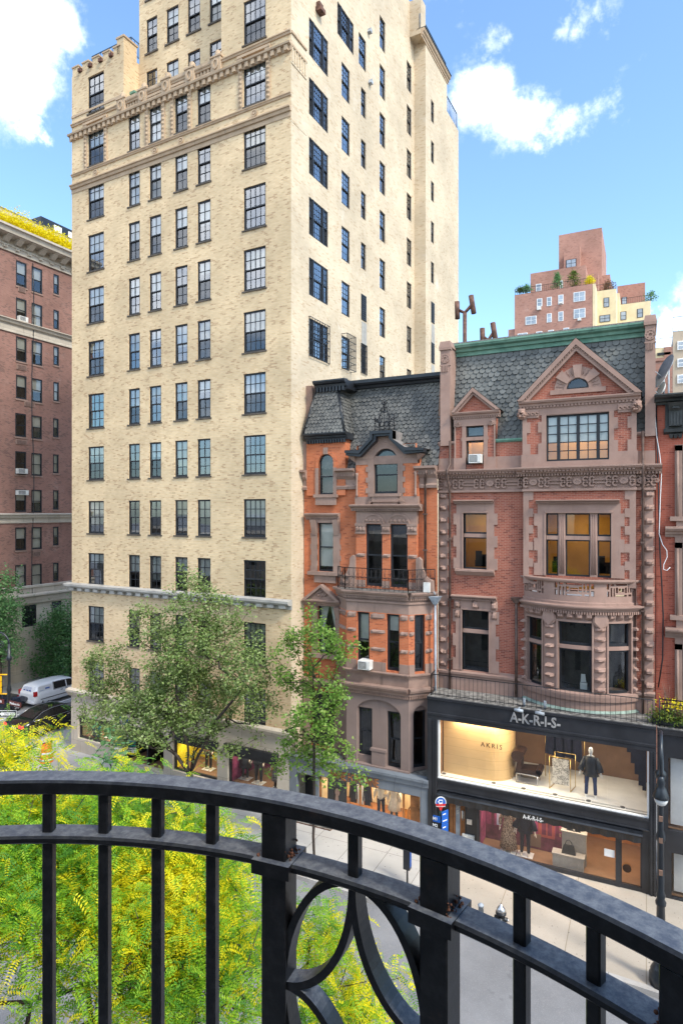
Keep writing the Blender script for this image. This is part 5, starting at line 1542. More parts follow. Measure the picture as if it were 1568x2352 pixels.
 k.box(dx0, dx1, Ys + .5, Ys + .56, .02, zt - .1, 0)
 for i in range(4): x = dx0 + (dx1 - dx0) * i / 4; k.box(x + .015, x + (dx1 - dx0) / 4 - .015, Ys + .47, Ys + .5, .1, zt - .15, 0)
 dr = k.build('wooden_door', m['wood'], t)
 k = MB(); gx = PY(262, 900, .4)[0]; k.box(gx, gx + .17, Ys + .45, Ys + .475, .2, zt - .2); k.build('door_glass', m['greypipe'], dr)
 k = MB(); k.tube([(gx + .3, Ys + .4, .95), (gx + .3, Ys + .4, 1.35)], .02, 6); k.box(gx + .24, gx + .34, Ys + .44, Ys + .47, 1.0, 1.3); k.build('door_handle', m['metal'], dr)
 for i, ch in enumerate('835'): text(ch, .2, m['offwhite'], dr, face(gx + .085, Ys + .44, zt - .5 - i * .22), 'house_number', .003)
 k = MB(); k.box(dx1, bx1, Ys + .28, Ys + .36, .02, zt, 0); k.box(U[0] - .04, dx0, Ys + .4, Ys + .5, .02, zt, 0)
 k.box(dx1 + .01, dx1 + .04, Ys + .25, Ys + .5, .02, zt, 0); k.box(U[0], dx1 + .04, Ys, Ys + .56, zt - .1, zt, 0)
 k.box(wx1, gx0, Ys + .0, Ys + .14, .0, zt, 0); k.box(gx1, U[1] + .04, Ys + .0, Ys + .14, 0, zt, 0); k.box(bx1 - .05, bx1, Ys, Ys + .36, 0, zt, 0)
 k.box(bx1, gx1, Ys + .02, Ys + .12, .0, .16, 0); k.box(bx1, gx1, Ys + .02, Ys + .12, zt - .12, zt, 0)
 k.build('street_frame', m['shopblack'], t)
 ix, iz = PY(342, 898, .28)
 k = MB(); k.box(ix - .1, ix + .1, Ys + .25, Ys + .29, iz - .1, iz + .1); k.box(ix - .04, ix + .04, Ys + .235, Ys + .25, iz - .05, iz + .05); k.build('intercom', m['metal'], t)
 jx, jz = PY(338, 988, .28)
 k = MB(); k.box(jx - .24, jx + .24, Ys + .2, Ys + .29, jz - .12, jz + .12)
 for d in (-.12, .12): k.slab(arcpts(jx + d, jz, .07, 0, 360, 10), Ys + .17, Ys + .2)
 k.build('siamese_plate', m['acwhite'], t)
 f = MB(); f.box(bx1, bx1 + .03, Ys + .05, Ys + .1, .16, zt - .12); f = f.build('display_frame', m['shopblack'], t)
 k = MB(); k.poly([(bx1, Ys + .07, .16), (wx1, Ys + .07, .16), (wx1, Ys + .07, zt - .1), (bx1, Ys + .07, zt - .1)]); k.build('pane', m['glass_low'], f)
 k = MB(); k.box(gx0, gx0 + .05, Ys + .04, Ys + .1, .02, zt - .12); k.box(gx1 - .05, gx1, Ys + .04, Ys + .1, .02, zt - .12); k.box(gx0 + .05, gx1 - .05, Ys + .04, Ys + .1, .02, .14)
 gd = k.build('glass_door', m['shopblack'], t)
 k = MB(); k.poly([(gx0, Ys + .07, .14), (gx1, Ys + .07, .14), (gx1, Ys + .07, zt - .1), (gx0, Ys + .07, zt - .1)]); k.build('pane', m['glass_low'], gd)
 hx, hz = PY(1228, 1162)
 k = MB(); k.slab(arcpts(hx + .1, hz, .14, 0, 360, 18), Ys - .02, Ys + .04); k.build('door_handle', m['leather'], gd)
 nx, nz = PY(1145, 1083)
 k = MB(); k.box(nx - .17, nx + .17, Ys + .05, Ys + .062, nz - .13, nz + .13); k.build('paper_notice', m['white'], t)
 k = MB()                                                # interior
 D2 = 3.2
 k.poly([(bx1, Ys + .12, .05), (U[1], Ys + .12, .05), (U[1], Ys + D2, .05), (bx1, Ys + D2, .05)], 2)
 k.poly([(bx1, Ys + .12, zt), (U[1], Ys + .12, zt), (U[1], Ys + D2, zt), (bx1, Ys + D2, zt)], 1)
 sx = PY(985, 1000, 1.2)[0]
 k.poly([(sx, Ys + D2, .05), (U[1], Ys + D2, .05), (U[1], Ys + D2, zt), (sx, Ys + D2, zt)], 0)
 k.poly([(U[1] - .02, Ys + .14, .05), (U[1] - .02, Ys + D2, .05), (U[1] - .02, Ys + D2, zt), (U[1] - .02, Ys + .14, zt)], 0)
 k.poly([(bx1, Ys + .36, .05), (bx1, Ys + D2, .05), (bx1, Ys + D2, zt), (bx1, Ys + .36, zt)], 3)
 k.poly([(sx, Ys + 1.2, .05), (sx, Ys + D2, .05), (sx, Ys + D2, zt), (sx, Ys + 1.2, zt)], 0)
 k.build('street_room', [m['orange'], m['cream'], m['taupe'], m['plum']], t)
 backdrop(bx1 + .02, sx, Ys + 1.2, .06, zt - .02)
 shop_lamp('street_display', (bx1 + wx1) / 2 - .3, Ys + .7, zt - .08, 26, 3.8, t, (1.0, .80, .62), .4)
 shop_lamp('street_entrance', gx0 - .4, Ys + 1.5, zt - .08, 11, 1.6, t, (1.0, .74, .42), .8)
 x = PY(566, 1000, .6)[0]
 mannequin('shop_mannequin', 'mannequin in a brown snakeskin print long dress at street level in the black shopfront', (x, Ys + .6, .06), 1.92, m['mann'], m['snake'], m['mann'], dress=True, hem=.12, stance=.09)
 x = PY(662, 1040, .6)[0]
 mannequin('shop_mannequin', 'mannequin in a dark navy fur jacket and flared trousers beside the snakeskin dress', (x, Ys + .6, .06), 1.92, m['mann'], m['navy'], m['navy'], coat=True, hem=.82, arms='out')
 # stone plinths with handbags
 px0, px1 = PY(775, 1100, .5)[0], PY(1000, 1100, .5)[0]
 for (p, q, z1, y0, y1, lb) in ((px0 + .3, px1, .5, Ys + .3, Ys + .65, 'low pale stone plinth in the street-level shop window, carrying one dark handbag'), (px1 - .8, px1 + .05, 1.2, Ys + .72, Ys + 1.05, 'tall pale stone plinth behind the low one in the street-level shop window')):
  k = MB(); k.box(p, q, y0, y1, .06, z1, 0); k.box(p - .03, q + .03, y0 - .03, y1 + .03, z1, z1 + .05, 0)
  o = k.build('plinth', m['greystone']); tag(o, lb, 'plinth', 'plinths in the street window')
 for (x, y, z, lb) in ((px0 + .85, Ys + .48, .55, 'small dark handbag standing on the low stone plinth'), (px1 - .4, Ys + .88, 1.25, 'black tote bag with white scarf on the tall stone plinth')):
  q = thing('handbag', lb, 'handbag', (x, y, z), group='handbags in the street window')
  k = MB(); k.frustum((x - .25, x + .25, y - .09, y + .09), (x - .18, x + .18, y - .05, y + .05), z, z + .3); k.build('body', m['black'], q)
  k = MB(); k.tube([(x + a_, y, z + b_) for a_, b_ in arcpts(0, .29, .12, 0, 180, 10, .2)], .014, 5); k.build('handle', m['black'], q)
  if 'scarf' in lb: k = MB(); k.tube([(x - .02, y - .1, z + .38), (x, y - .12, z + .2), (x + .03, y - .1, z + .05)], [.02, .035, .03], 6); k.build('scarf', m['white'], q)
 nx, nz = PY(718, 1000, 1.0)
 q = MB(); q.box(nx - .2, nx + .22, Ys + 1.0, Ys + 1.02, nz - .28, nz + .22); tag(q.build('notice_board', m['stucco']), 'small brown notice board standing between the dark mannequin and the plinths', 'notice')
def backdrop(x0, x1, y, z0, z1):
 """printed photograph of a panelled library used as a window backdrop"""
 t = thing('photo_backdrop', 'large plum-toned printed backdrop of a panelled library behind the street-level mannequins', 'backdrop', ((x0 + x1) / 2, y, z0))
 k = MB(); k.box(x0, x1, y, y + .03, z0, z1, 0)
 e = .004; w = x1 - x0; h = z1 - z0
 rn = random.Random(12)
 L = lambda a, b, c, d, mi, n=1: k.box(x0 + a * w, x0 + b * w, y - e * n, y - e * (n - .6), z0 + c * h, z0 + d * h, mi)
 L(0, 1, 0, .28, 1)
 for a in (.06, .22, .48, .56, .74, .95): L(a, a + .035, .2, .98, 1, 2)
 L(.12, .17, .3, .95, 2, 2)
 for a0, a1 in ((.27, .47), (.78, .94)):
  for j in range(6):
   for i in range(9):
    p = a0 + (a1 - a0) * i / 9; c = .32 + j * .105; L(p, p + (a1 - a0) / 9.6, c, c + rn.uniform(.05, .085), rn.choice((3, 4, 5, 1)), 2)
 k.slab(arcpts(x0 + .65 * w, z0 + .62 * h, .085 * w, 0, 180, 12, .22 * h) + [(x0 + .565 * w, z0 + .25 * h), (x0 + .735 * w, z0 + .25 * h)], y - e * 2.4, y - e * 2, 3)
 k.slab(arcpts(x0 + .65 * w, z0 + .68 * h, .05 * w, 0, 180, 12, .12 * h), y - e * 3.2, y - e * 3, 4)
 for a in (.60, .66): L(a, a + .045, .30, .60, 1, 3)
 k.build('print', [m['plum'], plain('print_dark_wood', (.13, .03, .06), .6, .4, 3), plain('print_window_blue', (.42, .46, .62), .6), plain('print_red_brown', (.34, .08, .07), .6), plain('print_black', (.02, .015, .02), .6), plain('print_spines', (.36, .22, .14), .6, .4, 9)], t)
m['jeans'] = plain('blue_jeans', (.03, .045, .11), .9, .25, 12)
# ------------------------------------------------------------------ rose-brick house over the tall black shopfront
def build_rowhouse(g):
 zled_t = g['zled']
 Ya, Yp, Ys = 25.40, 25.18, 24.0
 XL = onY(*Z3(98, 900), Ya)[0]; XR = onY(*Z3(1424, 900), Ya)[0]
 t = thing('rowhouse', 'rose brick rowhouse with pink stone trim and bow window above a black shopfront', 'building', ((XL + XR) / 2, Ya, 0))
 PX0, PX1 = onY(*Z3(617, 1000), Yp)[0], onY(*Z3(1306, 1000), Yp)[0]
 zled = onY(*Z5(100, 172), Ys)[1]
 zc1 = onY(*Z3(85, 1000), Ya - .3)[1]; zc0 = onY(*Z3(100, 1048), Ya)[1]
 zfr = onY(*Z3(100, 1125), Ya)[1]
 zattic = onY(*Z3(100, 838), Ya)[1]
 # ---------- walls
 W1 = rect(Z4, 225, 165, 367, 505, Ya); W2 = rect(Z4, 218, 755, 380, 1125, Ya)
 W3 = rect(Z4, 730, 165, 1128, 545, Yp)
 zsill = onY(*Z4(75, 1118), Ya)[1]
 k = MB()
 wall(k, XL, PX0, zled - .2, zc0, [W1 + ('open',), W2], Ya, 0); wall(k, PX1, XR, zled - .2, zc0, [], Ya, 0)
 wall(k, XL, XR, zc1 - .05, zattic, [(PX0 + .05, PX1 - .05, zc1, zattic), (onY(*Z3(205, 900), Ya)[0], onY(*Z3(440, 900), Ya)[0], zc1 - .05, zattic)], Ya, 0, room=False)
 k.poly([(XR, Ya, zled), (XR, Ya + 12, zled), (XR, Ya + 12, zattic), (XR, Ya, zattic)], 0)
 k.build('wall', [m['abrick'], m['room']], t)
 zpf = onY(*Z4(600, 545), Yp)[1]
 k = MB()
 wall(k, PX0, PX1, zpf - .3, zc0, [W3 + ('open',)], Yp, 0)
 k.poly([(PX1, Yp, zpf - 3), (PX1, Ya, zpf - 3), (PX1, Ya, zc0), (PX1, Yp, zc0)], 0)
 k.build('pavilion_wall', [m['abrick'], m['room']], t)
 # ---------- stone base under the lower windows
 k = MB()
 k.box(XL, XR, Ya - .06, Ya + .2, zled - .1, zsill - .1, 0); k.run(XL, XR, [(Ya, zsill - .1), (Ya - .16, zsill - .1), (Ya - .18, zsill), (Ya, zsill + .04)], 0)
 k.box(W2[1] + .3, PX0 - .05, Ya - .02, Ya + .2, zsill, zsill + .12, 0)
 k.build('stone_base', m['pink'], t)
 # ---------- rusticated edge strips
 rk = random.Random(5)
 for (p0, p1, q0, pitch, top) in ((78, 124, 66, 73, 20), (1332, 1386, 60, 83, 20)):
  k = MB()
  x0 = onY(*Z4(p0, 600), Ya)[0]; x1 = onY(*Z4(p1, 600), Ya)[0]
  ztop = zfr; z = ztop - .22
  n = 15
  step = (ztop - zsill) / n
  k.box(x0, x1, Ya - .03, Ya + .05, zsill, ztop, 0)
  for i in range(n):
   zz = ztop - (i + .72) * step
   k.rock(x0 - .01, x1 + .03, Ya - .13, Ya - .02, zz, zz + step * .48, 0, rk)
   k.box(x1 - .01 if p0 < 500 else x0 - .12, x1 + .12 if p0 < 500 else x0 + .01, Ya - .02, Ya + .05, zz + step * .5, zz + step, 0)
  k.build('quoin_strip', m['pink'], t)
 # ---------- frieze and main cornice
 k = MB()
 rn = random.Random(8)
 def frieze(p, q, b):
  z0, z1 = zfr, zc0
  k.box(p, q, b - .05, b + .15, z0, z1, 0)
  k.run(p - .03, q + .03, [(b - .03, z0 - .1), (b - .12, z0 - .08), (b - .12, z0), (b - .04, z0 + .03)], 0)
  L_ = q - p; n = max(2, int(L_ / .78))
  zm = (z0 + z1) / 2; hh = (z1 - z0)
  for i in range(n):
   c = p + L_ * (i + .5) / n
   if i % 2 == 0:
    k.lathe([(.14, 0), (.12, .05), (.05, .09)], 0, 0, 10, 0) if False else None
    k.ring(arcpts(c, zm, .15, 0, 360, 14, hh * .22), arcpts(c, zm, .07, 0, 360, 14, hh * .08), b - .17, b - .04, 0, True)
    k.slab(arcpts(c, zm, .075, 0, 360, 10, hh * .1), b - .15, b - .04)
   else:
    k.ring([(c - .26, zm - hh * .16), (c + .26, zm - hh * .16), (c + .3, zm), (c + .26, zm + hh * .16), (c - .26, zm + hh * .16), (c - .3, zm)], [(c - .2, zm - hh * .08), (c + .2, zm - hh * .08), (c + .23, zm), (c + .2, zm + hh * .08), (c - .2, zm + hh * .08), (c - .23, zm)], b - .12, b - .04, 0, True)
   for s in (-1, 1):                                     # leaf scrolls
    for sg in (-1, 1):
     cx = c + s * L_ / n * .36; cz = zm + sg * hh * .17
     k.ring(arcpts(cx, cz, .11, 20, 320, 12), arcpts(cx, cz, .055, 20, 320, 12), b - .15, b - .04, 0)
  prof_z = [(zc0 - .02), zc1]
  cornice(k, p - (.22 if b < Ya else .1), q + .22, b, zc0 - .03, zc1, .46, 0, .105)
  dentils(k, p, q, b - .36, b - .1, zc0 + (zc1 - zc0) * .42, zc0 + (zc1 - zc0) * .60, .13, .7)
 frieze(XL, PX0 - .02, Ya); frieze(PX0, PX1, Yp); frieze(PX1 + .02, XR, Ya)
 k.build('main_cornice', m['pink'], t)
 # ---------- pavilion quoins, window surrounds
 k = MB()
 def quoin(x0, x1, b, z0, z1, step, side, w2=.16, mi=0, proud=.035):
  n = max(1, int((z1 - z0) / step)); st = (z1 - z0) / n
  k.box(x0, x1, b - proud, b + .1, z0, z1, mi)
  for i in range(n):
   if i % 2: continue
   z = z0 + i * st
   if side > 0: k.box(x1, x1 + w2, b - proud, b + .05, z, z + st, mi)
   else: k.box(x0 - w2, x0, b - proud, b + .05, z, z + st, mi)
 qx = onY(*Z4(625, 300), Yp)[0]; qx2 = onY(*Z4(1240, 300), Yp)[0]
 quoin(PX0, qx, Yp, zpf - .3, zfr - .1, .32, 1); quoin(qx2, PX1, Yp, zpf - .3, zfr - .1, .32, -1)
 def surround(W, b, jw, top, step=.36, mull=(), tz=None, sill=True, hood=None):
  k.box(W[0] - jw - .0, W[1] + jw, b - .05, b + .12, W[3], W[3] + top, 0)
  quoin(W[0] - jw, W[0], b, W[2], W[3], step, -1, .13, 0, .05); quoin(W[1], W[1] + jw, b, W[2], W[3], step, 1, .13, 0, .05)
  k.run(W[0] - .06, W[1] + .06, [(b - .04, W[3] + .0), (b - .08, W[3] + .02), (b - .08, W[3] + .08), (b - .04, W[3] + .1)], 0)
  for s, x in ((-1, W[0]), (1, W[1])): k.box(min(x, x - s * -.07), max(x, x + s * .07), b - .08, b + .02, W[2], W[3], 0)
  if tz: k.box(W[0], W[1], b + .03, b + .17, tz - .075, tz + .075, 0)
  for x in mull:
   k.box(x - .13, x + .13, b + .02, b + .18, W[2], W[3], 0)
   for d in (-.07, 0, .07): k.tube([(x + d, b + .015, W[2] + .1), (x + d, b + .015, W[3] - .06)], .028, 6)
  if hood:
   z0, z1, x0, x1 = hood
   cornice(k, x0, x1, b, z0, z1, .28, 0); dentils(k, x0 + .04, x1 - .04, b - .2, b, z0 + .02, z0 + (z1 - z0) * .35, .075)
  if sill:
   k.run(W[0] - .32, W[1] + .32, [(b, W[2] - .26), (b - .06, W[2] - .24), (b - .2, W[2] - .1), (b - .24, W[2] - .08), (b - .24, W[2] - .005), (b, W[2] + .01)], 0)
 h = rect(Z4, 168, 86, 412, 108, Ya)
 tz = onY(*Z4(225, 300), Ya)[1]
 surround(W1, Ya, .30, h[2] - W1[3], .4, (), tz, True, (h[2], h[3], h[0], h[1]))
 h = rect(Z4, 670, 85, 1180, 108, Yp)
 tz3 = onY(*Z4(730, 313), Yp)[1]
 mx = [onY(*Z4(825, 300), Yp)[0], onY(*Z4(1020, 300), Yp)[0]]
 surround(W3, Yp, .32, h[2] - W3[3], .42, mx, tz3, False, (h[2], h[3], h[0], h[1]))
 h2 = rect(Z4, 155, 662, 430, 690, Ya)
 tz2 = onY(*Z4(218, 883), Ya)[1]
 surround(W2, Ya, .28, h2[2] - W2[3], .42, (), tz2, False, (h2[2], h2[3], h2[0], h2[1]))
 for i, x in enumerate((W2[0] - .22, (W2[0] + W2[1]) / 2, W2[1] + .22)):
  k.rock(x - .14, x + .14, Ya - .16, Ya - .05, W2[3] + .05, W2[3] + .42, 0, rk)
  if i != 1: k.rock(x - .1, x + .1, Ya - .14, Ya - .05, W2[3] - .34, W2[3] - .02, 0, rk)
 k.build('stone_trim', m['pink'], t)
 def town_panes(W, b, xs, tz, warm):
  cols = [W[0]] + xs + [W[1]]
  for i in range(len(cols) - 1):
   p = cols[i] + (.13 if i else 0); q = cols[i + 1] - (.13 if i < len(cols) - 2 else 0)
   window(t, (p, q, tz + .075, W[3]), b, nx=1, ny=(1, 1), gm='glass_office', sash=False, split=.02, fw=.05)
   window(t, (p, q, W[2], tz - .075), b, nx=1, ny=(1, 1), gm='glass_office', sash=False, split=.02, fw=.05)
 town_panes(W1, Ya, [], tz, 1); town_panes(W3, Yp, mx, tz3, 1); town_panes(W2, Ya, [], tz2, 0)
 # warm office rooms behind the middle floor
 k = MB()
 lit_room(k, W1[0] - .5, W1[1] + .6, W1[2] - .4, W1[3] + .15, Ya + .22, Ya + 2.6, LAMP * .8); lit_room(k, W3[0] - .3, W3[1] + .3, W3[2] - .5, W3[3] + .15, Yp + .24, Yp + 3.2, LAMP * 1.5)
 k.build('office_room', [m['ochrewall'], m['cream']], t)
 k = MB()
 for (p, q, z, b) in ((W1[0] + .15, W1[1] - .2, W1[2], Ya + .8), (W3[0] + .1, W3[0] + .5, W3[2], Yp + .9), (W3[0] + 1.2, W3[0] + 2.2, W3[2], Yp + 1.1)):
  for i in range(4):
   a = p + (q - p) * rk.random(); k.box(a, a + .25, b, b + .12, z + .05, z + rk.uniform(.3, .75), 0)
 k.build('office_clutter', m['room'], t)
 # ---------- attic: small dormer
 dz0 = zc1
 k = MB()
 sx0, sx1 = onY(*Z3(197, 900), Ya - .05)[0], onY(*Z3(447, 900), Ya - .05)[0]
 O = rect(Z3, 268, 730, 376, 965, Ya - .05)
 Pz = onY(*Z3(195, 690), Ya - .05)[1]; Pt = onY(*Z3(180, 652), Ya - .05)[1]; ap = onY(*Z3(317, 508), Ya - .05)
 bb = Ya - .08
 wall(k, sx0, sx1, dz0, Pz, [O + ('open',)], bb, 1, rv=.22, mr=0, mroom=2, deep=.7)
 k.poly([(sx1, bb, dz0), (sx1, bb + 1.6, dz0), (sx1, bb + 1.6, Pz), (sx1, bb, Pz)], 1)
 jw = .16
 for (p, q) in ((sx0, sx0 + .06), (O[0] - jw, O[0]), (O[1], O[1] + jw), (sx1 - .06, sx1)): k.box(p, q, bb - .05, bb + .08, dz0, Pz, 0)
 zt_ = onY(*Z3(268, 808), Ya - .05)[1]
 k.box(sx0 - .02, sx1 + .02, bb - .06, bb + .05, O[3], Pz, 0); k.box(sx0 - .01, sx1 + .01, bb - .055, bb + .05, dz0, dz0 + .42, 0) if False else None
 k.box(sx0 - .02, O[0], bb - .06, bb + .05, dz0, O[2] + .28, 0); k.box(O[1], sx1 + .02, bb - .06, bb + .05, dz0, O[2] + .28, 0)
 k.box(O[0] - .2, O[1] + .2, bb - .04, bb + .16, zt_ - .07, zt_ + .07, 0)
 for x in (sx0 + .16, sx1 - .16):                           # rosettes
  k.slab(arcpts(x, Pz - .2, .13, 0, 360, 12), bb - .09, bb - .05)
  for i in range(8): k.tube([(x, bb - .09, Pz - .2), (x + .1 * math.cos(i * .785), bb - .09, Pz - .2 + .1 * math.sin(i * .785))], .02, 4)
 def pediment(x0, x1, xa, za, z0, z1, b, face_mi=1, th=.16, dent=.1, back=2.2):
  cornice(k, x0, x1, b, z0, z1, .26, 0, dent)
  w = x1 - x0
  k.slab([(x0 + .12, z1), (x1 - .12, z1), (xa, za - th)], b - .04, b + back * .4, face_mi)
  for e, s in ((x0, -1), (x1, 1)):
   A = Vector((e, 0, z1)); B = Vector((xa, 0, za)); d = (B - A)
   nrm = Vector((d.z, 0, -d.x)).normalized(); nrm = nrm if nrm.z < 0 else -nrm
   a2 = A + nrm * th * 1.3; b2 = Vector((xa, 0, za - th * 1.3 * d.length / abs(d.x)))
   a2 = Vector((e - s * th * 1.3 * d.length / max(.2, abs(d.z)), 0, z1))
   k.slab([(A.x, A.z), (B.x, B.z), (b2.x, b2.z), (a2.x, a2.z)], b - .22, b + back * .4, 0)
   a3 = A + (a2 - A) * .45; b3 = B + (b2 - B) * .45
   k.slab([(A.x + s * .04, A.z), (B.x, B.z + .06), (b3.x, b3.z), (a3.x, a3.z)], b - .30, b - .22, 0)
   n = int(d.length / dent)
   for i in range(n):                                  # raking dentils
    f = (i + .3) / n; c = a3 + (b3 - a3) * f; c2 = a3 + (b3 - a3) * (f + .45 / n)
    q = (b2 - b3) * .35
    k.slab([(c.x, c.z), (c2.x, c2.z), (c2.x + q.x, c2.z + q.z), (c.x + q.x, c.z + q.z)], b - .27, b - .22, 0)
   k.poly([(A.x + s * .04, b - .3, A.z + .02), (B.x, b - .3, B.z + .08), (B.x, b + back, B.z + .08), (A.x + s * .04, b + back, A.z + .02)], 3)
 pe0, pe1 = onY(*Z3(180, 655), bb - .2)[0], onY(*Z3(470, 645), bb - .2)[0]
 pediment(pe0, pe1, ap[0], ap[1], Pz, Pt, bb, 1, .13, .09, 2.0)
 k.build('small_dormer', [m['pink'], m['abrick'], m['room'], m['slate']], t)
 k = MB(); lit_room(k, O[0] - .15, O[1] + .15, O[2], O[3] + .05, bb + .22, bb + 1.5, LAMP * 1.0); k.build('dormer_room', [m['ochrewall'], m['cream']], t)
 window(t, (O[0], O[1], zt_ + .07, O[3]), bb, nx=1, ny=(1, 1), gm='glass_office', sash=False, split=.02, set_in=.12)
 window(t, (O[0], O[1], O[2], zt_ - .07), bb, nx=1, ny=(1, 1), gm='glass_office', split=.36, set_in=.12)
 ax0, ax1 = onY(*Z3(284, 960), bb - .3)[0], onY(*Z3(358, 960), bb - .3)[0]
 ac_unit(t, ax0, ax1, bb, O[2] + .04, O[2] + .04 + onY(*Z3(284, 913), bb)[1] - onY(*Z3(284, 965), bb)[1])
 # attic base stone and gutter
 zst = onY(*Z3(450, 915), Ya)[1]
 for (p, q) in ((XL, sx0), (sx1, PX0), (PX1, XR)):
  k = MB()
  k.box(p, q, Ya - .05, Ya + .1, zc1, zst, 0)
  k.build('attic_base', m['pink'], t); k = MB()
  k.run(p, q, [(Ya + .05, zattic - .06), (Ya - .05, zattic - .05), (Ya - .1, zattic + .02), (Ya - .1, zattic + .08), (Ya + .2, zattic + .08)], 1 if p == sx1 else 0)
  k.box(p, q, Ya + .1, Ya + .5, zattic + .02, zattic + .075, 1)
  k.build('attic_gutter', [m['pink'], m['copper']], t)
 # ---------- big dormer
 k = MB()
 b = Yp - .04
 O = rect(Z3, 757, 665, 1142, 945, b)
 ez0 = onY(*Z3(600, 628), b)[1]; ez1 = onY(*Z3(585, 582), b)[1]; ap = onY(*Z3(942, 208), b)
 D0, D1 = onY(*Z3(612, 800), b)[0], onY(*Z3(1310, 800), b)[0]
 wall(k, D0, D1, zc1, ez0, [O + ('open',)], b, 1, rv=.2, mr=0, mroom=2, deep=.65)
 k.poly([(D1, b, zc1), (D1, b + 2.0, zc1), (D1, b + 2.0, ez0), (D1, b, ez0)], 0)
 zfq = onY(*Z3(640, 668), b)[1]; zba = onY(*Z3(610, 905), b)[1]
 k.box(D0 - .03, D1 + .03, b - .06, b + .05, zc1, zba, 0) if False else None
 k.box(D0 - .04, O[0], b - .07, b + .05, zc1, zba, 0); k.box(O[1], D1 + .04, b - .07, b + .05, zc1, zba, 0)
 k.box(O[0], O[1], b - .07, b + .05, zc1, O[2], 0)
 k.box(D0, D1, b - .04, b + .05, zfq, ez0, 0)
 def quoin2(x0, x1, side, step=.42):
  z = zba; i = 0
  k.box(x0, x1, b - .045, b + .05, zba, zfq, 0)
  while z < zfq - .05:
   if i % 2 == 0:
    w = .13
    k.box(x1 if side > 0 else x0 - w, x1 + w if side > 0 else x0, b - .045, b + .05, z, min(z + step, zfq), 0)
   z += step; i += 1
 quoin2(D0, D0 + .17, 1); quoin2(O[0] - .17, O[0], -1); quoin2(O[1], O[1] + .17, 1); quoin2(D1 - .17, D1, -1)
 k.box(O[0], O[1], b - .02, b + .2, O[3], zfq + .02, 0)
 for (p, q) in ((D0 + .02, D0 + .62), (D1 - .62, D1 - .02)):   # carved capitals with scrolls
  k.box(p, q, b - .08, b, ez0 - .36, ez0 - .04, 0)
  for i in range(4):
   x = p + (q - p) * (i + .5) / 4; k.ring(arcpts(x, ez0 - .2, .075, 0, 300, 9), arcpts(x, ez0 - .2, .035, 0, 300, 9), b - .13, b - .06, 0)
 for x, s in ((D0, -1), (D1, 1)):
  k.lathe([(.02, ez0 - .42), (.12, ez0 - .36), (.17, ez0 - .2), (.14, ez0 - .08), (.16, ez0)], x + s * .02, b - .1, 9, 0)
  for i in range(6):                                       # lion mask mane
   w = i * 1.05; k.rock(x - .1 + .09 * math.cos(w), x + .08 + .09 * math.cos(w), b - .3, b - .14, ez0 - .3 + .09 * math.sin(w), ez0 - .14 + .09 * math.sin(w), 0, rk)
 pe0, pe1 = onY(*Z3(585, 580), b - .25)[0], onY(*Z3(1336, 535), b - .25)[0]
 pediment(pe0, pe1, ap[0], ap[1], ez0, ez1, b, 1, .22, .125, 2.6)
 # lunette
 lc = onY(*Z3(950, 492), b); lr = (onY(*Z3(1026, 490), b)[0] - onY(*Z3(876, 495), b)[0]) / 2
 lz = onY(*Z3(950, 500), b)[1]
 k.slab(arcpts(lc[0], lz, lr, 0, 180, 16), b - .05, b - .045, 4)
 k.ring(arcpts(lc[0], lz, lr + .06, 180, 0, 18), arcpts(lc[0], lz, lr - .04, 180, 0, 18), b - .11, b - .03, 0)
 k.ring(arcpts(lc[0], lz, lr + .40, 180, 0, 18), arcpts(lc[0], lz, lr + .05, 180, 0, 18), b - .08, b - .03, 0)
 for i in range(19):
  w = R(180 * i / 18); k.tube([(lc[0] + (lr + .12) * math.cos(w), b - .085, lz + (lr + .12) * math.sin(w)), (lc[0] + (lr + .34) * math.cos(w), b - .085, lz + (lr + .34) * math.sin(w))], .018, 4)
 for w in (42, 90, 138):
  w = R(w); c_, s_ = math.cos(w), math.sin(w)
  p = [(lr - .03, -.10), (lr + .46, -.17), (lr + .46, .17), (lr - .03, .10)]
  k.slab([(lc[0] + r_ * c_ - q_ * s_, lz + r_ * s_ + q_ * c_) for r_, q_ in p], b - .16, b - .03, 0)
 k.box(lc[0] - lr - .55, lc[0] + lr + .55, b - .12, b - .03, lz - .17, lz, 0)
 k.build('large_dormer', [m['pink'], m['abrick'], m['room'], m['slate'], m['frame']], t)
 k = MB(); lit_room(k, O[0] - .2, O[1] + .2, O[2] - .2, O[3] + .05, b + .2, b + 2.2, LAMP * 2.4); k.build('dormer_room', [m['ochrewall'], m['cream']], t)
 k = MB()
 k.slab(arcpts(lc[0], lz + .02, lr - .06, 0, 180, 16), b - .075, b - .06); lun = k.build('lunette_window', m['frame'], t)
 k = MB(); k.poly([(x, b - .08, z) for x, z in arcpts(lc[0], lz + .04, lr - .12, 0, 180, 16)]); k.build('pane', m['glass_low'], lun)
 # three-part casement with muntins
 xs = [O[0], onY(*Z3(830, 800), b)[0], onY(*Z3(950, 800), b)[0], onY(*Z3(1073, 800), b)[0], O[1]]
 for i in range(4):
  window(t, (xs[i], xs[i + 1], O[2], O[3]), b, nx=1 if i in (0, 3) else 2, ny=(5, 1), gm='glass_office', sash=False, split=.02, fw=.06, bar=.035, set_in=.1, blind=.58)
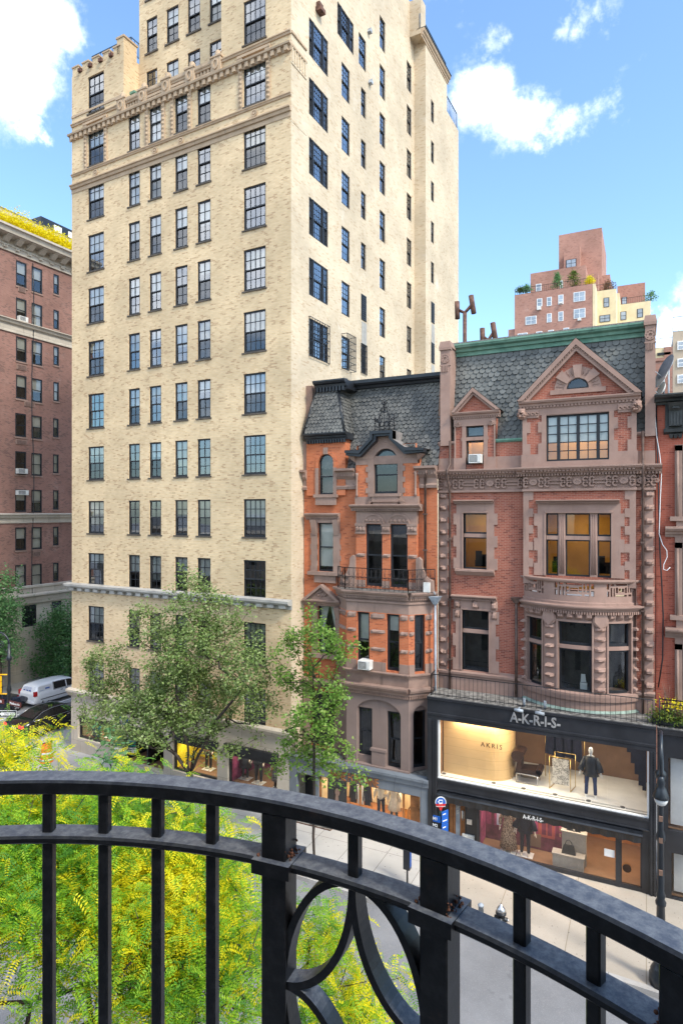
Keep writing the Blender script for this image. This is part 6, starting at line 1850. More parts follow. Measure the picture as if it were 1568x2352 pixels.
 # ---------- party piers
 for (p, q, yt) in ((108, 168, 212), (1362, 1426, 50)):
  k = MB()
  x0, x1 = onY(*Z3(p, 600), Ya - .15)[0], onY(*Z3(q, 600), Ya - .15)[0]
  zt = onY(*Z3(p, yt), Ya - .15)[1]
  k.box(x0, x1, Ya - .15, Ya + 1.9, zattic - .1, zt - .25, 0)
  k.frustum((x0 - .05, x1 + .05, Ya - .2, Ya + 1.9), (x0, x1, Ya - .16, Ya + 1.9), zt - .25, zt, 0)
  k.box(x0 - .04, x1 + .04, Ya - .21, Ya, zt - .36, zt - .25, 0)
  c = (x0 + x1) / 2; zr = zt - .72
  k.ring(arcpts(c, zr, .19, 0, 360, 14), arcpts(c, zr, .15, 0, 360, 14), Ya - .2, Ya - .15, 0, True)
  for i in range(7): k.lathe([(.05, 0), (.0, .05)], 0, 0, 5, 0) if False else k.slab(arcpts(c + .1 * math.cos(i * .9), zr + .1 * math.sin(i * .9), .05, 0, 360, 7), Ya - .19, Ya - .15)
  for i in range(5): k.box(x0 + .05 + i * (x1 - x0 - .1) / 5, x0 + .05 + (i + .55) * (x1 - x0 - .1) / 5, Ya - .19, Ya - .15, zr - .55, zr - .3, 0)
  k.box(x0 - .02, x1 + .02, Ya - .18, Ya - .1, zr - .30, zr - .25, 0)
  k.build('party_pier', m['pink'], t)
 k = MB()
 x0 = onY(*Z3(78, 800), Ya)[0]; x1 = onY(*Z3(108, 800), Ya)[0] + .02
 zt = onY(*Z3(85, 225), Ya + .9)[1]
 for q in ([(x0, Ya - .0, zc1), (x1, Ya - .0, zc1), (x1, Ya + .95, zt), (x0, Ya + .95, zt)],): k.poly(q, 1)
 k.poly([(x0, Ya, zc1), (x0, Ya + .95, zt), (x0, Ya + 3, zt), (x0, Ya + 3, zc1)], 1); k.box(x0, x1, Ya + .95, Ya + 3, zt - .4, zt, 1)
 k.build('party_coping', [m['pink'], m['stucco']], t)
 # ---------- mansard
 k = MB(); back = .85
 s0 = onY(*Z3(600, 262), Ya + back)[1]
 A = Vector((XL + .3, Ya + .3, zattic + .05)); v = Vector((0, back - .3, s0 - zattic - .05)); W = XR - XL - .5
 k.poly([tuple(A), (A.x + W, A.y, A.z), (A.x + W, A.y + v.y, A.z + v.z), (A.x, A.y + v.y, A.z + v.z)], 1)
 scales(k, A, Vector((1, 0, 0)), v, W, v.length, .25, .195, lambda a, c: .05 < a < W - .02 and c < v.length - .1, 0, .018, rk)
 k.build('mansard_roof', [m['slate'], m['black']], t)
 k = MB()
 g0 = onY(*Z3(170, 302), Ya + back - .1)[1]; g1 = onY(*Z3(170, 232), Ya + back - .35)[1]
 cornice(k, A.x, A.x + W, Ya + back, g0, g1, .42, 0)
 k.run(A.x, A.x + W, [(Ya + back, g0 - .05), (Ya + back - .1, g0 - .05), (Ya + back - .1, g0 + .02), (Ya + back, g0 + .02)], 0)
 k.box(A.x, A.x + W, Ya + back - .3, Ya + back + 10, g1 + .02, g1 + .09, 1)
 k.build('copper_cornice', [m['copper'], m['gravel']], t)
 # ---------- bow window
 C0, C1 = onY(*Z4(592, 900), Ya - .1)[0], onY(*Z4(1283, 900), Ya - .1)[0]
 hw = (C1 - C0) / 2; sag = .95; Rr = (hw * hw + sag * sag) / (2 * sag); cxx = (C0 + C1) / 2; cyy = Ya - sag + Rr
 aw = math.asin(min(1, hw / Rr)); LA = 2 * aw * Rr
 def MBow(a, bb_, z):                                          # a along the arc, b inward
  w = -aw + a / Rr; r = Rr - bb_
  return (cxx + r * math.sin(w), cyy - r * math.cos(w), z)
 def ap_(px):
  lo, hi = LA * .0, LA
  for _ in range(30):
   md = (lo + hi) / 2; p = MBow(md, 0, 0); c, s_ = math.cos(TH), math.sin(TH)
   d_ = -p[0] * s_ + p[1] * c; u = (p[0] * c + p[1] * s_) / d_
   if 784 + u * F < px: lo = md
   else: hi = md
  return lo
 def zat(px, y, bb_=0):
  p = MBow(ap_(px), bb_, 0); c, s_ = math.cos(TH), math.sin(TH); d_ = -p[0] * s_ + p[1] * c
  return H + (1176 - y) / F * d_
 X = lambda v_: Z4(v_, 0)[0]; Y = lambda v_: Z4(0, v_)[1]
 zhead = zat(X(905), Y(832)); zsil = zat(X(905), Y(1262)); ztr = zat(X(905), Y(988))
 zb0 = zled - .02; ztopb = zat(X(905), Y(728)); zrail = zat(X(905), Y(572)); zflo = zat(X(905), Y(700))
 ops = [(ap_(X(615)), ap_(X(706)), zsil, zhead), (ap_(X(803)), ap_(X(1010)), zsil, zhead), (ap_(X(1110)), ap_(X(1246)), zsil, zhead)]
 k = MB(MBow); NA = 40
 wall(k, 0, LA, zb0, ztopb, ops, 0, 0, rv=.2, mroom=1, deep=.6, na=NA)
 for o_ in ops:
  k.box(o_[0], o_[1], .05, .17, ztr - .07, ztr + .07, 0, 6)
  for x in (o_[0] - .06, o_[1]): k.box(x, x + .06, -.05, .05, zsil, zhead, 0)
  k.box(o_[0] - .06, o_[1] + .06, -.05, .05, zhead, zhead + .07, 0, 6)
 piers = [(0, ops[0][0]), (ops[0][1], ops[1][0]), (ops[1][1], ops[2][0]), (ops[2][1], LA)]
 for i, (p, q) in enumerate(piers):
  c = (p + q) / 2; w = min(.2, (q - p) * .36) if 0 < i < 3 else .10
  n = 7
  for j in range(n):
   z = zsil + (zhead - zsil) * (j + .15) / n
   k.rock(c - w, c + w, -.14, -.01, z, z + (zhead - zsil) / n * .48, 0, rk)
  if 0 < i < 3:                                            # carved shield between the heads
   k.slab([(c - .2, zhead + .34), (c + .2, zhead + .34), (c + .22, zhead + .05), (c, zhead - .2), (c - .22, zhead + .05)], -.14, -.01)
   k.ring(arcpts(c, zhead + .1, .27, 0, 360, 14), arcpts(c, zhead + .1, .2, 0, 360, 14), -.1, -.01, 0, True)
 for o_ in ops:                                                # rough voussoirs
  n = 4 if o_ is ops[1] else 3
  for j in range(n):
   a = o_[0] - .05 + (o_[1] - o_[0] + .1) * j / n; k.rock(a + .02, a + (o_[1] - o_[0] + .1) / n - .02, -.13, -.01, zhead + .1, zhead + .42, 0, rk)
 k.run(-.02, LA + .02, [(0, zsil - .3), (-.1, zsil - .28), (-.14, zsil - .1), (-.14, zsil - .02), (0, zsil)], 0, NA)
 cornice(k, -.04, LA + .04, 0, ztopb - .28, ztopb, .3, 0, .085, NA)
 dentils(k, 0, LA, -.2, 0, ztopb - .30, ztopb - .2, .085)
 k.build('bow_window', [m['pink'], m['room']], t)
 for o_ in ops:
  window(t, (o_[0], o_[1], ztr + .07, zhead), 0, MBow, nx=1, ny=(1, 1), gm='glass_town', sash=False, split=.02, na=6, set_in=.1, fw=.07)
  window(t, (o_[0], o_[1], zsil, ztr - .07), 0, MBow, nx=1, ny=(1, 1), gm='glass_town', sash=False, split=.02, na=6, set_in=.1, fw=.07)
 # fretwork parapet
 k = MB(MBow)
 holes = []
 z0 = ztopb + (zrail - ztopb) * .36; z1 = ztopb + (zrail - ztopb) * .86; hz = z1 - z0
 for (p, q) in ((ap_(X(590)) + .05, ap_(X(712))), (ap_(X(780)), ap_(X(1024))), (ap_(X(1102)), ap_(X(1268)))):
  w = q - p; u_ = w / 8
  for (a, c, e, f_) in ((0, .6, 0, .42), (0, .6, .56, 1), (.95, 1.4, 0, .7), (.95, 1.9, .84, 1), (1.75, 2.1, .0, .68), (2.4, 5.6, .0, .14), (2.4, 3.0, .28, .72), (3.2, 4.8, .36, .64), (5.0, 5.6, .28, .72), (2.4, 5.6, .86, 1), (5.9, 6.25, .32, 1), (6.1, 7.05, 0, .16), (6.6, 7.05, .3, 1), (7.4, 8, 0, .44), (7.4, 8, .58, 1)):
   holes.append((p + a * u_, p + c * u_, z0 + e * hz, z0 + f_ * hz))
 wall(k, -.0, LA, ztopb - .05, zrail - .1, holes, 0, 0, rv=.14, room=False, na=NA)
 wall(k, -.0, LA, ztopb - .05, zrail - .1, holes, .14, 0, rv=.0, room=False, na=NA)
 k.run(-.05, LA + .05, [(-.1, zrail - .1), (-.14, zrail - .04), (-.14, zrail), (.2, zrail), (.2, zrail - .1)], 0, NA)
 k.run(0, LA, [(0, ztopb), (-.06, ztopb + .02), (-.06, ztopb + .1), (0, ztopb + .12)], 0, NA)
 k.M = None
 k.poly([MBow(LA * i / 20, .1, ztopb + .04) for i in range(21)], 1)
 k.build('bow_parapet', [m['pink'], m['roofdirt']], t)
 # little laptop stand on the bow's centre sill
 k = MB(MBow); c = (ops[1][0] * .25 + ops[1][1] * .75)
 k.box(c - .12, c + .16, .3, .42, zsil + .05, zsil + .3, 0); k.slab([(c - .1, zsil + .32), (c + .12, zsil + .32), (c + .08, zsil + .62), (c - .08, zsil + .62)], .32, .34); k.build('sill_stand', m['white'], t)
 # ---------- ledge, gutters, downpipes, rail
 x0s, x1s = onY(*Z5(102, 230), Ys)[0], onY(*Z5(1414, 420), Ys)[0]
 k = MB(); k.box(x0s, x1s, Ys - .02, Ya + .1, zled - .12, zled, 0); k.build('ledge_roof', m['roofdirt'], t)
 k = MB()
 for i in range(20):
  a = LA * i / 20; b_ = LA * (i + 1) / 20; p, q = MBow(a, -.03, zled + .1), MBow(b_, -.03, zled + .1)
  p2, q2 = MBow(a, -.12, zled + .02), MBow(b_, -.12, zled + .02); k.poly([p, q, q2, p2])
 k.build('copper_flashing', m['verdigris'], t)
 for px, ztp, col in ((142, zattic + .1, 'pipe'), (1322, zattic + .1, 'pipe')):
  x = onY(*Z4(px, 600), Ya - .1)[0]
  downpipe(t, [(x, Ya - .12, ztp), (x, Ya - .14, zc1 + .25), (x, Ya - .58, zc1 - .02), (x, Ya - .58, zc0 + .1), (x, Ya - .14, zfr - .1), (x, Ya - .14, zled)], .05, col, (zfr - 2, zfr - 4.5, zsill + .5))
 x, z = onY(*Z4(548, 705), Ya - .1)
 k = MB(); k.tube([(x, Ya - .15, z), (x, Ya - .15, zled + .05)], .06, 8); k.frustum((x - .08, x + .08, Ya - .24, Ya - .04), (x - .2, x + .2, Ya - .34, Ya), z - .05, z + .16); k.build('rainwater_pipe', m['pipe'], t)
 railing(t, [(x0s + .05, Ya - .3, zled), (x0s + .12, Ys + .12, zled), (x1s - .1, Ys + .12, zled)], .85, .17, 'ledge_railing')
 # ---------- vent pipes on the roof
 for (px, yb, yt_, sp) in ((1067, 790, 690, 17), (1121, 778, 752, 13)):
  Yv = Ya + 5
  x, zb = onY(px, yb, Yv); zt = onY(px, yt_, Yv)[1]; hw_ = onY(px + sp, yb, Yv)[0] - x
  k = MB(); r = .10
  zc_ = zt - .3
  k.tube([(x, Yv, zb - 2.5), (x, Yv, zc_ - .25)], r, 10); k.tube([(x - hw_, Yv, zc_ - .1), (x, Yv, zc_ - .3), (x + hw_, Yv, zc_ + .05)], r * .85, 8)
  k.tube([(x - hw_, Yv, zc_ - .55), (x - hw_ - .02, Yv, zc_ + .3)], r * 1.25, 10); k.tube([(x + hw_ - .06, Yv, zc_ + .5), (x + hw_ + .08, Yv, zc_ - .4)], r * 1.25, 10)
  k.build('vent_pipe', m['rust'], t)
 build_shopfront(t, x0s, x1s, Ys, zled)
 return dict(XR=XR, zled=zled, x1s=x1s, Ya=Ya)
m['ochrewall'] = plain('ochre_room_wall', (.42, .25, .065), .8, .15, 1)
LAMP = 8
# ------------------------------------------------------------------ buff-brick apartment tower on the corner
def build_corner():
 t = thing('apartment_building', 'tall buff brick corner apartment tower with dark sash windows and a carved balustrade', 'building', CORNER, YAW, world=False)
 XL = YF(165, 800)[0]
 FS = lambda a, b, z: (0 - b, a, z)
 FR = lambda a, b, z: (.78 - b, a, z)
 cols = [(202, 238.5), (295, 321), (343, 370), (401.5, 430.5), (453, 483.5), (559, 610)]
 cx = [(YF(p, 800)[0], YF(q, 800)[0]) for p, q in cols]
 heads = [5, 150, 292, 432, 575, 718, 859.5, 1001, 1146.5, 1286, 1428, 1576]
 sills = [105, 247, 390, 530, 670, 811, 951.5, 1090, 1233, 1373, 1521, 1661]
 rows = [(YF(559, s)[1], YF(559, h)[1]) for h, s in zip(heads, sills)]
 xt = YF(284, 100)[0]                     # right edge of the low tower = left edge of the shaft
 xs_ = YF(508, 100)[0]                    # where the shaft comes flush on the right
 SET = 1.05
 ztop = rows[0][1] + 9
 zter = YF(272, 262)[1]                    # terrace level
 z_lowtop = YF(165, 176)[1]
 zband = YF(559, 1665)[1]
 # --- openings on the front plane
 holes = []
 for r, (z0, z1) in enumerate(rows):
  for c, (a0, a1) in enumerate(cx):
   if r == 0 and 0 < c < 5: continue
   if r == 11 and 0 < c < 5:
    pass
   holes.append((a0, a1, z0, z1, r, c))
 k = MB()
 zst = zband
 hf = [h for h in holes]
 lower = [h for h in hf if h[2] < zter - .5]
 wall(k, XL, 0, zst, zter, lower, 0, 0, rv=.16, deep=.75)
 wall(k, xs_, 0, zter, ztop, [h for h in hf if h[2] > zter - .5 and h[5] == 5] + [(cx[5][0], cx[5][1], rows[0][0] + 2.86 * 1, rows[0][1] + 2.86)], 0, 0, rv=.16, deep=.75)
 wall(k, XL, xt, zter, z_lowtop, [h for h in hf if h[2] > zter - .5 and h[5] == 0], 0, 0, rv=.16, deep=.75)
 # set-back centre of the shaft
 s_cols = [(336, 361), (382, 410), (431, 459.5), (481.5, 511)]
 sx = [(YF(p, 150, SET)[0], YF(q, 150, SET)[0]) for p, q in s_cols]
 st = []
 zz = rows[0]
 d1 = (zz[0], zz[1]); up = 2.86
 tz = [(YF(382, 164, SET)[1] - 1.3, YF(382, 144, SET)[1]), (YF(382, 102, SET)[1], YF(382, 22, SET)[1])]
 for (p, q) in sx:
  for z0, z1 in tz: st.append((p, q, z0, z1))
  st.append((p, q, tz[1][0] + up, tz[1][1] + up))
 wall(k, xt + .02, xs_, zter - .2, ztop, st, SET, 0, rv=.16, deep=.7)
 k.poly([(xs_, 0, zter), (xs_, SET, zter), (xs_, SET, ztop), (xs_, 0, ztop)], 0)
 k.poly([(xt, 0, zter), (xs_, 0, zter), (xs_, SET, zter), (xt, SET, zter)], 0)
 k.poly([(xt, 0, zter), (xt, 7, zter), (xt, 7, z_lowtop), (xt, 0, z_lowtop)], 0)
 k.poly([(xt + .02, SET, z_lowtop - 6), (xt + .02, 9, z_lowtop - 6), (xt + .02, 9, ztop), (xt + .02, SET, ztop)], 0)
 k.poly([(XL, 0, 0), (XL, 20, 0), (XL, 20, z_lowtop), (XL, 0, z_lowtop)], 0)
 k.poly([(XL, 0, z_lowtop - .5), (xt, 0, z_lowtop - .5), (xt, 7, z_lowtop - .5), (XL, 7, z_lowtop - .5)], 0)
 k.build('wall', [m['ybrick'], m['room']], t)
 # merlons and railing on the low tower
 k = MB()
 n = 5; L_ = xt - XL
 for i in range(n):
  a = XL + L_ * (i + .06) / n; k.box(a, a + L_ / n * .62, 0, .45, z_lowtop, z_lowtop + .42, 0); k.box(a - .03, a + L_ / n * .62 + .03, -.04, .5, z_lowtop + .42, z_lowtop + .5, 1)
 k.box(xt - .5, xt, 0, .9, z_lowtop, z_lowtop + .8, 0); k.box(xt - .55, xt + .05, -.04, .95, z_lowtop + .8, z_lowtop + .9, 1)
 k.box(xt - .42, xt, 1.6, 2.6, z_lowtop, z_lowtop + .5, 0)
 k.build('parapet', [m['ybrick'], m['buffstone']], t)
 for i in range(n - 1):
  k = MB(); a = XL + L_ * (i + .75) / n; k.box(a, a + .22, -.12, .1, z_lowtop + .02, z_lowtop + .2); k.build('scupper', m['rust'], t)
 zr = z_lowtop + .35
 railing(t, [(XL + .9, .6, zr), (xt - .1, .6, zr), (xt - .1, 5, zr)], .85, .24, 'roof_railing', 'bluerail', .02)
 dx = YF(313, 200)[0]
 # drain head and pipe on the tower's inner face
 k = MB(); a = xt + .12
 k.frustum((a - .1, a + .1, .55, .75), (a - .22, a + .22, .42, .86), z_lowtop - 2.4, z_lowtop - 2.0); k.box(a - .24, a + .24, .4, .88, z_lowtop - 2.0, z_lowtop - 1.88)
 hd = k.build('rainwater_head', m['copper'], t)
 k = MB(); k.tube([(a, .65, zter), (a, .65, z_lowtop - 2.3)], .07, 8); k.build('downpipe', m['greystone'], hd)
 # --- windows
 wr = random.Random(31)
 for (a0, a1, z0, z1, r, c) in holes:
  nx = 4 if c == 5 else 3 if c == 0 else 2
  w = window(t, (a0, a1, z0, z1), 0, nx=nx, ny=(2, 2), set_in=.05, fw=.075, bar=.034, sill=('rsill', .07, .05, .07), blind=wr.choice([None, .48, .5, .56, .95, .3] if r < 7 else [None, .4, .5, .5, .3, None, .7]), bmat=wr.choice(['blind', 'blind', 'cream', 'offwhite']) if (r, c) not in ((6, 3), (6, 0)) else 'curtain')
 for h in st[:len(st)]:
  window(t, h, SET, nx=2, ny=(2, 2), set_in=.05, fw=.07, bar=.034, sill=('rsill', .08, .06, .09), blind=wr.choice([None, .5, .9]))
 window(t, (cx[5][0], cx[5][1], rows[0][0] + 2.86, rows[0][1] + 2.86), 0, nx=4, ny=(2, 2), set_in=.05, fw=.07)
 # --- horizontal mouldings
 k = MB()
 def band(y, x, h, pr, mi=0, a0=XL, a1=0.0, ret=None, ex=.0):
  z = YF(x, y)[1]; k.run(a0 - ex, a1 + .02, [(0, z - h), (-pr * .5, z - h), (-pr * .7, z - h * .4), (-pr, z - h * .3), (-pr, z), (0, z + .03)], mi)
  return z
 zb1 = band(490 / 2 * 1.0 + 0, 665, .2, .2)          # thick buff band above the tenth floor
 k.box(XL, 0, -.03, .02, zb1 - .42, zb1 - .2, 0)
 zb2 = band(425 / 2 * 1.0, 665, .12, .1)
 zb3 = band(70, 665, .14, .12)
 zc = YF(665, 100)[1]
 k.run(XL - .12, .05, [(0, zc - .32), (-.06, zc - .32), (-.08, zc - .1), (-.22, zc - .08), (-.24, zc), (0, zc + .04)], 0)
 dentils(k, XL, 0, -.18, 0, zc - .33, zc - .1, .36, .5)
 k.box(XL, xt, -.04, .0, zc + .95, zc + 1.07, 0)
 # narrow vertical breaks in the front (shallow pilaster edges)
 # pilasters and heads for frieze windows
 for c in (0, 2, 3, 5):
  a0, a1 = cx[c]; z0, z1 = rows[1]
  for p, q in ((a0 - .27, a0 - .04), (a1 + .04, a1 + .27)):
   k.box(p, q, -.06, .02, z0 - .1, z1 + .05, 0)
   for j in range(9): k.rock(p + .03, q - .03, -.10, -.06, z0 + j * (z1 - z0) / 9, z0 + (j + .8) * (z1 - z0) / 9, 0, wr)
   k.box(p - .03, q + .03, -.1, .02, z1 + .05, z1 + .32, 0)
  k.box(a0 - .3, a1 + .3, -.12, .02, z1 + .32, z1 + .44, 0); k.box(a0 - .04, a1 + .04, -.05, .02, z1 + .02, z1 + .2, 0)
 # round medallions under the frieze windows
 for c in (0, 2, 3, 5):
  p = (cx[c][0] + cx[c][1]) / 2; zm = (zb1 + zb2) / 2 - .02
  k.ring(arcpts(p, zm, .17, 0, 360, 12), arcpts(p, zm, .11, 0, 360, 12), -.06, .0, 0, True); k.slab(arcpts(p, zm, .07, 0, 360, 8), -.06, 0)
 k.build('mouldings', m['buffstone'], t)
 k = MB()
 for fx in (484 / 1, ):
  pass
 # balustrade
 zb0 = YF(272, 262)[1]; ztp = YF(272, 236)[1]
 a0, a1 = YF(272, 250)[0], xs_
 k.box(a0, a1, -.12, .22, zb0 - .12, zb0 + .06, 0); k.box(a0, a1, -.13, .24, ztp - .13, ztp + .02, 0)
 n = 5
 ps = [YF(p, 200)[0] for p in (282, 331, 385, 440, 500)]
 for i, p in enumerate(ps):
  k.box(p - .28, p + .28, -.16, .28, zb0 - .1, ztp + .04, 0); k.box(p - .33, p + .33, -.2, .32, ztp + .02, ztp + .1, 0)
  k.lathe([(.2, ztp + .1), (.22, ztp + .16), (.14, ztp + .24), (.16, ztp + .36), (.1, ztp + .44), (.0, ztp + .46)], p, .05, 10, 0)
  k.ring(arcpts(p, (zb0 + ztp) / 2, .18, 0, 360, 12, .26), arcpts(p, (zb0 + ztp) / 2, .1, 0, 360, 12, .16), -.21, -.15, 0, True)
  if i < n - 1:
   q = ps[i + 1]; mm = 5
   for j in range(mm):
    x = p + .28 + (q - p - .56) * (j + .5) / mm; hh = ztp - zb0
    k.lathe([(.07, zb0), (.05, zb0 + hh * .15), (.1, zb0 + hh * .4), (.05, zb0 + hh * .75), (.07, zb0 + hh * .9)], x, .05, 7, 0)
 k.build('balustrade', m['buffstone'], t)
 # lower stone cornice and base
 k = MB()
 zl = YF(660, 1379)[1]; zl = (zl + YF(165, 1340)[1]) / 2
 k.run(XL - .3, .06, [(0, zl - .42), (-.07, zl - .4), (-.09, zl - .22), (-.3, zl - .18), (-.36, zl - .1), (-.36, zl), (0, zl + .05)], 0)
 dentils(k, XL, 0, -.28, 0, zl - .34, zl - .2, .62, .5)
 k.build('stone_cornice', m['greystone'], t)
 # right return of mouldings on the south face
 Lr = YS(*S1(140, 500))[0]
 k = MB(FS)
 for z in (zc, zb3): k.run(.0, Lr, [(0, z - .1), (-.06, z - .1), (-.06, z), (0, z)], 0); k.build('return_moulding', m['buffstone'], t); k = MB(FS)
 for j in range(6): k.box(.06 + j * Lr / 6, .06 + j * Lr / 6 + .06, -.05, .0, zc - .75, zc - .1, 0)
 k.box(0, Lr, -.03, .0, zc - .86, zc - .78, 0); k.box(0, Lr, -.012, 0, zb1 - .62, zb1 - .1, 0)
 k.build('return_panel', m['ybrick_s'], t)
 # --- south flank
 def row(col, conv, x0, x1, ys, xl=0.0, hgt=None):
  out = []
  for (yt, yb, cvv) in ys:
   p = YS(*cvv(x0, yt), xl); q = YS(*cvv(x1, yt), xl); b = YS(*cvv(x0, yb), xl)
   out.append((p[0], q[0], b[1], p[1]))
  return out
 c1 = row(1, 0, 165, 331, [(140, 470, S1), (665, 990, S1), (1190, 1512, S1), (35, 365, S2), (565, 895, S2), (1098, 1425, S2)])
 c1b = row(1, 0, 413, 555, [(2, 285, S1)])
 c2 = row(1, 0, 450, 521, [(530, 830, S1), (1003, 1300, S1), (1480, 1770, S1), (288, 580, S2), (768, 1060, S2), (1250, 1540, S2)])
 c3t = row(1, 0, 600, 663, [(270, 548, S1)])
 c3 = row(1, 0, 620, 663, [(750, 995, S1), (1205, 1445, S1), (1660, 1895, S1), (430, 660, S2), (1332, 1575, S2)])
 c3l = row(1, 0, 620, 665, [(885, 1112, S2)])
 c4 = row(1, 0, 783, 832, [(120, 400, S1), (545, 825, S1), (968, 1250, S1), (1395, 1670, S1), (148, 410, S2), (572, 835, S2), (998, 1255, S2), (1424, 1680, S2)])
 c5 = row(1, 0, 1020, 1061, [(515, 765, S1), (900, 1148, S1), (1288, 1530, S1), (1675, 1900, S1), (390, 625, S2), (775, 1000, S2), (1163, 1395, S2), (1542, 1760, S2)])
 c6 = row(1, 0, 1232, 1258, [(860, 1050, S1), (1218, 1405, S1), (1572, 1745, S1), (245, 430, S2), (600, 785, S2)], .78)
 c6l = row(1, 0, 1232, 1260, [(953, 1135, S2), (1308, 1490, S2)], .78)
 c7 = row(1, 0, 1312, 1347, [(1000, 1215, S1), (1340, 1555, S1), (1680, 1890, S1), (335, 555, S2), (685, 898, S2), (1024, 1235, S2)], .78)
 Ymain = YS(951, 700)[0]; Yend = YS(1052.6, 700, .78)[0]; Ystep = YS(1026, 182, .78)[0]
 zroof = YS(970, 70, .78)[1]; zstep = YS(1026, 254, .78)[1]
 main = c1 + c1b + c2 + c3t + c3 + c3l + c4 + c5
 k = MB(FS)
 mz = [(a, b, z0, z1) for a, b, z0, z1 in main]
 wall(k, 0, Ymain, 0, ztop, mz, 0, 0, rv=.14, deep=.6)
 k.M = FR
 wall(k, Ymain, Ystep, 0, zroof, c6, 0, 0, rv=.14, deep=.6)
 wall(k, Ystep, Yend, 0, zstep, [c for c in c7 if c[0] > Ystep], 0, 0, rv=.14, deep=.6)
 k.M = None
 k.poly([(0, Ymain, 0), (.78, Ymain, 0), (.78, Ymain, ztop), (0, Ymain, ztop)], 0)
 yc2 = YS(966.5, 300, .78)[0]
 k.box(.0, .779, Ymain + .002, yc2, zroof - .3, ztop, 0)
 k.poly([(.78, Ystep, zstep), (-6, Ystep, zstep), (-6, Ystep, zroof), (.78, Ystep, zroof)], 0)
 k.poly([(.78, Yend, 0), (-8, Yend, 0), (-8, Yend, zstep), (.78, Yend, zstep)], 0)
 k.build('flank_wall', [m['ybrick_s'], m['room']], t)
 k = MB(FR)
 cornice(k, yc2, Ystep + .15, 0, zroof - .5, zroof, .25, 0); k.box(yc2, Ystep + .15, -.3, .3, zroof, zroof + .05, 1)
 k.build('flank_cornice', [m['buffstone'], m['black']], t)
 railing(t, [(.7, yc2, zroof + .05), (.7, Ystep, zroof + .05)], .9, .3, 'roof_railing', 'bluerail', .02)
 railing(t, [(.7, Ystep + .1, zstep), (.7, Yend - .2, zstep)], 1.2, .3, 'roof_railing', 'bluerail', .025)
 for (a0, a1, z0, z1) in c1 + c1b:                     # triple windows: narrow, wide, narrow
  w = a1 - a0
  p = MB(FS)
  x1_, x2_ = a0 + w * .22, a0 + w * .74
  for x in (x1_, x2_): p.box(x - .05, x + .05, -.01, .16, z0, z1, 0)
  o = p.build('triple_window', m['frame'], t)
  for q, r_ in ((a0, x1_ - .05), (x1_ + .05, x2_ - .05), (x2_ + .05, a1)):
   s_ = window(o, (q, r_, z0, z1), 0, FS, nx=2 if r_ - q < .8 else 4, ny=(3, 3), set_in=.03, fw=.06, name='sash', blind=None, gm='glass_flank', pane_parent=o)
 for h in c2 + c3t: window(t, h, 0, FS, nx=3, ny=(3, 2), set_in=.04, fw=.07, name='flank_window', gm='glass_flank', blind=wr.choice([None, .4, .5]))
 for h in c3 + c4 + c5: window(t, h, 0, FS, nx=2, ny=(3, 1), set_in=.06, fw=.06, name='flank_window', gm='glass_flank', blind=wr.choice([None, .4, None]))
 for h in c6 + [c for c in c7 if c[0] > Ystep]: window(t, h, 0, FR, nx=2, ny=(2, 1), set_in=.05, fw=.06, name='flank_window', gm='glass_flank')
 for h, M_ in [(c3l[0], FS)] + [(h, FR) for h in c6l]:
  k = MB(M_); a0, a1, z0, z1 = h
  k.box(a0, a1, -.02, .05, z0, z1, 0)
  for i in range(12): z = z0 + (z1 - z0) * (i + .2) / 12; k.box(a0 + .06, a1 - .06, -.05, -.02, z, z + (z1 - z0) / 26, 0)
  lv = k.build('louvre', m['frame'], t)
  k = MB(M_); k.box(a0 + .05, a1, -.03, .0, z0 - 1.35, z0 - .1, 0); k.build('vent_panel', m['greystone'], lv)
 # window guard grilles on the lowest flank row
 for (a0, a1, z0, z1), d in ((c1[-1], .08), (c2[-1], .35), (c3[-1], .06)):
  k = MB(FS)
  for i in range(9): x = a0 - .05 + (a1 - a0 + .1) * i / 8; k.box(x - .012, x + .012, -d, -d + .02, z0 - .05, z1 + .05)
  for i in range(6): z = z0 - .05 + (z1 - z0 + .1) * i / 5; k.box(a0 - .05, a1 + .05, -d - .01, -d + .012, z - .012, z + .012); k.box(a0 - .05, a0 - .03, -d, 0, z - .012, z + .012); k.box(a1 + .03, a1 + .05, -d, 0, z - .012, z + .012)
  k.build('window_guard', m['iron'], t)
 for px, py in ((680, 265), (688, 712)):                 # little vents on the flank
  a, z = YS(*S1(px, py)); k = MB(FS); k.slab([(a - .1, z - .12), (a + .14, z - .14), (a + .14, z + .02), (a, z + .12)], -.2, 0); k.build('wall_vent', m['greypipe'], t)
 a, z = YS(*S1(240, 60)); k = MB(FS); k.box(a - .2, a + .25, -.3, 0, z - .3, z - .1); k.box(a - .15, a + .2, -.2, 0, z - .1, z + .15); k.build('scupper', m['rust'], t)
 # --- ground floor
 k = MB()
 P = lambda x, y: YF(*A5(x, y))
 B1 = (P(97, 300)[0], P(342, 300)[0], .75, P(97, 165)[1]); B2 = (P(402, 300)[0], P(682, 300)[0], .1, P(405, 225)[1]); B3 = (P(742, 300)[0], P(1045, 300)[0], .35, P(742, 275)[1]); B4 = (P(1115, 400)[0], P(1452, 400)[0], .35, P(1115, 345)[1])
 zt = min(zband - .45, B2[3]); B1, B2, B3, B4 = [(b[0], b[1], b[2], min(b[3], zt)) for b in (B1, B2, B3, B4)]
 wall(k, XL, 0, 0, zst, [B1, B2, B3, B4], -.04, 0, rv=.3, room=False)
 k.poly([(0, -.04, 0), (0, .5, 0), (0, .5, zst), (0, -.04, zst)], 0); k.poly([(XL - .01, -.04, 0), (XL - .01, 20, 0), (XL - .01, 20, zst + .3), (XL - .01, -.04, zst + .3)], 0)
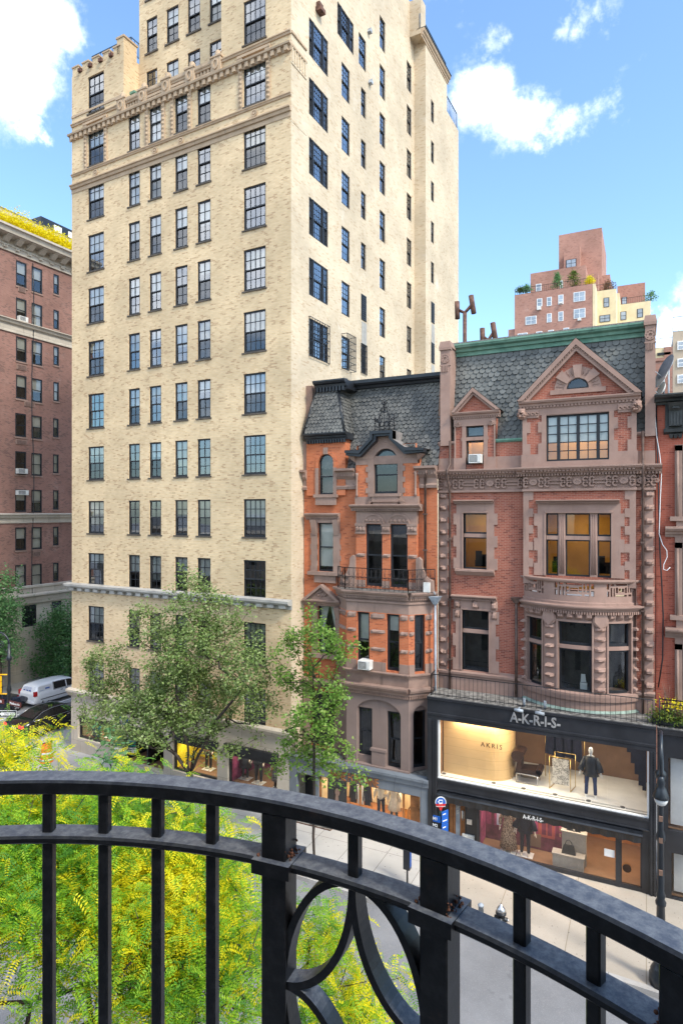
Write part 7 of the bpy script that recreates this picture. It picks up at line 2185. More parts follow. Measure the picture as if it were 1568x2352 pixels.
 k.run(XL - .2, .1, [(-.04, zst - .28), (-.1, zst - .26), (-.2, zst - .06), (-.26, zst), (-.26, zst + .1), (0, zst + .16)], 0)
 k.build('stone_base', m['limestone'], t)
 k = MB()
 def shop(b, deep, back):
  k.poly([(b[0], deep, 0), (b[1], deep, 0), (b[1], deep, b[3]), (b[0], deep, b[3])], back)
  k.poly([(b[0], .26, b[2]), (b[1], .26, b[2]), (b[1], deep, b[2]), (b[0], deep, b[2])], 2); k.poly([(b[0], .26, b[3]), (b[1], .26, b[3]), (b[1], deep, b[3]), (b[0], deep, b[3])], 2)
  for x in b[:2]: k.poly([(x, .26, 0), (x, deep, 0), (x, deep, b[3]), (x, .26, b[3])], back)
 shop(B1, 2.2, 1); shop(B3, 2.0, 0); shop(B4, 2.4, 3); shop(B2, 3.0, 4)
 k.build('shop_rooms', [m['yellowwall'], m['olive'], m['taupe'], m['plum'], m['black']], t)
 for b in (B1, B3, B4):
  k = MB()
  for x in (b[0], b[1] - .1): k.box(x, x + .1, .1, .2, b[2], b[3])
  k.box(b[0] + .1, b[1] - .1, .1, .2, b[2], b[2] + .1); k.box(b[0] + .1, b[1] - .1, .05, .2, b[3] - .35, b[3])
  f = k.build('shop_window', m['black'], t)
  k = MB(); k.poly([(b[0], .15, b[2]), (b[1], .15, b[2]), (b[1], .15, b[3]), (b[0], .15, b[3])]); k.build('pane', m['glass_low'], f)
  d = bpy.data.lights.new('shop_lamp', 'AREA'); d.shape = 'RECTANGLE'; d.size = (b[1] - b[0]) * .8; d.size_y = .4; d.energy = 16; d.color = (1, .85, .62)
  o = bpy.data.objects.new('shop_lamp', d); COL.objects.link(o); o.location = from_corner((b[0] + b[1]) / 2, .8, b[3] - .45); o.rotation_euler = (0, 0, YAW)
 # awning frames over the middle windows
 k = MB(); k.box(B4[0] - .1, B4[1] + .1, -.2, .0, B4[3] - .05, B4[3] + .25, 0); k.box(B3[0] - .1, B3[1] + .1, -.14, 0, B3[3] - .05, B3[3] + .2)
 for i in range(3): x = B4[0] + (B4[1] - B4[0]) * (i + 1) / 4; k.tube([(x, -.15, B4[3] + .25), (x + .1, -.1, B4[3] + .42), (x + .2, -.15, B4[3] + .25)], .015, 4)
 k.build('awning_box', m['black'], t)
 # recessed entrance: black lining with a wooden vitrine
 k = MB()
 xm = P(545, 300)[0]
 k.box(B2[0], B2[1], .27, .4, B2[3] - .5, B2[3], 0); k.box(xm - .08, xm, .27, 2.4, .0, B2[3] - .5, 0)
 k.build('entrance_lining', m['black'], t)
 k = MB(); k.box(xm, B2[1], 1.8, 1.86, .1, B2[3] - .5, 0); k.box(B2[1] - .12, B2[1], .3, 1.8, .1, B2[3] - .5, 0); k.build('entrance_panel', m['wood'], t)
 k = MB(); a, z = P(372, 445); k.box(a - .25, a + .25, -.12, -.04, z - .3, z + .45, 0)
 for d in (-.12, .12): k.lathe([(.1, z - .25), (.11, z - .05), (.05, z + .0)], a + d, -.16, 10, 1)
 k.build('standpipe_connection', [m['acwhite'], m['yellow']], t)
 # display contents
 def W(x, y, z=0.0): return from_corner(x, y, z)
 x = (B3[0] + B3[1]) / 2
 p = W(x + .1, .9, .36)
 mm = mannequin('shop_mannequin', 'mannequin in a tan fur parka against the bright yellow shop wall', p, 2.0, m['mann'], m['furcoat'], m['black'], coat=True, hem=.7)
 p = W((B4[0] + B4[1]) / 2 - .2, .8, .36)
 mannequin('shop_mannequin', 'pale mannequin in a black jacket over an orange printed top in the corner block window', p, 2.1, m['mann'], m['black'], m['black'], coat=True, hem=.8)
 p = W(B4[1] - .45, .7, .36)
 mannequin('shop_mannequin', 'mannequin in a dark speckled dress at the right end of the corner block window', p, 2.0, m['mann'], m['speckle'], m['black'], dress=True, hem=.35)
 p = W(B4[0] + .35, .9, .36)
 mannequin('shop_mannequin', 'mannequin in a black dress at the left end of the corner block window', p, 2.0, m['mann'], m['black'], m['black'], dress=True, hem=.5)
 p = W((B1[0] + B1[1]) / 2 + .1, .9, .76)
 mannequin('shop_mannequin', 'mannequin in a grey patterned coat between teal curtains in the corner window', p, 1.9, m['white'], m['speckle'], m['black'], coat=True, hem=.6)
 k = MB()
 for q in (B1[0] + .5, B1[1] - .6):
  for i in range(6): k.tube([(q + i * .1, .6 + .04 * (i % 2), .76), (q + i * .1, .6 + .04 * (i % 2), B1[3] - .1)], .06, 6)
 k.build('teal_curtain', m['tealcloth'], t)
 k = MB(); a, b_ = B4[0] + .95, B4[0] + 1.65
 k.box(a, b_, 2.2, 2.3, .4, B4[3] - .3, 0)
 for i in range(5): k.box(a + .05, b_ - .05, 2.05, 2.2, .7 + i * .5, .74 + i * .5, 1)
 k.build('lit_shelves', [m['orange'], m['white']], t)
 return t
m['bluerail'] = plain('blue_grey_rail', (.05, .10, .17), .5, .2, 3)
m['rsill'] = plain('dark_sill', (.09, .075, .06), .8, .3, 3)
m['ybrick_s'] = brick('pale_buff_brick', (.60, .485, .335), (.52, .41, .27), (.52, .44, .34), (.46, .33, .20), .21, .072, .28, (.72, .68, .60), .4, soot=.06, cluster=2.2)
m['yellowwall'] = plain('bright_yellow_wall', (.80, .68, .02), .7, .08, 1)
m['olive'] = plain('olive_back_wall', (.24, .22, .10), .8, .2, 1)
m['furcoat'] = pattern_mat('tan_fur_parka', (.32, .16, .06), (.05, .04, .035), 4)
m['speckle'] = pattern_mat('speckled_cloth', (.35, .32, .30), (.03, .03, .035), 30)
m['tealcloth'] = plain('teal_cloth', (.03, .25, .28), .8, .3, 6)
m['yellow'] = plain('signal_yellow', (.75, .42, .01), .45, .1, 3)
# ------------------------------------------------------------------ other buildings
def build_left():
 xp = -30.0
 t = thing('apartment_house', 'dark red brick apartment house with bracketed limestone cornice and rooftop planters across the side street', 'building', from_corner(xp, 4, 0), YAW, world=False)
 M = lambda a, b, z: (-b, a - 4, z)
 P = lambda c, x, y: YS(*c(x, y), xp)
 k = MB(M)
 rows = []
 def col(c, x0, x1, ys):
  out = []
  for (h, s) in ys:
   p = P(c, x0, h); q = P(c, x1, h); b = P(c, x0, s); out.append((p[0], q[0], b[1], p[1]))
  return out
 C1 = col(L1, 163, 272, [(820, 1080), (1200, 1440), (1597, 1850), (1990, 2235)]) + col(L2, 127, 219, [(25, 222), (345, 540), (665, 855), (985, 1178), (1300, 1490)])
 C2 = col(L1, 322, 432, [(880, 1140), (1255, 1500), (1640, 1885), (2025, 2268)]) + col(L2, 262, 350, [(45, 240), (360, 550), (668, 860), (982, 1168), (1292, 1478)])
 C3 = col(L1, 545, 602, [(960, 1165), (1325, 1525), (1700, 1895), (2065, 2262)]) + col(L2, 443, 490, [(70, 228), (372, 530), (672, 835), (978, 1135), (1280, 1435)])
 dx = C2[0][0] - C1[0][0]
 sh = C3[0][0] - C1[0][0]
 C0 = [(c[0] - 3.2, c[1] - 3.2, c[2], c[3]) for c in C1]
 C4 = [(c[0] + 1.35 + (C3[0][1] - C3[0][0]), c[1] + 2.0 + (C3[0][1] - C3[0][0]), c[2] - .1, c[3] + .05) for c in C3]
 zcor0 = P(L1, 0, 700)[1]; zcor1 = P(L1, 0, 490)[1]
 zlim = P(L2, 590, 1432)[1]; zbase = P(L2, 590, 1500)[1]
 a0 = -14; a1 = 30
 holes = C0 + C1 + C2 + C3 + C4
 wall(k, a0, a1, zlim, zcor0, holes, 0, 0, rv=.16, deep=.7)
 k.poly([(a0, 0, 0), (a0, 14, 0), (a0, 14, zcor1), (a0, 0, zcor1)], 0)
 k.poly([(a0, 0, zcor1), (a1, 0, zcor1), (a1, 14, zcor1), (a0, 14, zcor1)], 0)
 k.build('wall', [m['rbrick'], m['room']], t)
 k = MB(M)
 bw1 = (P(L2, 178, 1630)[0], P(L2, 298, 1630)[0], P(L2, 178, 1822)[1], P(L2, 178, 1640)[1]); bw2 = (P(L2, 424, 1605)[0], P(L2, 507, 1605)[0], P(L2, 424, 1765)[1], P(L2, 424, 1605)[1])
 nic = (P(L2, 175, 1960)[0], P(L2, 300, 1960)[0], P(L2, 175, 2190)[1], P(L2, 175, 1965)[1])
 wall(k, a0, a1, 0, zlim, [bw1, bw2], -.1, 0, rv=.2, deep=.6)
 k.box(nic[0] - .08, nic[1] + .08, -.14, -.09, nic[3], nic[3] + .1, 0); k.box(nic[0], nic[1], -.125, -.09, nic[2], nic[3], 0); k.box(a0, a1, -.22, 0, 0, .9, 0)
 k.run(a0, a1, [(-.1, zbase - .75), (-.25, zbase - .7), (-.3, zbase - .2), (-.5, zbase - .1), (-.5, zbase), (-.1, zbase + .08)], 0)
 k.run(a0, a1, [(-.1, zlim - .2), (-.2, zlim - .15), (-.2, zlim), (0, zlim + .04)], 0)
 for (c, y0, y1) in ((L1, 1400, 1530), (L2, 872, 950)):
  zt = P(c, 0, y0)[1]; zb = P(c, 0, y1)[1]
  k.run(a0, a1, [(0, zb), (-.1, zb), (-.1, zb + .12), (-.06, zb + .15), (-.06, zt - .35), (-.24, zt - .28), (-.3, zt - .1), (-.42, zt - .06), (-.42, zt), (0, zt + .06)], 0)
 h = zcor1 - zcor0
 k.run(a0, a1, [(0, zcor0), (-.12, zcor0), (-.12, zcor0 + h * .22), (-.2, zcor0 + h * .25), (-.2, zcor0 + h * .3), (-.1, zcor0 + h * .32), (-.1, zcor0 + h * .62), (-1.0, zcor0 + h * .66), (-1.1, zcor0 + h * .86), (-1.25, zcor0 + h * .9), (-1.25, zcor1), (0, zcor1 + .1)], 0)
 n = 44; st = (a1 - a0) / n
 for i in range(n):
  a = a0 + st * i
  k.slab([(0, 0)], 0, 0) if False else None
  k.frustum((a, a + .42, -.3, -.1), (a, a + .42, -.92, -.1), zcor0 + h * .38, zcor0 + h * .64, 0)
  for j in range(3): k.box(a + .06 + j * .11, a + .13 + j * .11, -.26, -.1, zcor0 + h * .12, zcor0 + h * .24, 0)
 k.build('stonework', [m['limestone'], m['room']], t)
 wr = random.Random(77)
 for C, nm in ((C0, 'window'), (C1, 'window'), (C2, 'window'), (C3, 'narrow_window'), (C4, 'narrow_window')):
  for i, h_ in enumerate(C):
   window(t, h_, 0, M, nx=1, ny=(1, 1), set_in=.02, fw=.10, name=nm, gm='glass_town', sill=('brown', .05, .06, .12), blind=wr.choice([.5, .55, .97, .97, .5, None]))
 for b in (bw1, bw2): window(t, b, -.1, M, nx=4, ny=(3, 3), set_in=.04, fw=.12, bar=.05)
 for (p, c, x0, x1, y0, y1) in ((0, L1, 178, 266, 1392, 1442), (0, L2, 132, 214, 490, 532), (0, L2, 131, 222, 672, 712)):
  A = P(c, x0, y0); B = P(c, x1, y0); Cc = P(c, x0, y1); ac_unit(t, A[0], B[0], .1, Cc[1], A[1], M=M)
 k = MB(M)
 for (c, x0, x1, y0, y1) in ((L1, 183, 257, 1085, 1140), (L1, 166, 268, 1880, 1935), (L1, 247, 350, 2262, 2312), (L2, 130, 222, 245, 285), (L2, 273, 335, 1185, 1228)):
  A = P(c, x0, y0); B = P(c, x1, y0); Cc = P(c, x0, y1); k.box(A[0], B[0], -.06, .02, Cc[1], A[1], 0); k.box(A[0] + .06, B[0] - .06, -.08, -.06, Cc[1] + .06, A[1] - .06, 1)
 k.build('vent_panels', [m['brown'], m['vent']], t)
 k = MB(M); a = C2[0][0] + .05
 pts = [(a + .1 * math.sin(i), -.09, zcor0 - .2 - i * (zcor0 - zbase) / 12) for i in range(13)]
 k.tube(pts, .03, 5); k.build('cable', m['black'], t)
 # penthouse wall behind the planters
 zp = P(L1, 0, 285)[1]
 k = MB(M)
 z1 = YS(0, 411.6 + .225 * 290, xp - 2.6)[1]
 wall(k, a0, a1, zcor1, z1, [], 2.6, 0); k.run(a0, a1, [(2.6, z1 - .5), (2.45, z1 - .45), (2.4, z1 - .1), (2.3, z1), (2.6, z1 + .05)], 1)
 k.build('penthouse_wall', [m['rbrick'], m['limestone']], t)
 k = MB(M)
 a, zz = YS(150, 530, xp - 4.5)
 k.box(a - 2.5, a + 6, 4.5, 9, zcor1, zz + .35, 0)
 for i in range(3): k.box(a - 1.2 + i * 1.5, a - .4 + i * 1.5, 4.46, 4.5, zz - .5, zz + .1, 1)
 k.lathe([(.5, zz + .8), (.5, zz + 2.2), (.75, zz + 2.3), (.6, zz + 2.8), (.1, zz + 3.1)], 0, 0, 4, 0) if False else None
 k.build('roof_structure', [m['black'], m['white']], t)
 # planters with yellow-green shrubs
 rn = random.Random(9)
 for i in range(7):
  p0 = P(L1, 0 if i == 0 else 240 + (i - 1) * 165, 600)[0] if i else P(L1, -60, 500)[0]
  a_ = P(L1, 60 + i * 125, 600)[0]; w = 1.35
  c = from_corner(xp - .75, a_ + .6, zcor1)
  q = thing('planter', ('first', 'second', 'third', 'fourth', 'fifth', 'sixth', 'seventh')[i] + ' grey trough of yellow shrubs along the red brick cornice, counted from the avenue', 'planter', c, YAW, group='rooftop planters on the cornice', world=False)
  k = MB(); k.box(-.35, .3, -w / 2, w / 2, .06, .62, 0); k.box(-.4, .34, -w / 2 - .03, w / 2 + .03, .56, .64, 0); k.build('trough', m['greypipe'], q)
  pts = []
  for j in range(420):
   pts.append((rn.gauss(.1, .34), rn.uniform(-w * .72, w * .72), .45 + abs(rn.gauss(0, .55)) * (1 - .25 * rn.random())))
  leaf_mesh('foliage', [tuple(x) for x in pts], 12, .16, .15, 'leaf_yellow', q, rn.randint(0, 999), flat=.3)
def build_neighbour(g):
 Yn, Ys = 25.45, 24.05
 X0 = g['XR'] + .02; X1 = X0 + 5
 t = thing('neighbouring_house', 'deep red brick house with a charcoal bracketed cornice beside the rose brick rowhouse', 'building', (X0 + 1.5, Yn, 0))
 P = lambda c, x, y, d=0.0: onY(*c(x, y), Yn + d)
 zl = onY(*R2(400, 1625), Ys)[1]
 zc1 = P(R1, 380, 912, -.8)[1]; zc0 = P(R1, 440, 1290)[1]
 xw = P(R1, 552, 1500)[0]
 W = [(xw + .24, xw + 1.45, P(R1, 552, 2040)[1], P(R1, 552, 1440)[1]), (xw + .24, xw + 1.45, P(R2, 552, 592)[1], P(R1, 552, 2330)[1]), (xw + .24, xw + 1.45, zl + .1, P(R2, 552, 905)[1])]
 k = MB(); wall(k, X0, X1, zl - .2, zc1, W, Yn, 0, rv=.2); k.poly([(X0, Yn, zl), (X0, Yn + 9, zl), (X0, Yn + 9, zc1), (X0, Yn, zc1)], 0)
 k.build('wall', [m['nbrick'], m['room']], t)
 for w in W: window(t, w, Yn, nx=1, ny=(1, 1), gm='glass_town', fw=.09)
 k = MB()
 for i, w in enumerate(W):
  for x in (w[0] - .24, w[1]): k.box(x, x + .24, Yn - .1, Yn + .02, w[2], w[3] + .2, 0); k.tube([(x + .08, Yn - .12, w[2]), (x + .08, Yn - .12, w[3])], .045, 6)
  k.box(w[0] - .24, w[1] + .24, Yn - .1, Yn + .02, w[3], w[3] + .22, 0)
  if i: cornice(k, w[0] - .55, w[1] + .55, Yn, w[3] + .4, w[3] + .75, .42, 0)
  if i: k.box(w[0] - .24, w[1] + .24, Yn - .07, Yn, w[3] + .2, w[3] + .42, 0)
  k.box(w[0] - .4, w[1] + .4, Yn - .22, Yn, w[2] - .16, w[2], 0); k.box(w[0] - .2, w[0] + .15, Yn - .14, Yn, w[2] - .5, w[2] - .16, 0)
 k.build('window_surround', m['brown'], t)
 k = MB(); h = zc1 - zc0
 cornice(k, X0 - .05, X1, Yn, zc1 - h * .22, zc1, .75, 0); k.box(X0 + .3, X1, Yn - .1, Yn + .05, zc0 + h * .08, zc1 - h * .2, 0)
 k.run(X0 + .25, X1, [(Yn, zc0), (Yn - .2, zc0 + h * .05), (Yn - .24, zc0 + h * .13), (Yn, zc0 + h * .16)], 0)
 for i in range(3):
  a = X0 + .42 + i * 1.7
  k.box(a, a + .42, Yn - .3, Yn, zc0 + h * .2, zc0 + h * .6, 0); k.frustum((a, a + .42, Yn - .34, Yn), (a - .05, a + .47, Yn - .6, Yn), zc0 + h * .6, zc0 + h * .78, 0); k.frustum((a + .08, a + .34, Yn - .5, Yn - .3), (a + .2, a + .22, Yn - .42, Yn - .3), zc0 + h * .64, zc0 + h * .74, 0)
  for j in range(4): k.box(a + .05 + j * .1, a + .1 + j * .1, Yn - .33, Yn - .29, zc0 + h * .22, zc0 + h * .56, 0)
  for j in range(3): k.frustum((a + .03 + j * .14, a + .12 + j * .14, Yn - .12, Yn), (a + j * .14, a + .14 + j * .14, Yn - .2, Yn), zc0 - .14, zc0, 0)
  for j in range(2): k.ring(arcpts(a + .75 + j * .45, zc0 + h * .68, .17, 0, 360, 12), arcpts(a + .75 + j * .45, zc0 + h * .68, .1, 0, 360, 12), Yn - .16, Yn - .08, 0, True)
  k.box(a + .62, a + 1.5, Yn - .14, Yn - .08, zc0 + h * .22, zc0 + h * .5, 0)
 k.build('roof_cornice', m['darkgrey'], t)
 k = MB(); k.box(X0 + .0, X1, Yn, Yn + 9, zc1 - .25, zc1 - .05); k.build('roof', m['gravel'], t)
 k = MB()
 k.box(g['x1s'] + .03, X1, Ys, Yn + .1, zl - .14, zl, 1); k.run(g['x1s'] + .03, X1, [(Ys, zl - .02), (Ys - .14, zl - .02), (Ys - .1, zl - .2), (Ys, zl - .25)], 0)
 xs = onY(*R2(492, 1900), Ys)[0]
 sw = (xs, X1 - .2, onY(*R2(492, 2330), Ys)[1] - .9, onY(*R2(492, 1905), Ys)[1]); zz = sw[2]
 dw = (xs + .1, X1 - .4, .05, sw[2] - .75)
 wall(k, g['x1s'] + .03, X1, 0, zl - .2, [sw, dw], Ys, 0, rv=.18, mr=0, mroom=2, deep=1.6)
 k.build('shopfront', [m['shopblack'], m['roofdirt'], m['taupe']], t)
 k = MB()
 for b in (sw, dw): k.box(b[0] + .08, b[0] + .6, Ys + .3, Ys + .33, b[2] + .1, b[3] - .05)
 k.box(dw[0] + .65, dw[0] + 1.4, Ys + .5, Ys + .52, .1, .5)
 k.build('window_screen', m['white'], t)
 k = MB()
 for b in (sw, dw): k.poly([(b[0], Ys + .12, b[2]), (b[1], Ys + .12, b[2]), (b[1], Ys + .12, b[3]), (b[0], Ys + .12, b[3])])
 k.build('shop_glass', m['glass_low'], t)
 railing(t, [(g['x1s'] + .1, Ys + .1, zl), (X1, Ys + .1, zl)], .95, .16, 'ledge_railing', 'iron', .016, .85)
 # hanging cable down the party line
 k = MB(); pts = [P(R1, x, y, -.1) for x, y in ((378, 940), (368, 1090), (385, 1300), (415, 1480), (430, 1640), (418, 1900), (408, 2200), (440, 2300), (478, 2352))] + [P(R2, x, y, -.1) for x, y in ((482, 60), (450, 130), (448, 175), (480, 185), (510, 155))]
 k.tube([(x, Yn - .12, z) for x, z in pts], .014, 5); k.build('white_cable', m['white'], t)
 k = MB(); pts = [P(R1, x, y, -.1) for x, y in ((380, 1000), (395, 1500), (415, 2352))] + [P(R2, x, y, -.1) for x, y in ((432, 300), (445, 600), (440, 1000), (400, 1260))]
 k.tube([(x, Yn - .1, z) for x, z in pts], .025, 5); k.build('black_cable', m['black'], t)
 # big clay pot with plants on the ledge, shrub in front
 px, pz = onY(*R2(545, 1480), Ys + .8); c = (px, Ys + .8, zl)
 q = thing('clay_pot', 'large brown glazed pot of yellowing plants on the ledge above the lamp post', 'plant pot', c)
 k = MB(); k.lathe([(.2, zl), (.42, zl + .12), (.46, zl + .3), (.36, zl + .5), (.40, zl + .56), (.34, zl + .56), (.3, zl + .46)], c[0], c[1], 16); k.build('pot', m['rust'], q)
 rn = random.Random(5)
 leaf_mesh('foliage', [(rn.gauss(0, .2), rn.gauss(0, .18), .55 + abs(rn.gauss(0, .09))) for _ in range(40)], 5, .09, .1, 'leaf_yellow', q, 5)
 k = MB()
 for i in range(14):
  a_ = rn.uniform(-.18, .18); k.tube([(c[0] - .2, c[1], zl + .5), (c[0] - .25 + a_ * .5, c[1], zl + .9), (c[0] - .3 + a_, c[1] + rn.uniform(-.1, .1), zl + 1.25 + rn.uniform(-.2, .15))], [.01, .008, .003], 4)
 k.build('dry_stalks', m['stucco'], q)
 bx = onY(*R2(505, 1540), Ys + .3)[0]
 q = thing('ledge_shrub', 'low green leafy shrub in a trough spilling over the ledge railing below the clay pot', 'shrub', (bx, Ys + .35, zl))
 k = MB(); k.box(bx - .55, bx + .8, Ys + .2, Ys + .5, zl, zl + .2); k.build('trough', m['darkgrey'], q)
 leaf_mesh('foliage', [(rn.uniform(-.6, .85), rn.gauss(-.08, .14), .2 + abs(rn.gauss(0, .14))) for _ in range(220)], 6, .10, .08, 'leaf_mix', q, 8)
 # satellite dishes
 for (x, y, r, lb) in ((1535, 845, .52, 'grey satellite dish tilted back on the neighbouring roof, upper of the three'), (1524, 868, .5, 'white satellite dish standing on edge on the neighbouring roof'), (1524, 896, .3, 'small white satellite dish low at the roof cornice')):
  Yd = Yn + 2.5; X, Z = onY(x, y, Yd)
  q = thing('satellite_dish', lb, 'satellite dish', (X, Yd, zc1 - .05), group='satellite dishes')
  n = Vector((-.75, -.35, .35)).normalized(); u = n.cross(Vector((0, 0, 1))).normalized(); v = u.cross(n)
  k = MB(); rings = []
  for f, d in ((.02, 0), (.5, .03), (.85, .09), (1.0, .14)): rings.append([tuple(Vector((X, Yd, Z)) + (u * math.cos(w) + v * math.sin(w)) * r * f + n * d) for w in [i * math.pi / 9 for i in range(18)]])
  k.loft(rings); k.build('dish', m['acwhite'] if 'white' in lb else m['greypipe'], q)
  k = MB(); k.tube([(X, Yd, Z), (X, Yd, zc1 - .05)], .035, 6); e = Vector((X, Yd, Z)) + n * r * 1.2 - v * r * .5
  k.tube([tuple(Vector((X, Yd, Z)) - v * r * .9), tuple(e)], .02, 5); k.box(e.x - .06, e.x + .06, e.y - .06, e.y + .06, e.z - .06, e.z + .06); k.build('mast', m['greypipe'], q)
def build_far():
 D = cv(1000, 470.4, .3627)
 Y0 = 112.0
 t = thing('stepped_tower', 'distant red brick apartment tower stepping back to a windowless water-tank block', 'building', (onY(*D(760, 600), Y0)[0], Y0, 0))
 b, c, w_ = MB(), MB(), MB()
 def block(mb, x0, y0, x1, Yf, depth, zb=0.0, mi=0):
  X0, Z = onY(*D(x0, y0), Yf); X1 = onY(*D(x1, y0), Yf)[0]
  mb.box(X0, X1, Yf, Yf + depth, zb, Z, mi); return X0, X1, Z
 block(b, 500, 572, 992, Y0, 26); block(b, 460, 790, 505, Y0 + .5, 20)
 block(b, 600, 435, 950, Y0 + 3.5, 22); block(b, 930, 440, 1028, Y0 + 8, 18); block(b, 1020, 452, 1104, Y0 + 12, 14)
 block(b, 780, 192, 1052, Y0 + 11, 14); block(b, 812, 272, 912, Y0 + 8, 4); block(b, 1150, 515, 1326, Y0 + 26, 12)
 X0, X1, Z = block(b, 1340, 690, 1362, Y0 + 20, 10)
 b.build('brick_wall', m['farbrick'], t)
 for (x0, y0, x1, Yf, d) in ((994, 500, 1012, Y0 + .1, 4.5), (1010, 548, 1142, Y0 + 4.5, 9), (1140, 560, 1164, Y0 + 10, 8), (1164, 632, 1362, Y0 + 13.5, 9)): block(c, x0, y0, x1, Yf, d)
 c.build('cream_wall', m['farcream'], t)
 def win(x0, y0, x1, y1, Yf, frame='white'):
  X0, Z1_ = onY(*D(x0, y0), Yf); X1, _ = onY(*D(x1, y0), Yf); Z0 = onY(*D(x0, y1), Yf)[1]
  k = MB(); k.box(X0 - .08, X1 + .08, Yf - .06, Yf + .02, Z0 - .08, Z1_ + .08, 0); o = k.build('window', m['white' if frame == 'white' else 'frame'], t)
  k = MB(); n = 2 if X1 - X0 > 1.4 else 1
  for i in range(n):
   p = X0 + (X1 - X0) * i / n + .04; q = X0 + (X1 - X0) * (i + 1) / n - .04; zm = (Z0 + Z1_) / 2
   k.poly([(p, Yf - .075, Z0), (q, Yf - .075, Z0), (q, Yf - .075, zm - .04), (p, Yf - .075, zm - .04)]); k.poly([(p, Yf - .075, zm + .04), (q, Yf - .075, zm + .04), (q, Yf - .075, Z1_), (p, Yf - .075, Z1_)])
  k.build('pane', m['farglass'], o)
 for (x0, y0, x1, y1) in ((644, 598, 672, 642), (707, 588, 732, 638), (780, 574, 806, 628), (876, 558, 944, 612), (572, 712, 636, 758), (707, 692, 732, 742), (780, 680, 806, 734), (877, 664, 945, 718), (522, 818, 580, 850), (812, 783, 842, 810), (716, 797, 745, 830), (640, 806, 672, 840)): win(x0, y0, x1, y1, Y0)
 win(637, 505, 667, 545, Y0 + 3.5); win(790, 482, 803, 525, Y0 + 3.5); win(828, 352, 888, 398, Y0 + 8, 'dark')
 for (x0, y0, x1, y1, d) in ((1066, 592, 1096, 646, 4.5), (1040, 704, 1102, 742, 4.5), (1172, 680, 1204, 728, 13.5), (1278, 662, 1310, 712, 13.5), (1180, 588, 1208, 628, 26)): win(x0, y0, x1, y1, Y0 + d, 'dark')
 for (x0, y0, x1, y1) in ((642, 648, 668, 668), (782, 618, 804, 628), (900, 722, 922, 736)):
  X0, Z1_ = onY(*D(x0, y0), Y0); X1 = onY(*D(x1, y0), Y0)[0]; Z0 = onY(*D(x0, y1), Y0)[1]; k = MB(); k.box(X0, X1, Y0 - .4, Y0, Z0, Z1_)
  k.build('air_conditioner', m['acwhite'], t)
 def rail(x0, y0, x1, Yf):
  X0, Z = onY(*D(x0, y0), Yf); X1 = onY(*D(x1, y0), Yf)[0]
  railing(t, [(X0, Yf + .2, Z), (X1, Yf + .2, Z)], 1.1, .35, 'terrace_railing', 'iron', .025)
 rail(502, 571, 990, Y0); rail(1012, 547, 1140, Y0 + 4.5); rail(1166, 631, 1360, Y0 + 13.5)
 rn = random.Random(3)
 for (x, y, top, r, nm, lb, mt, Yf) in ((770, 525, 432, .9, 'cypress', 'small dark green cone-shaped cypress on the distant tower terrace', 'leaf_dark', 1.2), (875, 508, 420, 1.1, 'terrace_tree', 'loose bright green small tree on the distant tower terrace beside the cypress', 'leaf_mix', 1.2), (575, 550, 512, 1.0, 'terrace_shrub', 'bluish shrub at the left end of the distant tower terrace', 'leaf_dark', 1.0), (1095, 540, 482, 1.3, 'terrace_shrub', 'reddish bare shrub on the cream terrace of the distant tower', 'leaf_red', 6), (1365, 600, 552, 1.2, 'terrace_shrub', 'wispy blue-green shrub at the far right terrace of the distant tower', 'leaf_dark', 14.5), (975, 495, 455, .8, 'terrace_shrub', 'thin yellowing shrub at the right end of the red terrace on the distant tower', 'leaf_yellow', 1.0), (540, 548, 528, .9, 'terrace_shrub', 'low green shrub at the far left corner of the distant tower terrace', 'leaf_mix', 1.2)):
  Yt = Y0 + Yf; X, Z = onY(*D(x, y), Yt); Zt = onY(*D(x, top), Yt)[1]; h = Zt - Z
  q = thing(nm, lb, 'tree' if 'tree' in nm or nm == 'cypress' else 'shrub', (X, Yt, Z - .1))
  pts = []
  for _ in range(150):
   f = rn.random(); rr = r * (1 - f) if nm == 'cypress' else r * math.sin(math.pi * min(.95, .2 + f * .8)) * rn.uniform(.3, 1)
   w = rn.uniform(0, 6.28); pts.append((rr * math.cos(w), rr * math.sin(w), .1 + f * h))
  leaf_mesh('crown', pts, 8 if nm != 'terrace_shrub' else 5, .2, .22, mt, q, rn.randint(0, 99))
  k = MB(); k.tube([(X, Yt, Z - .1), (X, Yt, Z + h * .7)], .05, 5); k.build('trunk', m['bark'], q)
 # blocks at the far right
 t2 = thing('apartment_block', 'tan brick apartment block with white windows far behind the satellite dishes', 'building', (onY(1560, 900, 70)[0], 70, 0))
 X0, Z = onY(1545, 762, 70); k = MB(); k.box(X0, X0 + 14, 70, 84, 0, Z); k.build('wall', m['fartan'], t2)
 for y in (784, 824, 861):
  x0, z1 = onY(1555, y, 70); z0 = onY(1555, y + 20, 70)[1]
  for dx in (0, 4):
   k = MB(); k.box(x0 + dx, x0 + dx + 1.5, 69.9, 70, z0, z1, 0); o = k.build('window', m['white'], t2)
   k = MB(); k.box(x0 + dx + .12, x0 + dx + 1.38, 69.88, 69.9, z0 + .1, (z0 + z1) / 2 - .05); k.box(x0 + dx + .12, x0 + dx + 1.38, 69.88, 69.9, (z0 + z1) / 2 + .05, z1 - .1); k.build('pane', m['farglass'], o)
 railing(t2, [(X0, 70.2, Z), (X0 + 10, 70.2, Z)], 1.5, .5, 'roof_railing', 'greypipe', .03)
 t3 = thing('apartment_block', 'low cream terrace block with a strip window between the pier and the tan block', 'building', (onY(1525, 900, 56)[0], 56, 0))
 X0, Z = onY(1506, 800, 56); X1 = onY(1544, 800, 56)[0]
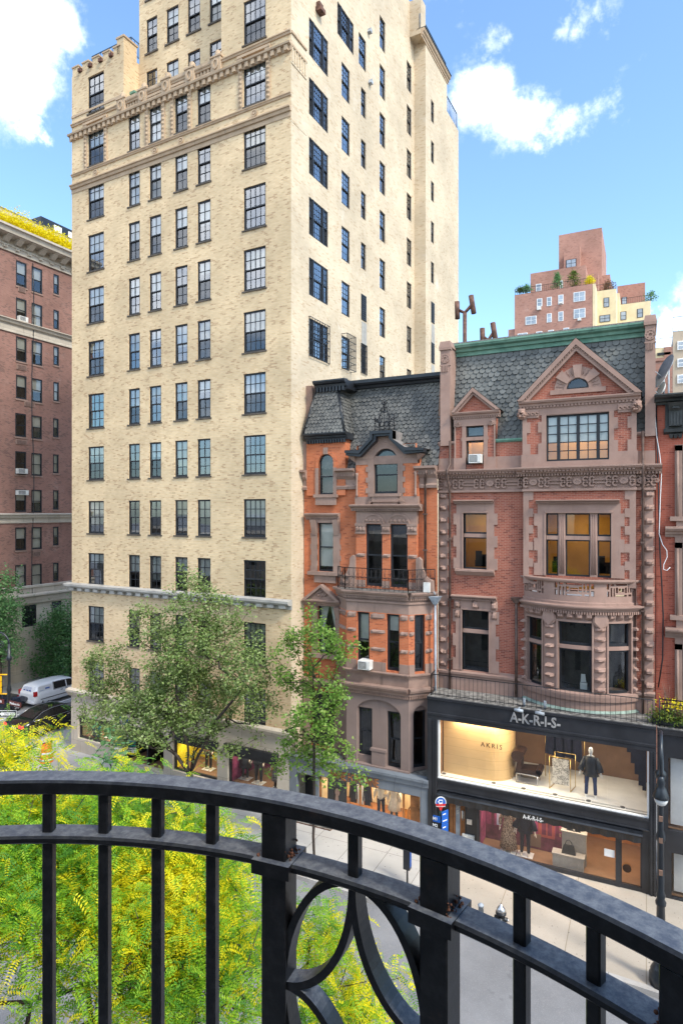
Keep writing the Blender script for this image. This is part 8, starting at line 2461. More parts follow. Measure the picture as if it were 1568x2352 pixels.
 k = MB(); k.box(X0 - 3, X1 - .6, 56, 66, 0, Z, 0); k.box(X1 - .6, X1, 55.9, 66, 0, Z, 1); k.build('wall', [m['farcream'], m['farbrick']], t3)
 x0, z1 = onY(1509, 811, 56); z0 = onY(1509, 817, 56)[1]
 k = MB(); k.box(x0, x0 + .95, 55.9, 56, z0, z1); k.build('window', m['frame'], t3)
 railing(t3, [(X0 - 1, 56.2, Z), (X1, 56.2, Z)], .8, .4, 'roof_railing', 'greypipe', .025)
 q = MB(); X0, Z = onY(1507, 823, 34); X1 = onY(1534, 823, 34)[0]
 q.box(X0 - .5, X1, 34, 35.6, 0, Z - .15, 0); q.box(X0 - .6, X1 + .08, 33.95, 35.7, Z - .15, Z, 0)
 tag(q.build('chimney_stack', m['farbrick']), 'plain weathered red brick chimney stack rising behind the satellite dishes', 'chimney')
m['darkgrey'] = plain('charcoal_cornice_paint', (.05, .052, .05), .6, .25, 3)
m['farbrick'] = brick('far_red_brick', (.42, .215, .16), (.37, .185, .135), (.40, .27, .22), (.30, .15, .11), .4, .14, .3, (.5, .42, .38), .3, soot=.15)
m['farcream'] = plain('far_cream_render', (.68, .56, .35), .8, .1, .6)
m['fartan'] = plain('far_tan_brick', (.44, .36, .27), .85, .08, .6)
m['farglass'] = plain('far_window_glass', (.30, .34, .38), .12, .3, .5, .8)
# ------------------------------------------------------------------ ground
def _asphalt():
 q = NT('worn_asphalt')
 c = q.mixc(q.ramp(q.noise(.35, 6, .65), .3, .7), (.17, .17, .175), (.235, .235, .24))
 sp = q.noise(38, 3, .75)
 c = q.mixc(q.ramp(sp, .52, .70, 0, .55), c, (.34, .335, .33))
 c = q.mixc(q.ramp(q.noise(1.3, 4, .7), .64, .74, 0, .5), c, (.09, .09, .095))
 c = q.mixc(q.ramp(q.noise(60, 2, .6), .66, .72, 0, .6), c, (.07, .07, .075))
 return q.finish(c, .9, q.bump(sp, .35, .02), .25)
m['asphalt'] = _asphalt()
m['asphalt_dark'] = plain('dark_side_street_asphalt', (.25, .25, .255), .9, .2, 2, .25, 0, .3)
def paving(name, a, b, joint, sx, sy, speck=None, off=0.0):
 q = NT(name)
 c = q.mixc(q.ramp(q.noise(.5, 6, .66), .3, .72), a, b)
 br = q.n('ShaderNodeTexBrick', Scale=1.0, _offset=off); q.set(br.inputs['Vector'], q.coord())
 for k_, v in (('Brick Width', sx), ('Row Height', sy), ('Mortar Size', .014), ('Mortar Smooth', .3)): br.inputs[k_].default_value = v
 br.inputs['Color1'].default_value = (1, 1, 1, 1); br.inputs['Color2'].default_value = (.91, .91, .90, 1); br.inputs['Mortar'].default_value = (*joint, 1)
 c = q.mixc(1.0, c, br.outputs['Color'], 'MULTIPLY')
 if speck: c = q.mixc(q.ramp(q.noise(46, 3, .75), .55, .68, 0, .6), c, speck)
 c = q.mixc(q.ramp(q.noise(9, 2, .5), .69, .72, 0, .75), c, (.06, .055, .05))          # trodden gum
 c = q.mixc(q.ramp(q.noise(1.1, 5, .7), .6, .85, 0, .3), c, tuple(x * .55 for x in a))
 return q.finish(c, .9, q.bump(br.outputs['Fac'], -.4, .02), .25)
m['concrete'] = paving('pale_concrete_flags', (.42, .405, .385), (.49, .475, .455), (.45, .44, .42), 1.5, 1.5)
m['aggregate'] = paving('beige_aggregate_pavement', (.38, .335, .275), (.45, .395, .33), (.6, .56, .5), 2.2, 9, (.28, .22, .17))
m['kerb'] = stone('granite_kerb', (.46, .44, .41), (.34, .32, .30), 2.0, .3, .2)
m['line'] = plain('white_road_paint', (.72, .72, .70), .8, .12, 5)
def build_ground():
 k = MB(); k.poly([(-900, -900, -.15), (900, -900, -.15), (900, 900, -.15), (-900, 900, -.15)])
 tag(k.build('road', m['asphalt']), 'worn light grey asphalt of the avenue', 'road', None, 'structure')
 C = lambda x, y, z: tuple(from_corner(x, y, z))
 k = MB(C); k.poly([(-26, -3, -.146), (-17.6, -3, -.146), (-17.6, 90, -.146), (-26, 90, -.146)])
 tag(k.build('side_street', m['asphalt_dark']), 'darker asphalt side street running away past the corner', 'road', None, 'structure')
 k = MB(C)
 k.box(-17.3, 60, -4.0, 3.0, -.3, 0, 0); k.box(-17.3, -14.2, 3.0, 90, -.3, 0, 0)
 tag(k.build('sidewalk', m['concrete']), 'pale concrete flagged sidewalk along the avenue and around the corner', 'sidewalk', None, 'structure')
 k = MB(C); k.box(-17.5, 60, -4.2, -4.0, -.3, .004, 0); k.box(-17.5, -17.3, -4.0, 90, -.3, .004, 0)
 for i in range(40): a = -17 + i * 1.9; k.box(a, a + .012, -4.21, -3.99, -.2, .006, 1)
 tag(k.build('kerb', [m['kerb'], m['roofdirt']]), 'granite kerb edging the sidewalk', 'kerb', None, 'structure')
 a0 = to_corner(Vector((-7.05, 22, 0))).x; a1 = to_corner(Vector((.6, 22, 0))).x
 k = MB(C); k.poly([(a0, -4.0, .005), (a1 + 9, -4.0, .005), (a1 + 9, .9, .005), (a0, .9, .005)])
 tag(k.build('aggregate_pavement', m['aggregate']), 'beige exposed-aggregate pavement in front of the black shopfront', 'sidewalk', None, 'structure')
 k = MB(C); k.box(-60, -26, -4.2, 120, -.3, 0.0, 0)
 tag(k.build('far_sidewalk', m['concrete']), 'sidewalk on the far side of the side street', 'sidewalk', None, 'structure')
 k = MB(); k.box(-60, 60, -6, 4.6, -.3, 0, 0)
 tag(k.build('near_sidewalk', m['concrete']), 'sidewalk under the balcony', 'sidewalk', None, 'structure')
 k = MB(C)
 for x in (-23.05, -21.9): k.box(x - .06, x + .06, -2, 60, -.15, -.141)
 k.box(-25.2, -21.7, -3.4, -3.0, -.15, -.141)
 for i in range(6): k.box(-24.4 + i * .12, -22.6 + i * .1, -6.5 + i * .62, -6.2 + i * .62, -.15, -.141)
 for i in range(7): k.box(-26 + i * 1.25, -25.5 + i * 1.25, -9.2, -6.9, -.15, -.1415)
 tag(k.build('road_marking', m['line']), 'white lane lines and bars painted on the side street', 'road marking', None, 'structure')
 x, y = onZ(695, 1888); k = MB(); c = Vector((x, y, 0))
 x2, y2 = onZ(632, 1850)
 # cellar hatch and tree pits
 gx, gy = onZ(735, 1888)
 k.box(gx - 1.0, gx + .75, 23.0, 23.8, .0, .03, 0); k.box(gx - .98, gx - .14, 23.03, 23.77, .03, .04, 1); k.box(gx - .10, gx + .73, 23.03, 23.77, .03, .04, 1)
 tag(k.build('cellar_hatch', [m['rust'], m['roofdirt']]), 'pair of rusty steel cellar doors in the sidewalk before the grey stone shop', 'cellar hatch')
def build_vehicles():
 glass_ = plain('car_window', (.012, .014, .016), .06, .2, 1, .6)
 tyre = plain('tyre_rubber', (.016, .016, .017), .8, .2, 4); rim = plain('alloy_rim', (.50, .50, .50), .3, .1, 4, .5, .7)
 red = plain('red_lamp', (.42, .012, .012), .2, .1, 3, .6); chrome = m['metal']
 lit = emit('lit_brake_lamp', (1, .03, .03), 1.6)
 def car(name, label, loc, paint, S, WB, wr, lit_=False, glaz=(2, 6), badge=None):
  """S: stations (y, z_low, z_belt, z_top, w_sill, w_belt, w_top) from tail to nose"""
  x0, y0 = loc
  t = thing(name, label, 'van' if 'van' in name else 'car', from_corner(x0, y0, -.15), YAW, world=False)
  def ring(s):
   y, zl, zb, zt, ws, wb, wt = s
   h = [(ws * .9, zl), (ws, zl + .1), (wb * 1.0, zl + (zb - zl) * .55), (wb, zb - .10), (wb * .97, zb), (wt + (wb * .97 - wt) * .06, zt - (zt - zb) * .10 if zt - zb > .1 else zb + .01), (wt * .93, zt - .015 if zt - zb > .1 else zb + .015), (wt * .5, zt + .012)]
   return [(p, y, z) for p, z in h] + [(-p, y, z) for p, z in h[::-1]]
  k = MB(); k.loft([ring(s) for s in S], 0); k.build('body', paint, t)
  def side(i, j, sgn, up=.13, lo=.06, pad=.05):
   P = []
   for q, f in ((i, lo), (j, lo), (j, 1 - up), (i, 1 - up)):
    s = S[q]; y, zl, zb, zt, ws, wb, wt = s
    w = wb * .97 + (wt - wb * .97) * f; P.append(Vector((sgn * (w + .008), y, zb + (zt - zb) * f)))
   P[0].y += pad; P[3].y += pad; P[1].y -= pad; P[2].y -= pad
   return [tuple(p) for p in P]
  g0, g1 = glaz
  for sgn in (1, -1):
   k = MB()
   for i in range(g0, g1): k.poly(side(i, i + 1, sgn))
   o = k.build('side_window', glass_, t)
   k = MB()
   top = [side(i, i + 1, sgn, .09, .0, 0) for i in range(g0, g1)]
   pts = [top[0][0]] + [q[3] for q in top] + [top[-1][2], top[-1][1]]
   k.tube([(p[0] * 1.004, p[1], p[2]) for p in pts], .014, 4); k.tube([q[0] for q in top] + [top[-1][1]], .014, 4); k.build('window_trim', chrome if 'sedan' in name else m['black'], o)
   k = MB(); k.box(sgn * (S[3][5] + .0) - .012, sgn * S[3][5] + .012, S[1][0] + .5, S[-2][0] - .5, S[3][1] + .30, S[3][1] + .36); k.build('side_strip', m['black'], t)
  def cross(i, j, f0, f1, wsc=.86):
   a, b = S[i], S[j]
   def at(s, w): return (w * wsc, s[0], s[3] + .02)
   A = Vector((a[6] * wsc, a[0], a[3] + .022)); B = Vector((b[6] * wsc, b[0], b[3] + .022))
   p = A + (B - A) * f0; q = A + (B - A) * f1
   return [(-p.x, p.y, p.z), (p.x, p.y, p.z), (q.x, q.y, q.z), (-q.x, q.y, q.z)]
  k = MB(); k.poly(cross(*badge['rear'])); k.build('rear_window', badge.get('rearmat', glass_), t)
  k = MB(); k.poly(cross(*badge['front'])); k.build('windscreen', glass_, t)
  for wy in WB:
   for sgn in (1, -1):
    w = max(s[5] for s in S) - .02
    o = MB(lambda a, b, c: (sgn * (w - .22 + c), wy + a, wr + b))
    o.lathe([(wr * .6, 0), (wr * .97, .0), (wr, .04), (wr, .18), (wr * .95, .225), (wr * .68, .225), (wr * .66, .2)], 0, 0, 22); wh = o.build('wheel', tyre, t)
    o = MB(lambda a, b, c: (sgn * (w - .22 + c), wy + a, wr + b)); o.lathe([(0, .17), (wr * .66, .17), (wr * .66, .205), (wr * .60, .215), (wr * .6, .18), (.0, .18)], 0, 0, 20, 1)
    for i in range(5):
     a_ = i * 1.2566 + .3; c_, s_ = math.cos(a_), math.sin(a_)
     p = [(.04, -.05), (wr * .62, -.07), (wr * .62, .07), (.04, .05)]; o.poly([(u * c_ - v * s_, u * s_ + v * c_, .222) for u, v in p], 0)
    o.lathe([(0, .23), (.06, .228), (.07, .2)], 0, 0, 10, 0); o.build('rim', [rim, tyre], wh)
  s = S[1]
  for sgn in (1, -1):
   lx0, lx1, lz0, lz1, ly = badge['lamp']
   k = MB(); k.box(min(sgn * lx0, sgn * lx1), max(sgn * lx0, sgn * lx1), ly - .03, ly + .22, lz0, lz1); k.build('tail_lamp', lit if lit_ else red, t)
   k = MB(); y = S[-2][0] - 2.0 if 'van' not in name else S[-2][0] - 1.5
   my = badge['mirror']; k.box(min(sgn * (s[5] + .02), sgn * (s[5] + .2)), max(sgn * (s[5] + .02), sgn * (s[5] + .2)), my, my + .12, S[4][2] + .02, S[4][2] + .2); k.build('mirror', paint, t)
   for hy in badge['handles']: k = MB(); k.box(min(sgn * (S[3][5]), sgn * (S[3][5] + .03)), max(sgn * S[3][5], sgn * (S[3][5] + .03)), hy, hy + .2, S[3][2] - .16, S[3][2] - .12); k.build('door_handle', chrome if 'sedan' in name else m['black'], t)
  px, pz, py = badge['plate']
  k = MB(); k.box(-px, px, py - .015, py, pz, pz + .14, 0); k.build('number_plate', m['white'], t)
  k = MB(); k.box(-S[0][4] * .9, S[0][4] * .9, S[0][0] - .06, S[0][0] + .2, S[0][1], S[0][1] + .18); k.build('rear_bumper', m['shopblack'] if badge.get('bump') else paint, t)
  return t
 white = plain('white_car_paint', (.78, .79, .80), .2, .03, 2, .6); black = plain('black_car_paint', (.010, .011, .012), .08, .1, 2, .7); dark = plain('midnight_car_paint', (.014, .018, .032), .1, .1, 2, .7)
 van = [(0, .35, .95, .97, .86, .88, .80), (.02, .30, 1.02, 1.12, .93, .95, .80), (.30, .28, 1.08, 1.62, .97, .99, .74), (.7, .27, 1.10, 1.70, .98, 1.0, .76), (1.7, .26, 1.08, 1.74, .99, 1.0, .78), (2.9, .26, 1.06, 1.70, .99, 1.0, .77), (3.55, .26, 1.05, 1.62, .98, .99, .74), (4.35, .28, 1.0, 1.02, .95, .96, .82), (5.0, .32, .82, .84, .84, .86, .74), (5.15, .38, .66, .68, .7, .72, .62)]
 t = car('minivan', 'white minivan with blue lettering on its tail driving up the side street', (-24.05, 3.95), white, van, (.98, 4.1), .34, False, (4, 6), dict(rear=(1, 2, .35, .95, .96), rearmat=white, front=(6, 7, .08, .95), lamp=(.82, .995, .92, 1.28, .02), mirror=3.5, handles=(2.3, 2.75), plate=(.26, .72, .0)))
 for (body, sz, z, cx, mt) in (('TRANSPORT', .12, 1.52, 0, m['signblue']), ('SERVICE', .2, 1.36, .0, m['signblue'])):
  pass
 t.scale = (.87, .87, .87)
 k = MB()
 for i in range(3): k.box(-.46 + i * .34, -.22 + i * .34, .05 + .0, .055, 1.28 + .0, 1.36, 0)
 for i in range(3): k.box(-.5, .5, .1 - .03 * i, .105 - .03 * i, 1.55 - .06 * i, 1.57 - .06 * i, 0)
 k.build('tail_lettering', m['signblue'], t)
 k = MB(lambda a, b, z: (.93 + b, a, z)); k.box(.35, 1.5, -.005, .012, 1.14, 1.62, 1); k.box(.95, 1.35, .0, .018, 1.32, 1.42, 0); k.box(.45, .8, .0, .018, 1.25, 1.27, 0); k.build('side_panel_lettering', [m['signblue'], white], t)
 sed = [(0, .38, .80, .82, .74, .80, .68), (.05, .30, .92, .95, .86, .90, .74), (.75, .26, 1.0, 1.03, .92, .94, .72), (1.45, .25, 1.0, 1.36, .93, .95, .62), (2.1, .25, .99, 1.46, .93, .95, .61), (2.9, .25, .97, 1.45, .93, .95, .61), (3.7, .26, .95, .99, .93, .95, .68), (4.7, .28, .84, .86, .9, .92, .7), (5.1, .36, .66, .68, .74, .78, .6)]
 sx, sy = YG(95, 1692, -.15)
 car('sedan', 'glossy black sedan parked at the corner kerb with a lit tail lamp', (sx - .95, sy - 1.15), black, sed, (1.15, 4.15), .34, True, (2, 6), dict(rear=(2, 3, .1, .95), front=(5, 6, .08, .95), lamp=(.5, .88, .76, .90, .02), mirror=3.3, handles=(1.9, 2.9), plate=(.26, .62, .0)))
 suv = [(0, .42, 1.0, 1.02, .82, .86, .78), (.04, .34, 1.1, 1.14, .90, .94, .78), (.35, .32, 1.12, 1.62, .94, .97, .70), (1.2, .3, 1.12, 1.70, .95, .97, .70), (2.1, .3, 1.1, 1.70, .95, .97, .70), (2.7, .3, 1.08, 1.64, .95, .97, .69), (3.4, .32, 1.06, 1.1, .94, .97, .78), (4.3, .34, .98, 1.0, .92, .95, .78), (4.72, .42, .78, .8, .76, .82, .68)]
 wx, wy = YG(40, 1634, -.15)
 t = car('sport_utility', 'dark blue sport utility car stopped behind the white minivan', (wx - .86, wy - 3.4), dark, suv, (.9, 3.75), .38, False, (2, 6), dict(rear=(1, 2, .2, .95), front=(5, 6, .08, .95), lamp=(.7, .95, .95, 1.12, .04), mirror=2.7, handles=(1.5, 2.3), plate=(.26, .7, .0)))
 t.scale = (.9, .9, .9)
m['signblue'] = plain('sign_blue', (.012, .10, .42), .5, .1, 3)
m['signgreen'] = plain('bus_sign_green', (.0, .20, .16), .5, .1, 3)
m['signbrown'] = plain('street_sign_brown', (.12, .03, .025), .5, .1, 3)
m['polegreen'] = plain('dark_green_pole', (.015, .04, .03), .5, .2, 3)
m['lamppaint'] = plain('blue_black_lamp_paint', (.014, .018, .023), .35, .25, 4, .5)
m['lampglass'] = plain('pearly_lamp_glass', (.62, .62, .60), .25, .06, 3, .5)
m['signred'] = plain('sign_red', (.55, .02, .02), .5, .1, 3)
m['signblack'] = plain('sign_black', (.012, .012, .013), .5, .1, 3)
def sign(parent, name, c, right, w, h, face_mat, lines, th=.025, tm='white', up=(0, 0, 1), border=None):
 """rectangular sign plate centred at c reading along `right`; lines = [(text, size, du, dv)]"""
 r = Vector(right).normalized(); u = Vector(up); n = r.cross(u)
 k = MB(lambda a, b, z: tuple(Vector(c) + r * a + u * z - n * b))
 k.box(-w / 2, w / 2, 0, th, -h / 2, h / 2, 0)
 if border: k.box(-w / 2 + .02, w / 2 - .02, -.003, .0, -h / 2 + .02, h / 2 - .02, 1)
 o = k.build(name, [m[face_mat], m[border or face_mat]], parent)
 for (tx, sz, du, dv) in lines:
  p = Vector(c) + r * du + u * dv + n * .008
  text(tx, sz, m[tm], o, face(p.x, p.y, p.z, r, u), 'lettering', .003, bold=True)
 return o
def lamp_post(name, label, base, h, arm, group=None):
 """cast-iron bishop's-crook lamp; arm = unit vector the crook leans along"""
 t = thing(name, label, 'street lamp', base, group=group)
 b = Vector(base)
 k = MB()
 pr = [(.30, 0), (.30, .30), (.26, .34), (.27, .42), (.22, .50), (.16, .62), (.13, .78), (.12, 1.6), (.105, 2.2), (.14, 2.24), (.14, 2.32), (.10, 2.4), (.13, 2.5), (.09, 2.62), (.085, h * .55), (.12, h * .56), (.12, h * .575), (.075, h * .6), (.07, h - 1.5), (.13, h - 1.46), (.15, h - 1.3), (.08, h - 1.22), (.06, h - .6)]
 k.lathe([(r, b.z + z) for r, z in pr], b.x, b.y, 12); k.build('post', m['lamppaint'], t)
 a = Vector(arm).normalized(); k = MB(); R_ = .62
 top = b + Vector((0, 0, h - .62))
 pts = [top] + [top + a * (R_ - R_ * math.cos(w)) + Vector((0, 0, R_ * math.sin(w))) for w in [R(x) for x in range(15, 190, 15)]]
 pts.append(pts[-1] + Vector((0, 0, -.36)))
 k.tube([tuple(p) for p in pts], .05, 8)
 c = top + a * .45 + Vector((0, 0, -.05))
 for s0, rr in ((0, .24), (3.3, .14)):
  k.tube([tuple(c + a * (rr * (1 - q / 15) * math.cos(s0 + q * .6)) + Vector((0, 0, rr * (1 - q / 15) * math.sin(s0 + q * .6)))) for q in range(14)], .025, 5)
 k.tube([tuple(top + Vector((0, 0, -.5))), tuple(top + a * .25 + Vector((0, 0, -.25)))], .02, 5)
 k.build('crook', m['lamppaint'], t)
 e = pts[-1]
 k = MB(); k.lathe([(.05, e.z + .05), (.08, e.z), (.10, e.z - .12), (.09, e.z - .2), (.13, e.z - .28), (.19, e.z - .46), (.20, e.z - .52), (.175, e.z - .53), (.0, e.z - .5)], e.x, e.y, 16); hd = k.build('lamp_head', m['lamppaint'], t)
 k = MB(); k.lathe([(.17, e.z - .52), (.16, e.z - .6), (.12, e.z - .68), (.05, e.z - .72), (.0, e.z - .73)], e.x, e.y, 16); k.build('globe', m['lampglass'], hd)
 return t
def build_furniture():
 # corner lamp with its signs and traffic signal
 bl = from_corner(-15.5, -3.0, 0)
 dist = Vector((bl.x, bl.y)).length
 tt = bl.y / ray(20, 1600).y
 h = H - (1452 - 1176) / F * tt
 fw = Vector((-math.sin(TH), math.cos(TH), 0)); rt = Vector((math.cos(TH), math.sin(TH), 0))
 t = lamp_post('street_lamp', 'blue-black crook street lamp at the side street corner carrying street name signs', tuple(bl), h, -rt)
 zof = lambda y: H - (y - 1176) / F * tt
 ax, ay = Vector((math.cos(YAW), math.sin(YAW), 0)), Vector((-math.sin(YAW), math.cos(YAW), 0))
 q = thing('street_sign', 'brown street sign for Madison Av on the corner lamp', 'street sign', (bl.x, bl.y, zof(1625)))
 c = Vector((bl.x, bl.y, zof(1612))) + ax * .62 - ay * .1
 sign(q, 'plate', c, ax, .98, .24, 'signbrown', [('Madison Av', .17, 0, 0)])
 q = thing('street_sign', 'brown street sign for E 70 St on the corner lamp', 'street sign', (bl.x, bl.y, zof(1612)))
 c = Vector((bl.x, bl.y, zof(1609))) - rt * .56 + fw * -.1
 sign(q, 'plate', c, rt + ay * -.3, .86, .24, 'signbrown', [('E 70 St', .17, .06, 0)])
 q = thing('one_way_sign', 'black and white ONE WAY arrow sign on the corner lamp', 'street sign', (bl.x, bl.y, zof(1648)))
 c = Vector((bl.x, bl.y, zof(1638))) - fw * .14
 o = sign(q, 'plate', c, rt, .92, .34, 'white', [('ONE WAY', .115, .10, 0)], tm='signblack', border='signblack')
 n = rt.cross(Vector((0, 0, 1)))
 k = MB(lambda a, b, z: tuple(c + rt * a + Vector((0, 0, z)) + n * b)); k.slab([(-.41, 0), (-.27, .13), (-.27, .075), (.40, .075), (.40, -.075), (-.27, -.075), (-.27, -.13)], .004, .007); k.build('arrow', m['white'], o)
 q = thing('traffic_signal', 'yellow traffic signal head hung on the lamp post with street name signs', 'traffic light', (bl.x, bl.y, zof(1600)))
 k = MB(); c = Vector((bl.x, bl.y, 0)) - rt * .62
 z0, z1 = zof(1592), zof(1552)
 for i in range(3):
  zz = z0 + (z1 - z0) * i / 3; hh = (z1 - z0) / 3 - .03
  k.box(c.x - .17, c.x + .17, c.y - .14, c.y + .14, zz, zz + hh, 0)
  P = [tuple(Vector((c.x, c.y, zz + hh / 2)) - rt * (.17 + d) + fw * (.13 * math.cos(w)) + Vector((0, 0, .13 * math.sin(w)))) for d in (0,) for w in []]
  k.tube([tuple(Vector((c.x, c.y, zz + hh / 2)) - rt * .16), tuple(Vector((c.x, c.y, zz + hh / 2)) - rt * .36)], .13, 12, 0)
 k.tube([tuple(Vector((bl.x, bl.y, z1 + .05))), tuple(Vector((c.x, c.y, z1 + .05)))], .035, 6, 0); k.tube([tuple(Vector((bl.x, bl.y, z0 - .05))), tuple(Vector((c.x, c.y, z0 - .05)))], .035, 6, 0); k.tube([tuple(Vector((c.x, c.y, z0 - .06))), tuple(Vector((c.x, c.y, z1 + .06)))], .04, 6, 0)
 k.build('signal_head', m['yellow'], q)
 # right hand lamp
 x, y = onZ(1517, 2262); tt2 = y / ray(1517, 2262).y
 h = H - (1668 - 1176) / F * tt2
 t = lamp_post('street_lamp', 'tall black crook street lamp standing at the kerb before the black shopfront', (x, y, 0), h, Vector((-ray(1510, 0).x, -ray(1510, 0).y, 0)))
 k = MB(); 
 for z in (3.1, 4.0, 4.6): k.box(x - .05, x + .05, y - .13, y - .08, z, z + .14, 0)
 k.build('rusty_bracket', m['stucco'], t)
 # bus stops
 def bus(label, px, pybase_Y, ytop, ysig, col, items, ring=True, lab=None):
  r_ = ray(px, 1900); tt = pybase_Y / r_.y; X = r_.x * tt; Y = pybase_Y
  zof = lambda yy: H - (yy - 1176) / F * tt
  q = thing('bus_stop_sign', label, 'bus stop sign', (X, Y, 0))
  k = MB(); k.tube([(X, Y, 0), (X, Y, zof(ytop + 20))], .045, 8); k.build('pole', m['polegreen'], q)
  d = -(fw * .9) ; rr = rt
  if ring:
   zc = zof(ytop + 15); rad = 12.5 * tt / F
   M_ = lambda a, b, z: tuple(Vector((X, Y, zc)) + rt * a - fw * b + Vector((0, 0, z)))
   k = MB(M_); k.slab(arcpts(0, 0, rad, 0, 360, 28), .05, .08, 0); o = k.build('disc', m['white'], q)
   k = MB(M_); k.slab(arcpts(0, 0, rad * .88, 0, 360, 28), .081, .084, 0); k.build('blue_field', m['signblue'], o)
   k = MB(M_); k.slab(arcpts(0, 0, rad, 195, 345, 18), .085, .09, 0); k.slab([(-.06, -rad * .9), (.06, -rad * .9), (.03, -rad * 1.45), (-.03, -rad * 1.45)], .05, .09); k.build('red_band', m['signred'], o)
   k = MB(M_)
   s = rad * .42
   k.ring([(-s * .8, -s * .7), (s * .8, -s * .7), (s * .9, s * 1.2), (-s * .9, s * 1.2)], [(-s * .55, -s * .1), (s * .55, -s * .1), (s * .65, s * .8), (-s * .65, s * .8)], .085, .09, 0, True); k.box(-s * .6, -s * .25, .085, .09, -s * 1.0, -s * .7); k.box(s * .25, s * .6, .085, .09, -s * 1.0, -s * .7); k.box(-s * 1.3, -s * 1.0, .085, .09, -.0, s * .6)
   k.build('bus_symbol', m['white'], o)
   p = Vector((X, Y, zc - rad * .72)) - fw * .095
   text('NO STANDING', rad * .24, m['white'], o, face(p.x, p.y, p.z, rt), 'lettering', .002, bold=True)
  return q, X, Y, zof, tt
 q, X, Y, zof, tt = bus('round blue bus stop sign with M1 M2 M3 route panels before the black shopfront', 1011, 20.3, 1826, 0, 'signblue', None)
 w = 18 * tt / F
 for i, (tx, col) in enumerate((('M1', 'signblue'), ('M2', 'signblack'), ('M3', 'signblue'))):
  z = zof(1880 + i * 15)
  c = Vector((X, Y, z)) - rt * w * .52 - fw * .06
  sign(q, 'route_plate', c, rt - fw * .55, w * .95, 14 * tt / F, col, [(tx, .14, -.05, 0)])
 for i in range(4):
  z = zof(1868 + i * 15); c = Vector((X, Y, z)) + rt * w * .56 - fw * .06
  o = sign(q, 'destination_plate', c, rt + fw * .75, w * 1.15, 13.5 * tt / F, 'signblue', [])
  M_ = lambda a, b, zz, c=c: tuple(c + (rt + fw * .75).normalized() * a + Vector((0, 0, zz)) - fw * b)
  k = MB(M_); k.box(-w * .45, w * .1 + .06 * (i % 2), .03, .035, .0, .035); k.build('small_print', m['white'], o)
 c = Vector((X, Y, zof(1934))) + rt * w * .56 - fw * .06; sign(q, 'timetable_plate', c, rt + fw * .75, w * 1.15, 22 * tt / F, 'white', [])
 # green bus stop before the corner shop
 fr = from_corner(-10.2, -2.9, 0); r_ = ray(289, 1700)
 q, X, Y, zof, tt = bus('green-poled bus stop with stacked teal route panels before the corner shop', 289, 21.2, 1655, 0, 'signgreen', None, ring=False)
 w = 25 * tt / F
 zc = zof(1657); M_ = lambda a, b, z: tuple(Vector((X, Y, zc)) - rt * .12 + rt * a - fw * b + Vector((0, 0, z)))
 k = MB(M_); k.slab(arcpts(0, 0, .34, 0, 360, 22, .24), .04, .07); o = k.build('disc', m['signblue'], q)
 k = MB(M_); k.box(-.14, .12, .07, .075, -.02, .12); k.box(-.12, -.04, .07, .075, -.1, -.02); k.box(.03, .1, .07, .075, -.1, -.02); k.build('bus_symbol', m['white'], o)
 for i in range(4):
  z = zof(1681 + i * 9.5)
  for s, ln in ((-1, ('M1', 'M2', 'M3', 'M4')[i]), (1, None)):
   c = Vector((X, Y, z)) + rt * s * w * .5 - fw * .06
   o = sign(q, 'route_plate', c, rt, w * .92, 8.8 * tt / F, 'signgreen', [(ln, .15, .1, 0)] if ln else [])
   if not ln:
    k = MB(lambda a, b, zz, c=c: tuple(c + rt * a + Vector((0, 0, zz)) - fw * b)); k.box(-w * .38, w * .12 + .05 * (i % 3), .005, .01, -.02, .03); k.build('small_print', m['white'], o)
 c = Vector((X, Y, zof(1723))) + rt * w * .5 - fw * .06
 sign(q, 'stop_name_plate', c, rt, w * 1.0, 12 * tt / F, 'acwhite', [('Madison Av &', .1, 0, .06), ('E 70 St', .1, -.1, -.07)], tm='signblack')
 # timetable post
 x, y = onZ(935, 2031); tt3 = y / ray(935, 2031).y
 q = thing('timetable_post', 'slim dark post with a blue-sided timetable box at the kerb seen between the rails', 'timetable post', (x, y, 0))
 k = MB(); k.tube([(x, y, 0), (x, y, 1.9)], .035, 6); k.build('pole', m['black'], q)
 z0, z1 = H - (1996 - 1176) / F * tt3, H - (1948 - 1176) / F * tt3
 k = MB(); k.box(x - .12, x + .12, y - .1, y + .1, z0, z1, 0); k.box(x + .121, x + .126, y - .09, y + .09, z0 + .08, z1 - .05, 1); k.build('timetable_box', [m['shopblack'], m['signblue']], q)
 # hydrant and bollard
 x, y = onZ(1150, 2138)
 q = thing('fire_hydrant', 'black fire hydrant with silver cap on the beige pavement', 'fire hydrant', (x, y, 0))
 k = MB(); k.lathe([(.2, 0), (.2, .05), (.13, .08), (.13, .5), (.17, .53), (.17, .58), (.14, .6)], x, y, 14, 0)
 for d, r_, L_ in (((1, 0), .07, .2), ((-1, 0), .07, .2), ((0, -1), .10, .22)):
  k.tube([(x, y, .38), (x + d[0] * L_, y + d[1] * L_, .38)], r_, 12, 0)
 k.build('barrel', m['black'], q)
 k = MB(); k.lathe([(.15, .6), (.14, .68), (.09, .75), (.04, .78), (.04, .83), (.0, .83)], x, y, 14, 0); k.tube([(x, y - .2, .38), (x, y - .26, .38)], .06, 10, 0); k.tube([(x + .19, y, .38), (x + .24, y, .38)], .04, 8); k.build('bonnet', m['metal'], q)
 x, y = onZ(1104, 2134)
 q = thing('bollard', 'short silver bollard beside the fire hydrant', 'bollard', (x, y, 0))
 k = MB(); k.lathe([(.085, 0), (.085, .72), (.095, .72), (.095, .76), (.05, .8), (.0, .81)], x, y, 12); k.build('post', m['greypipe'], q)
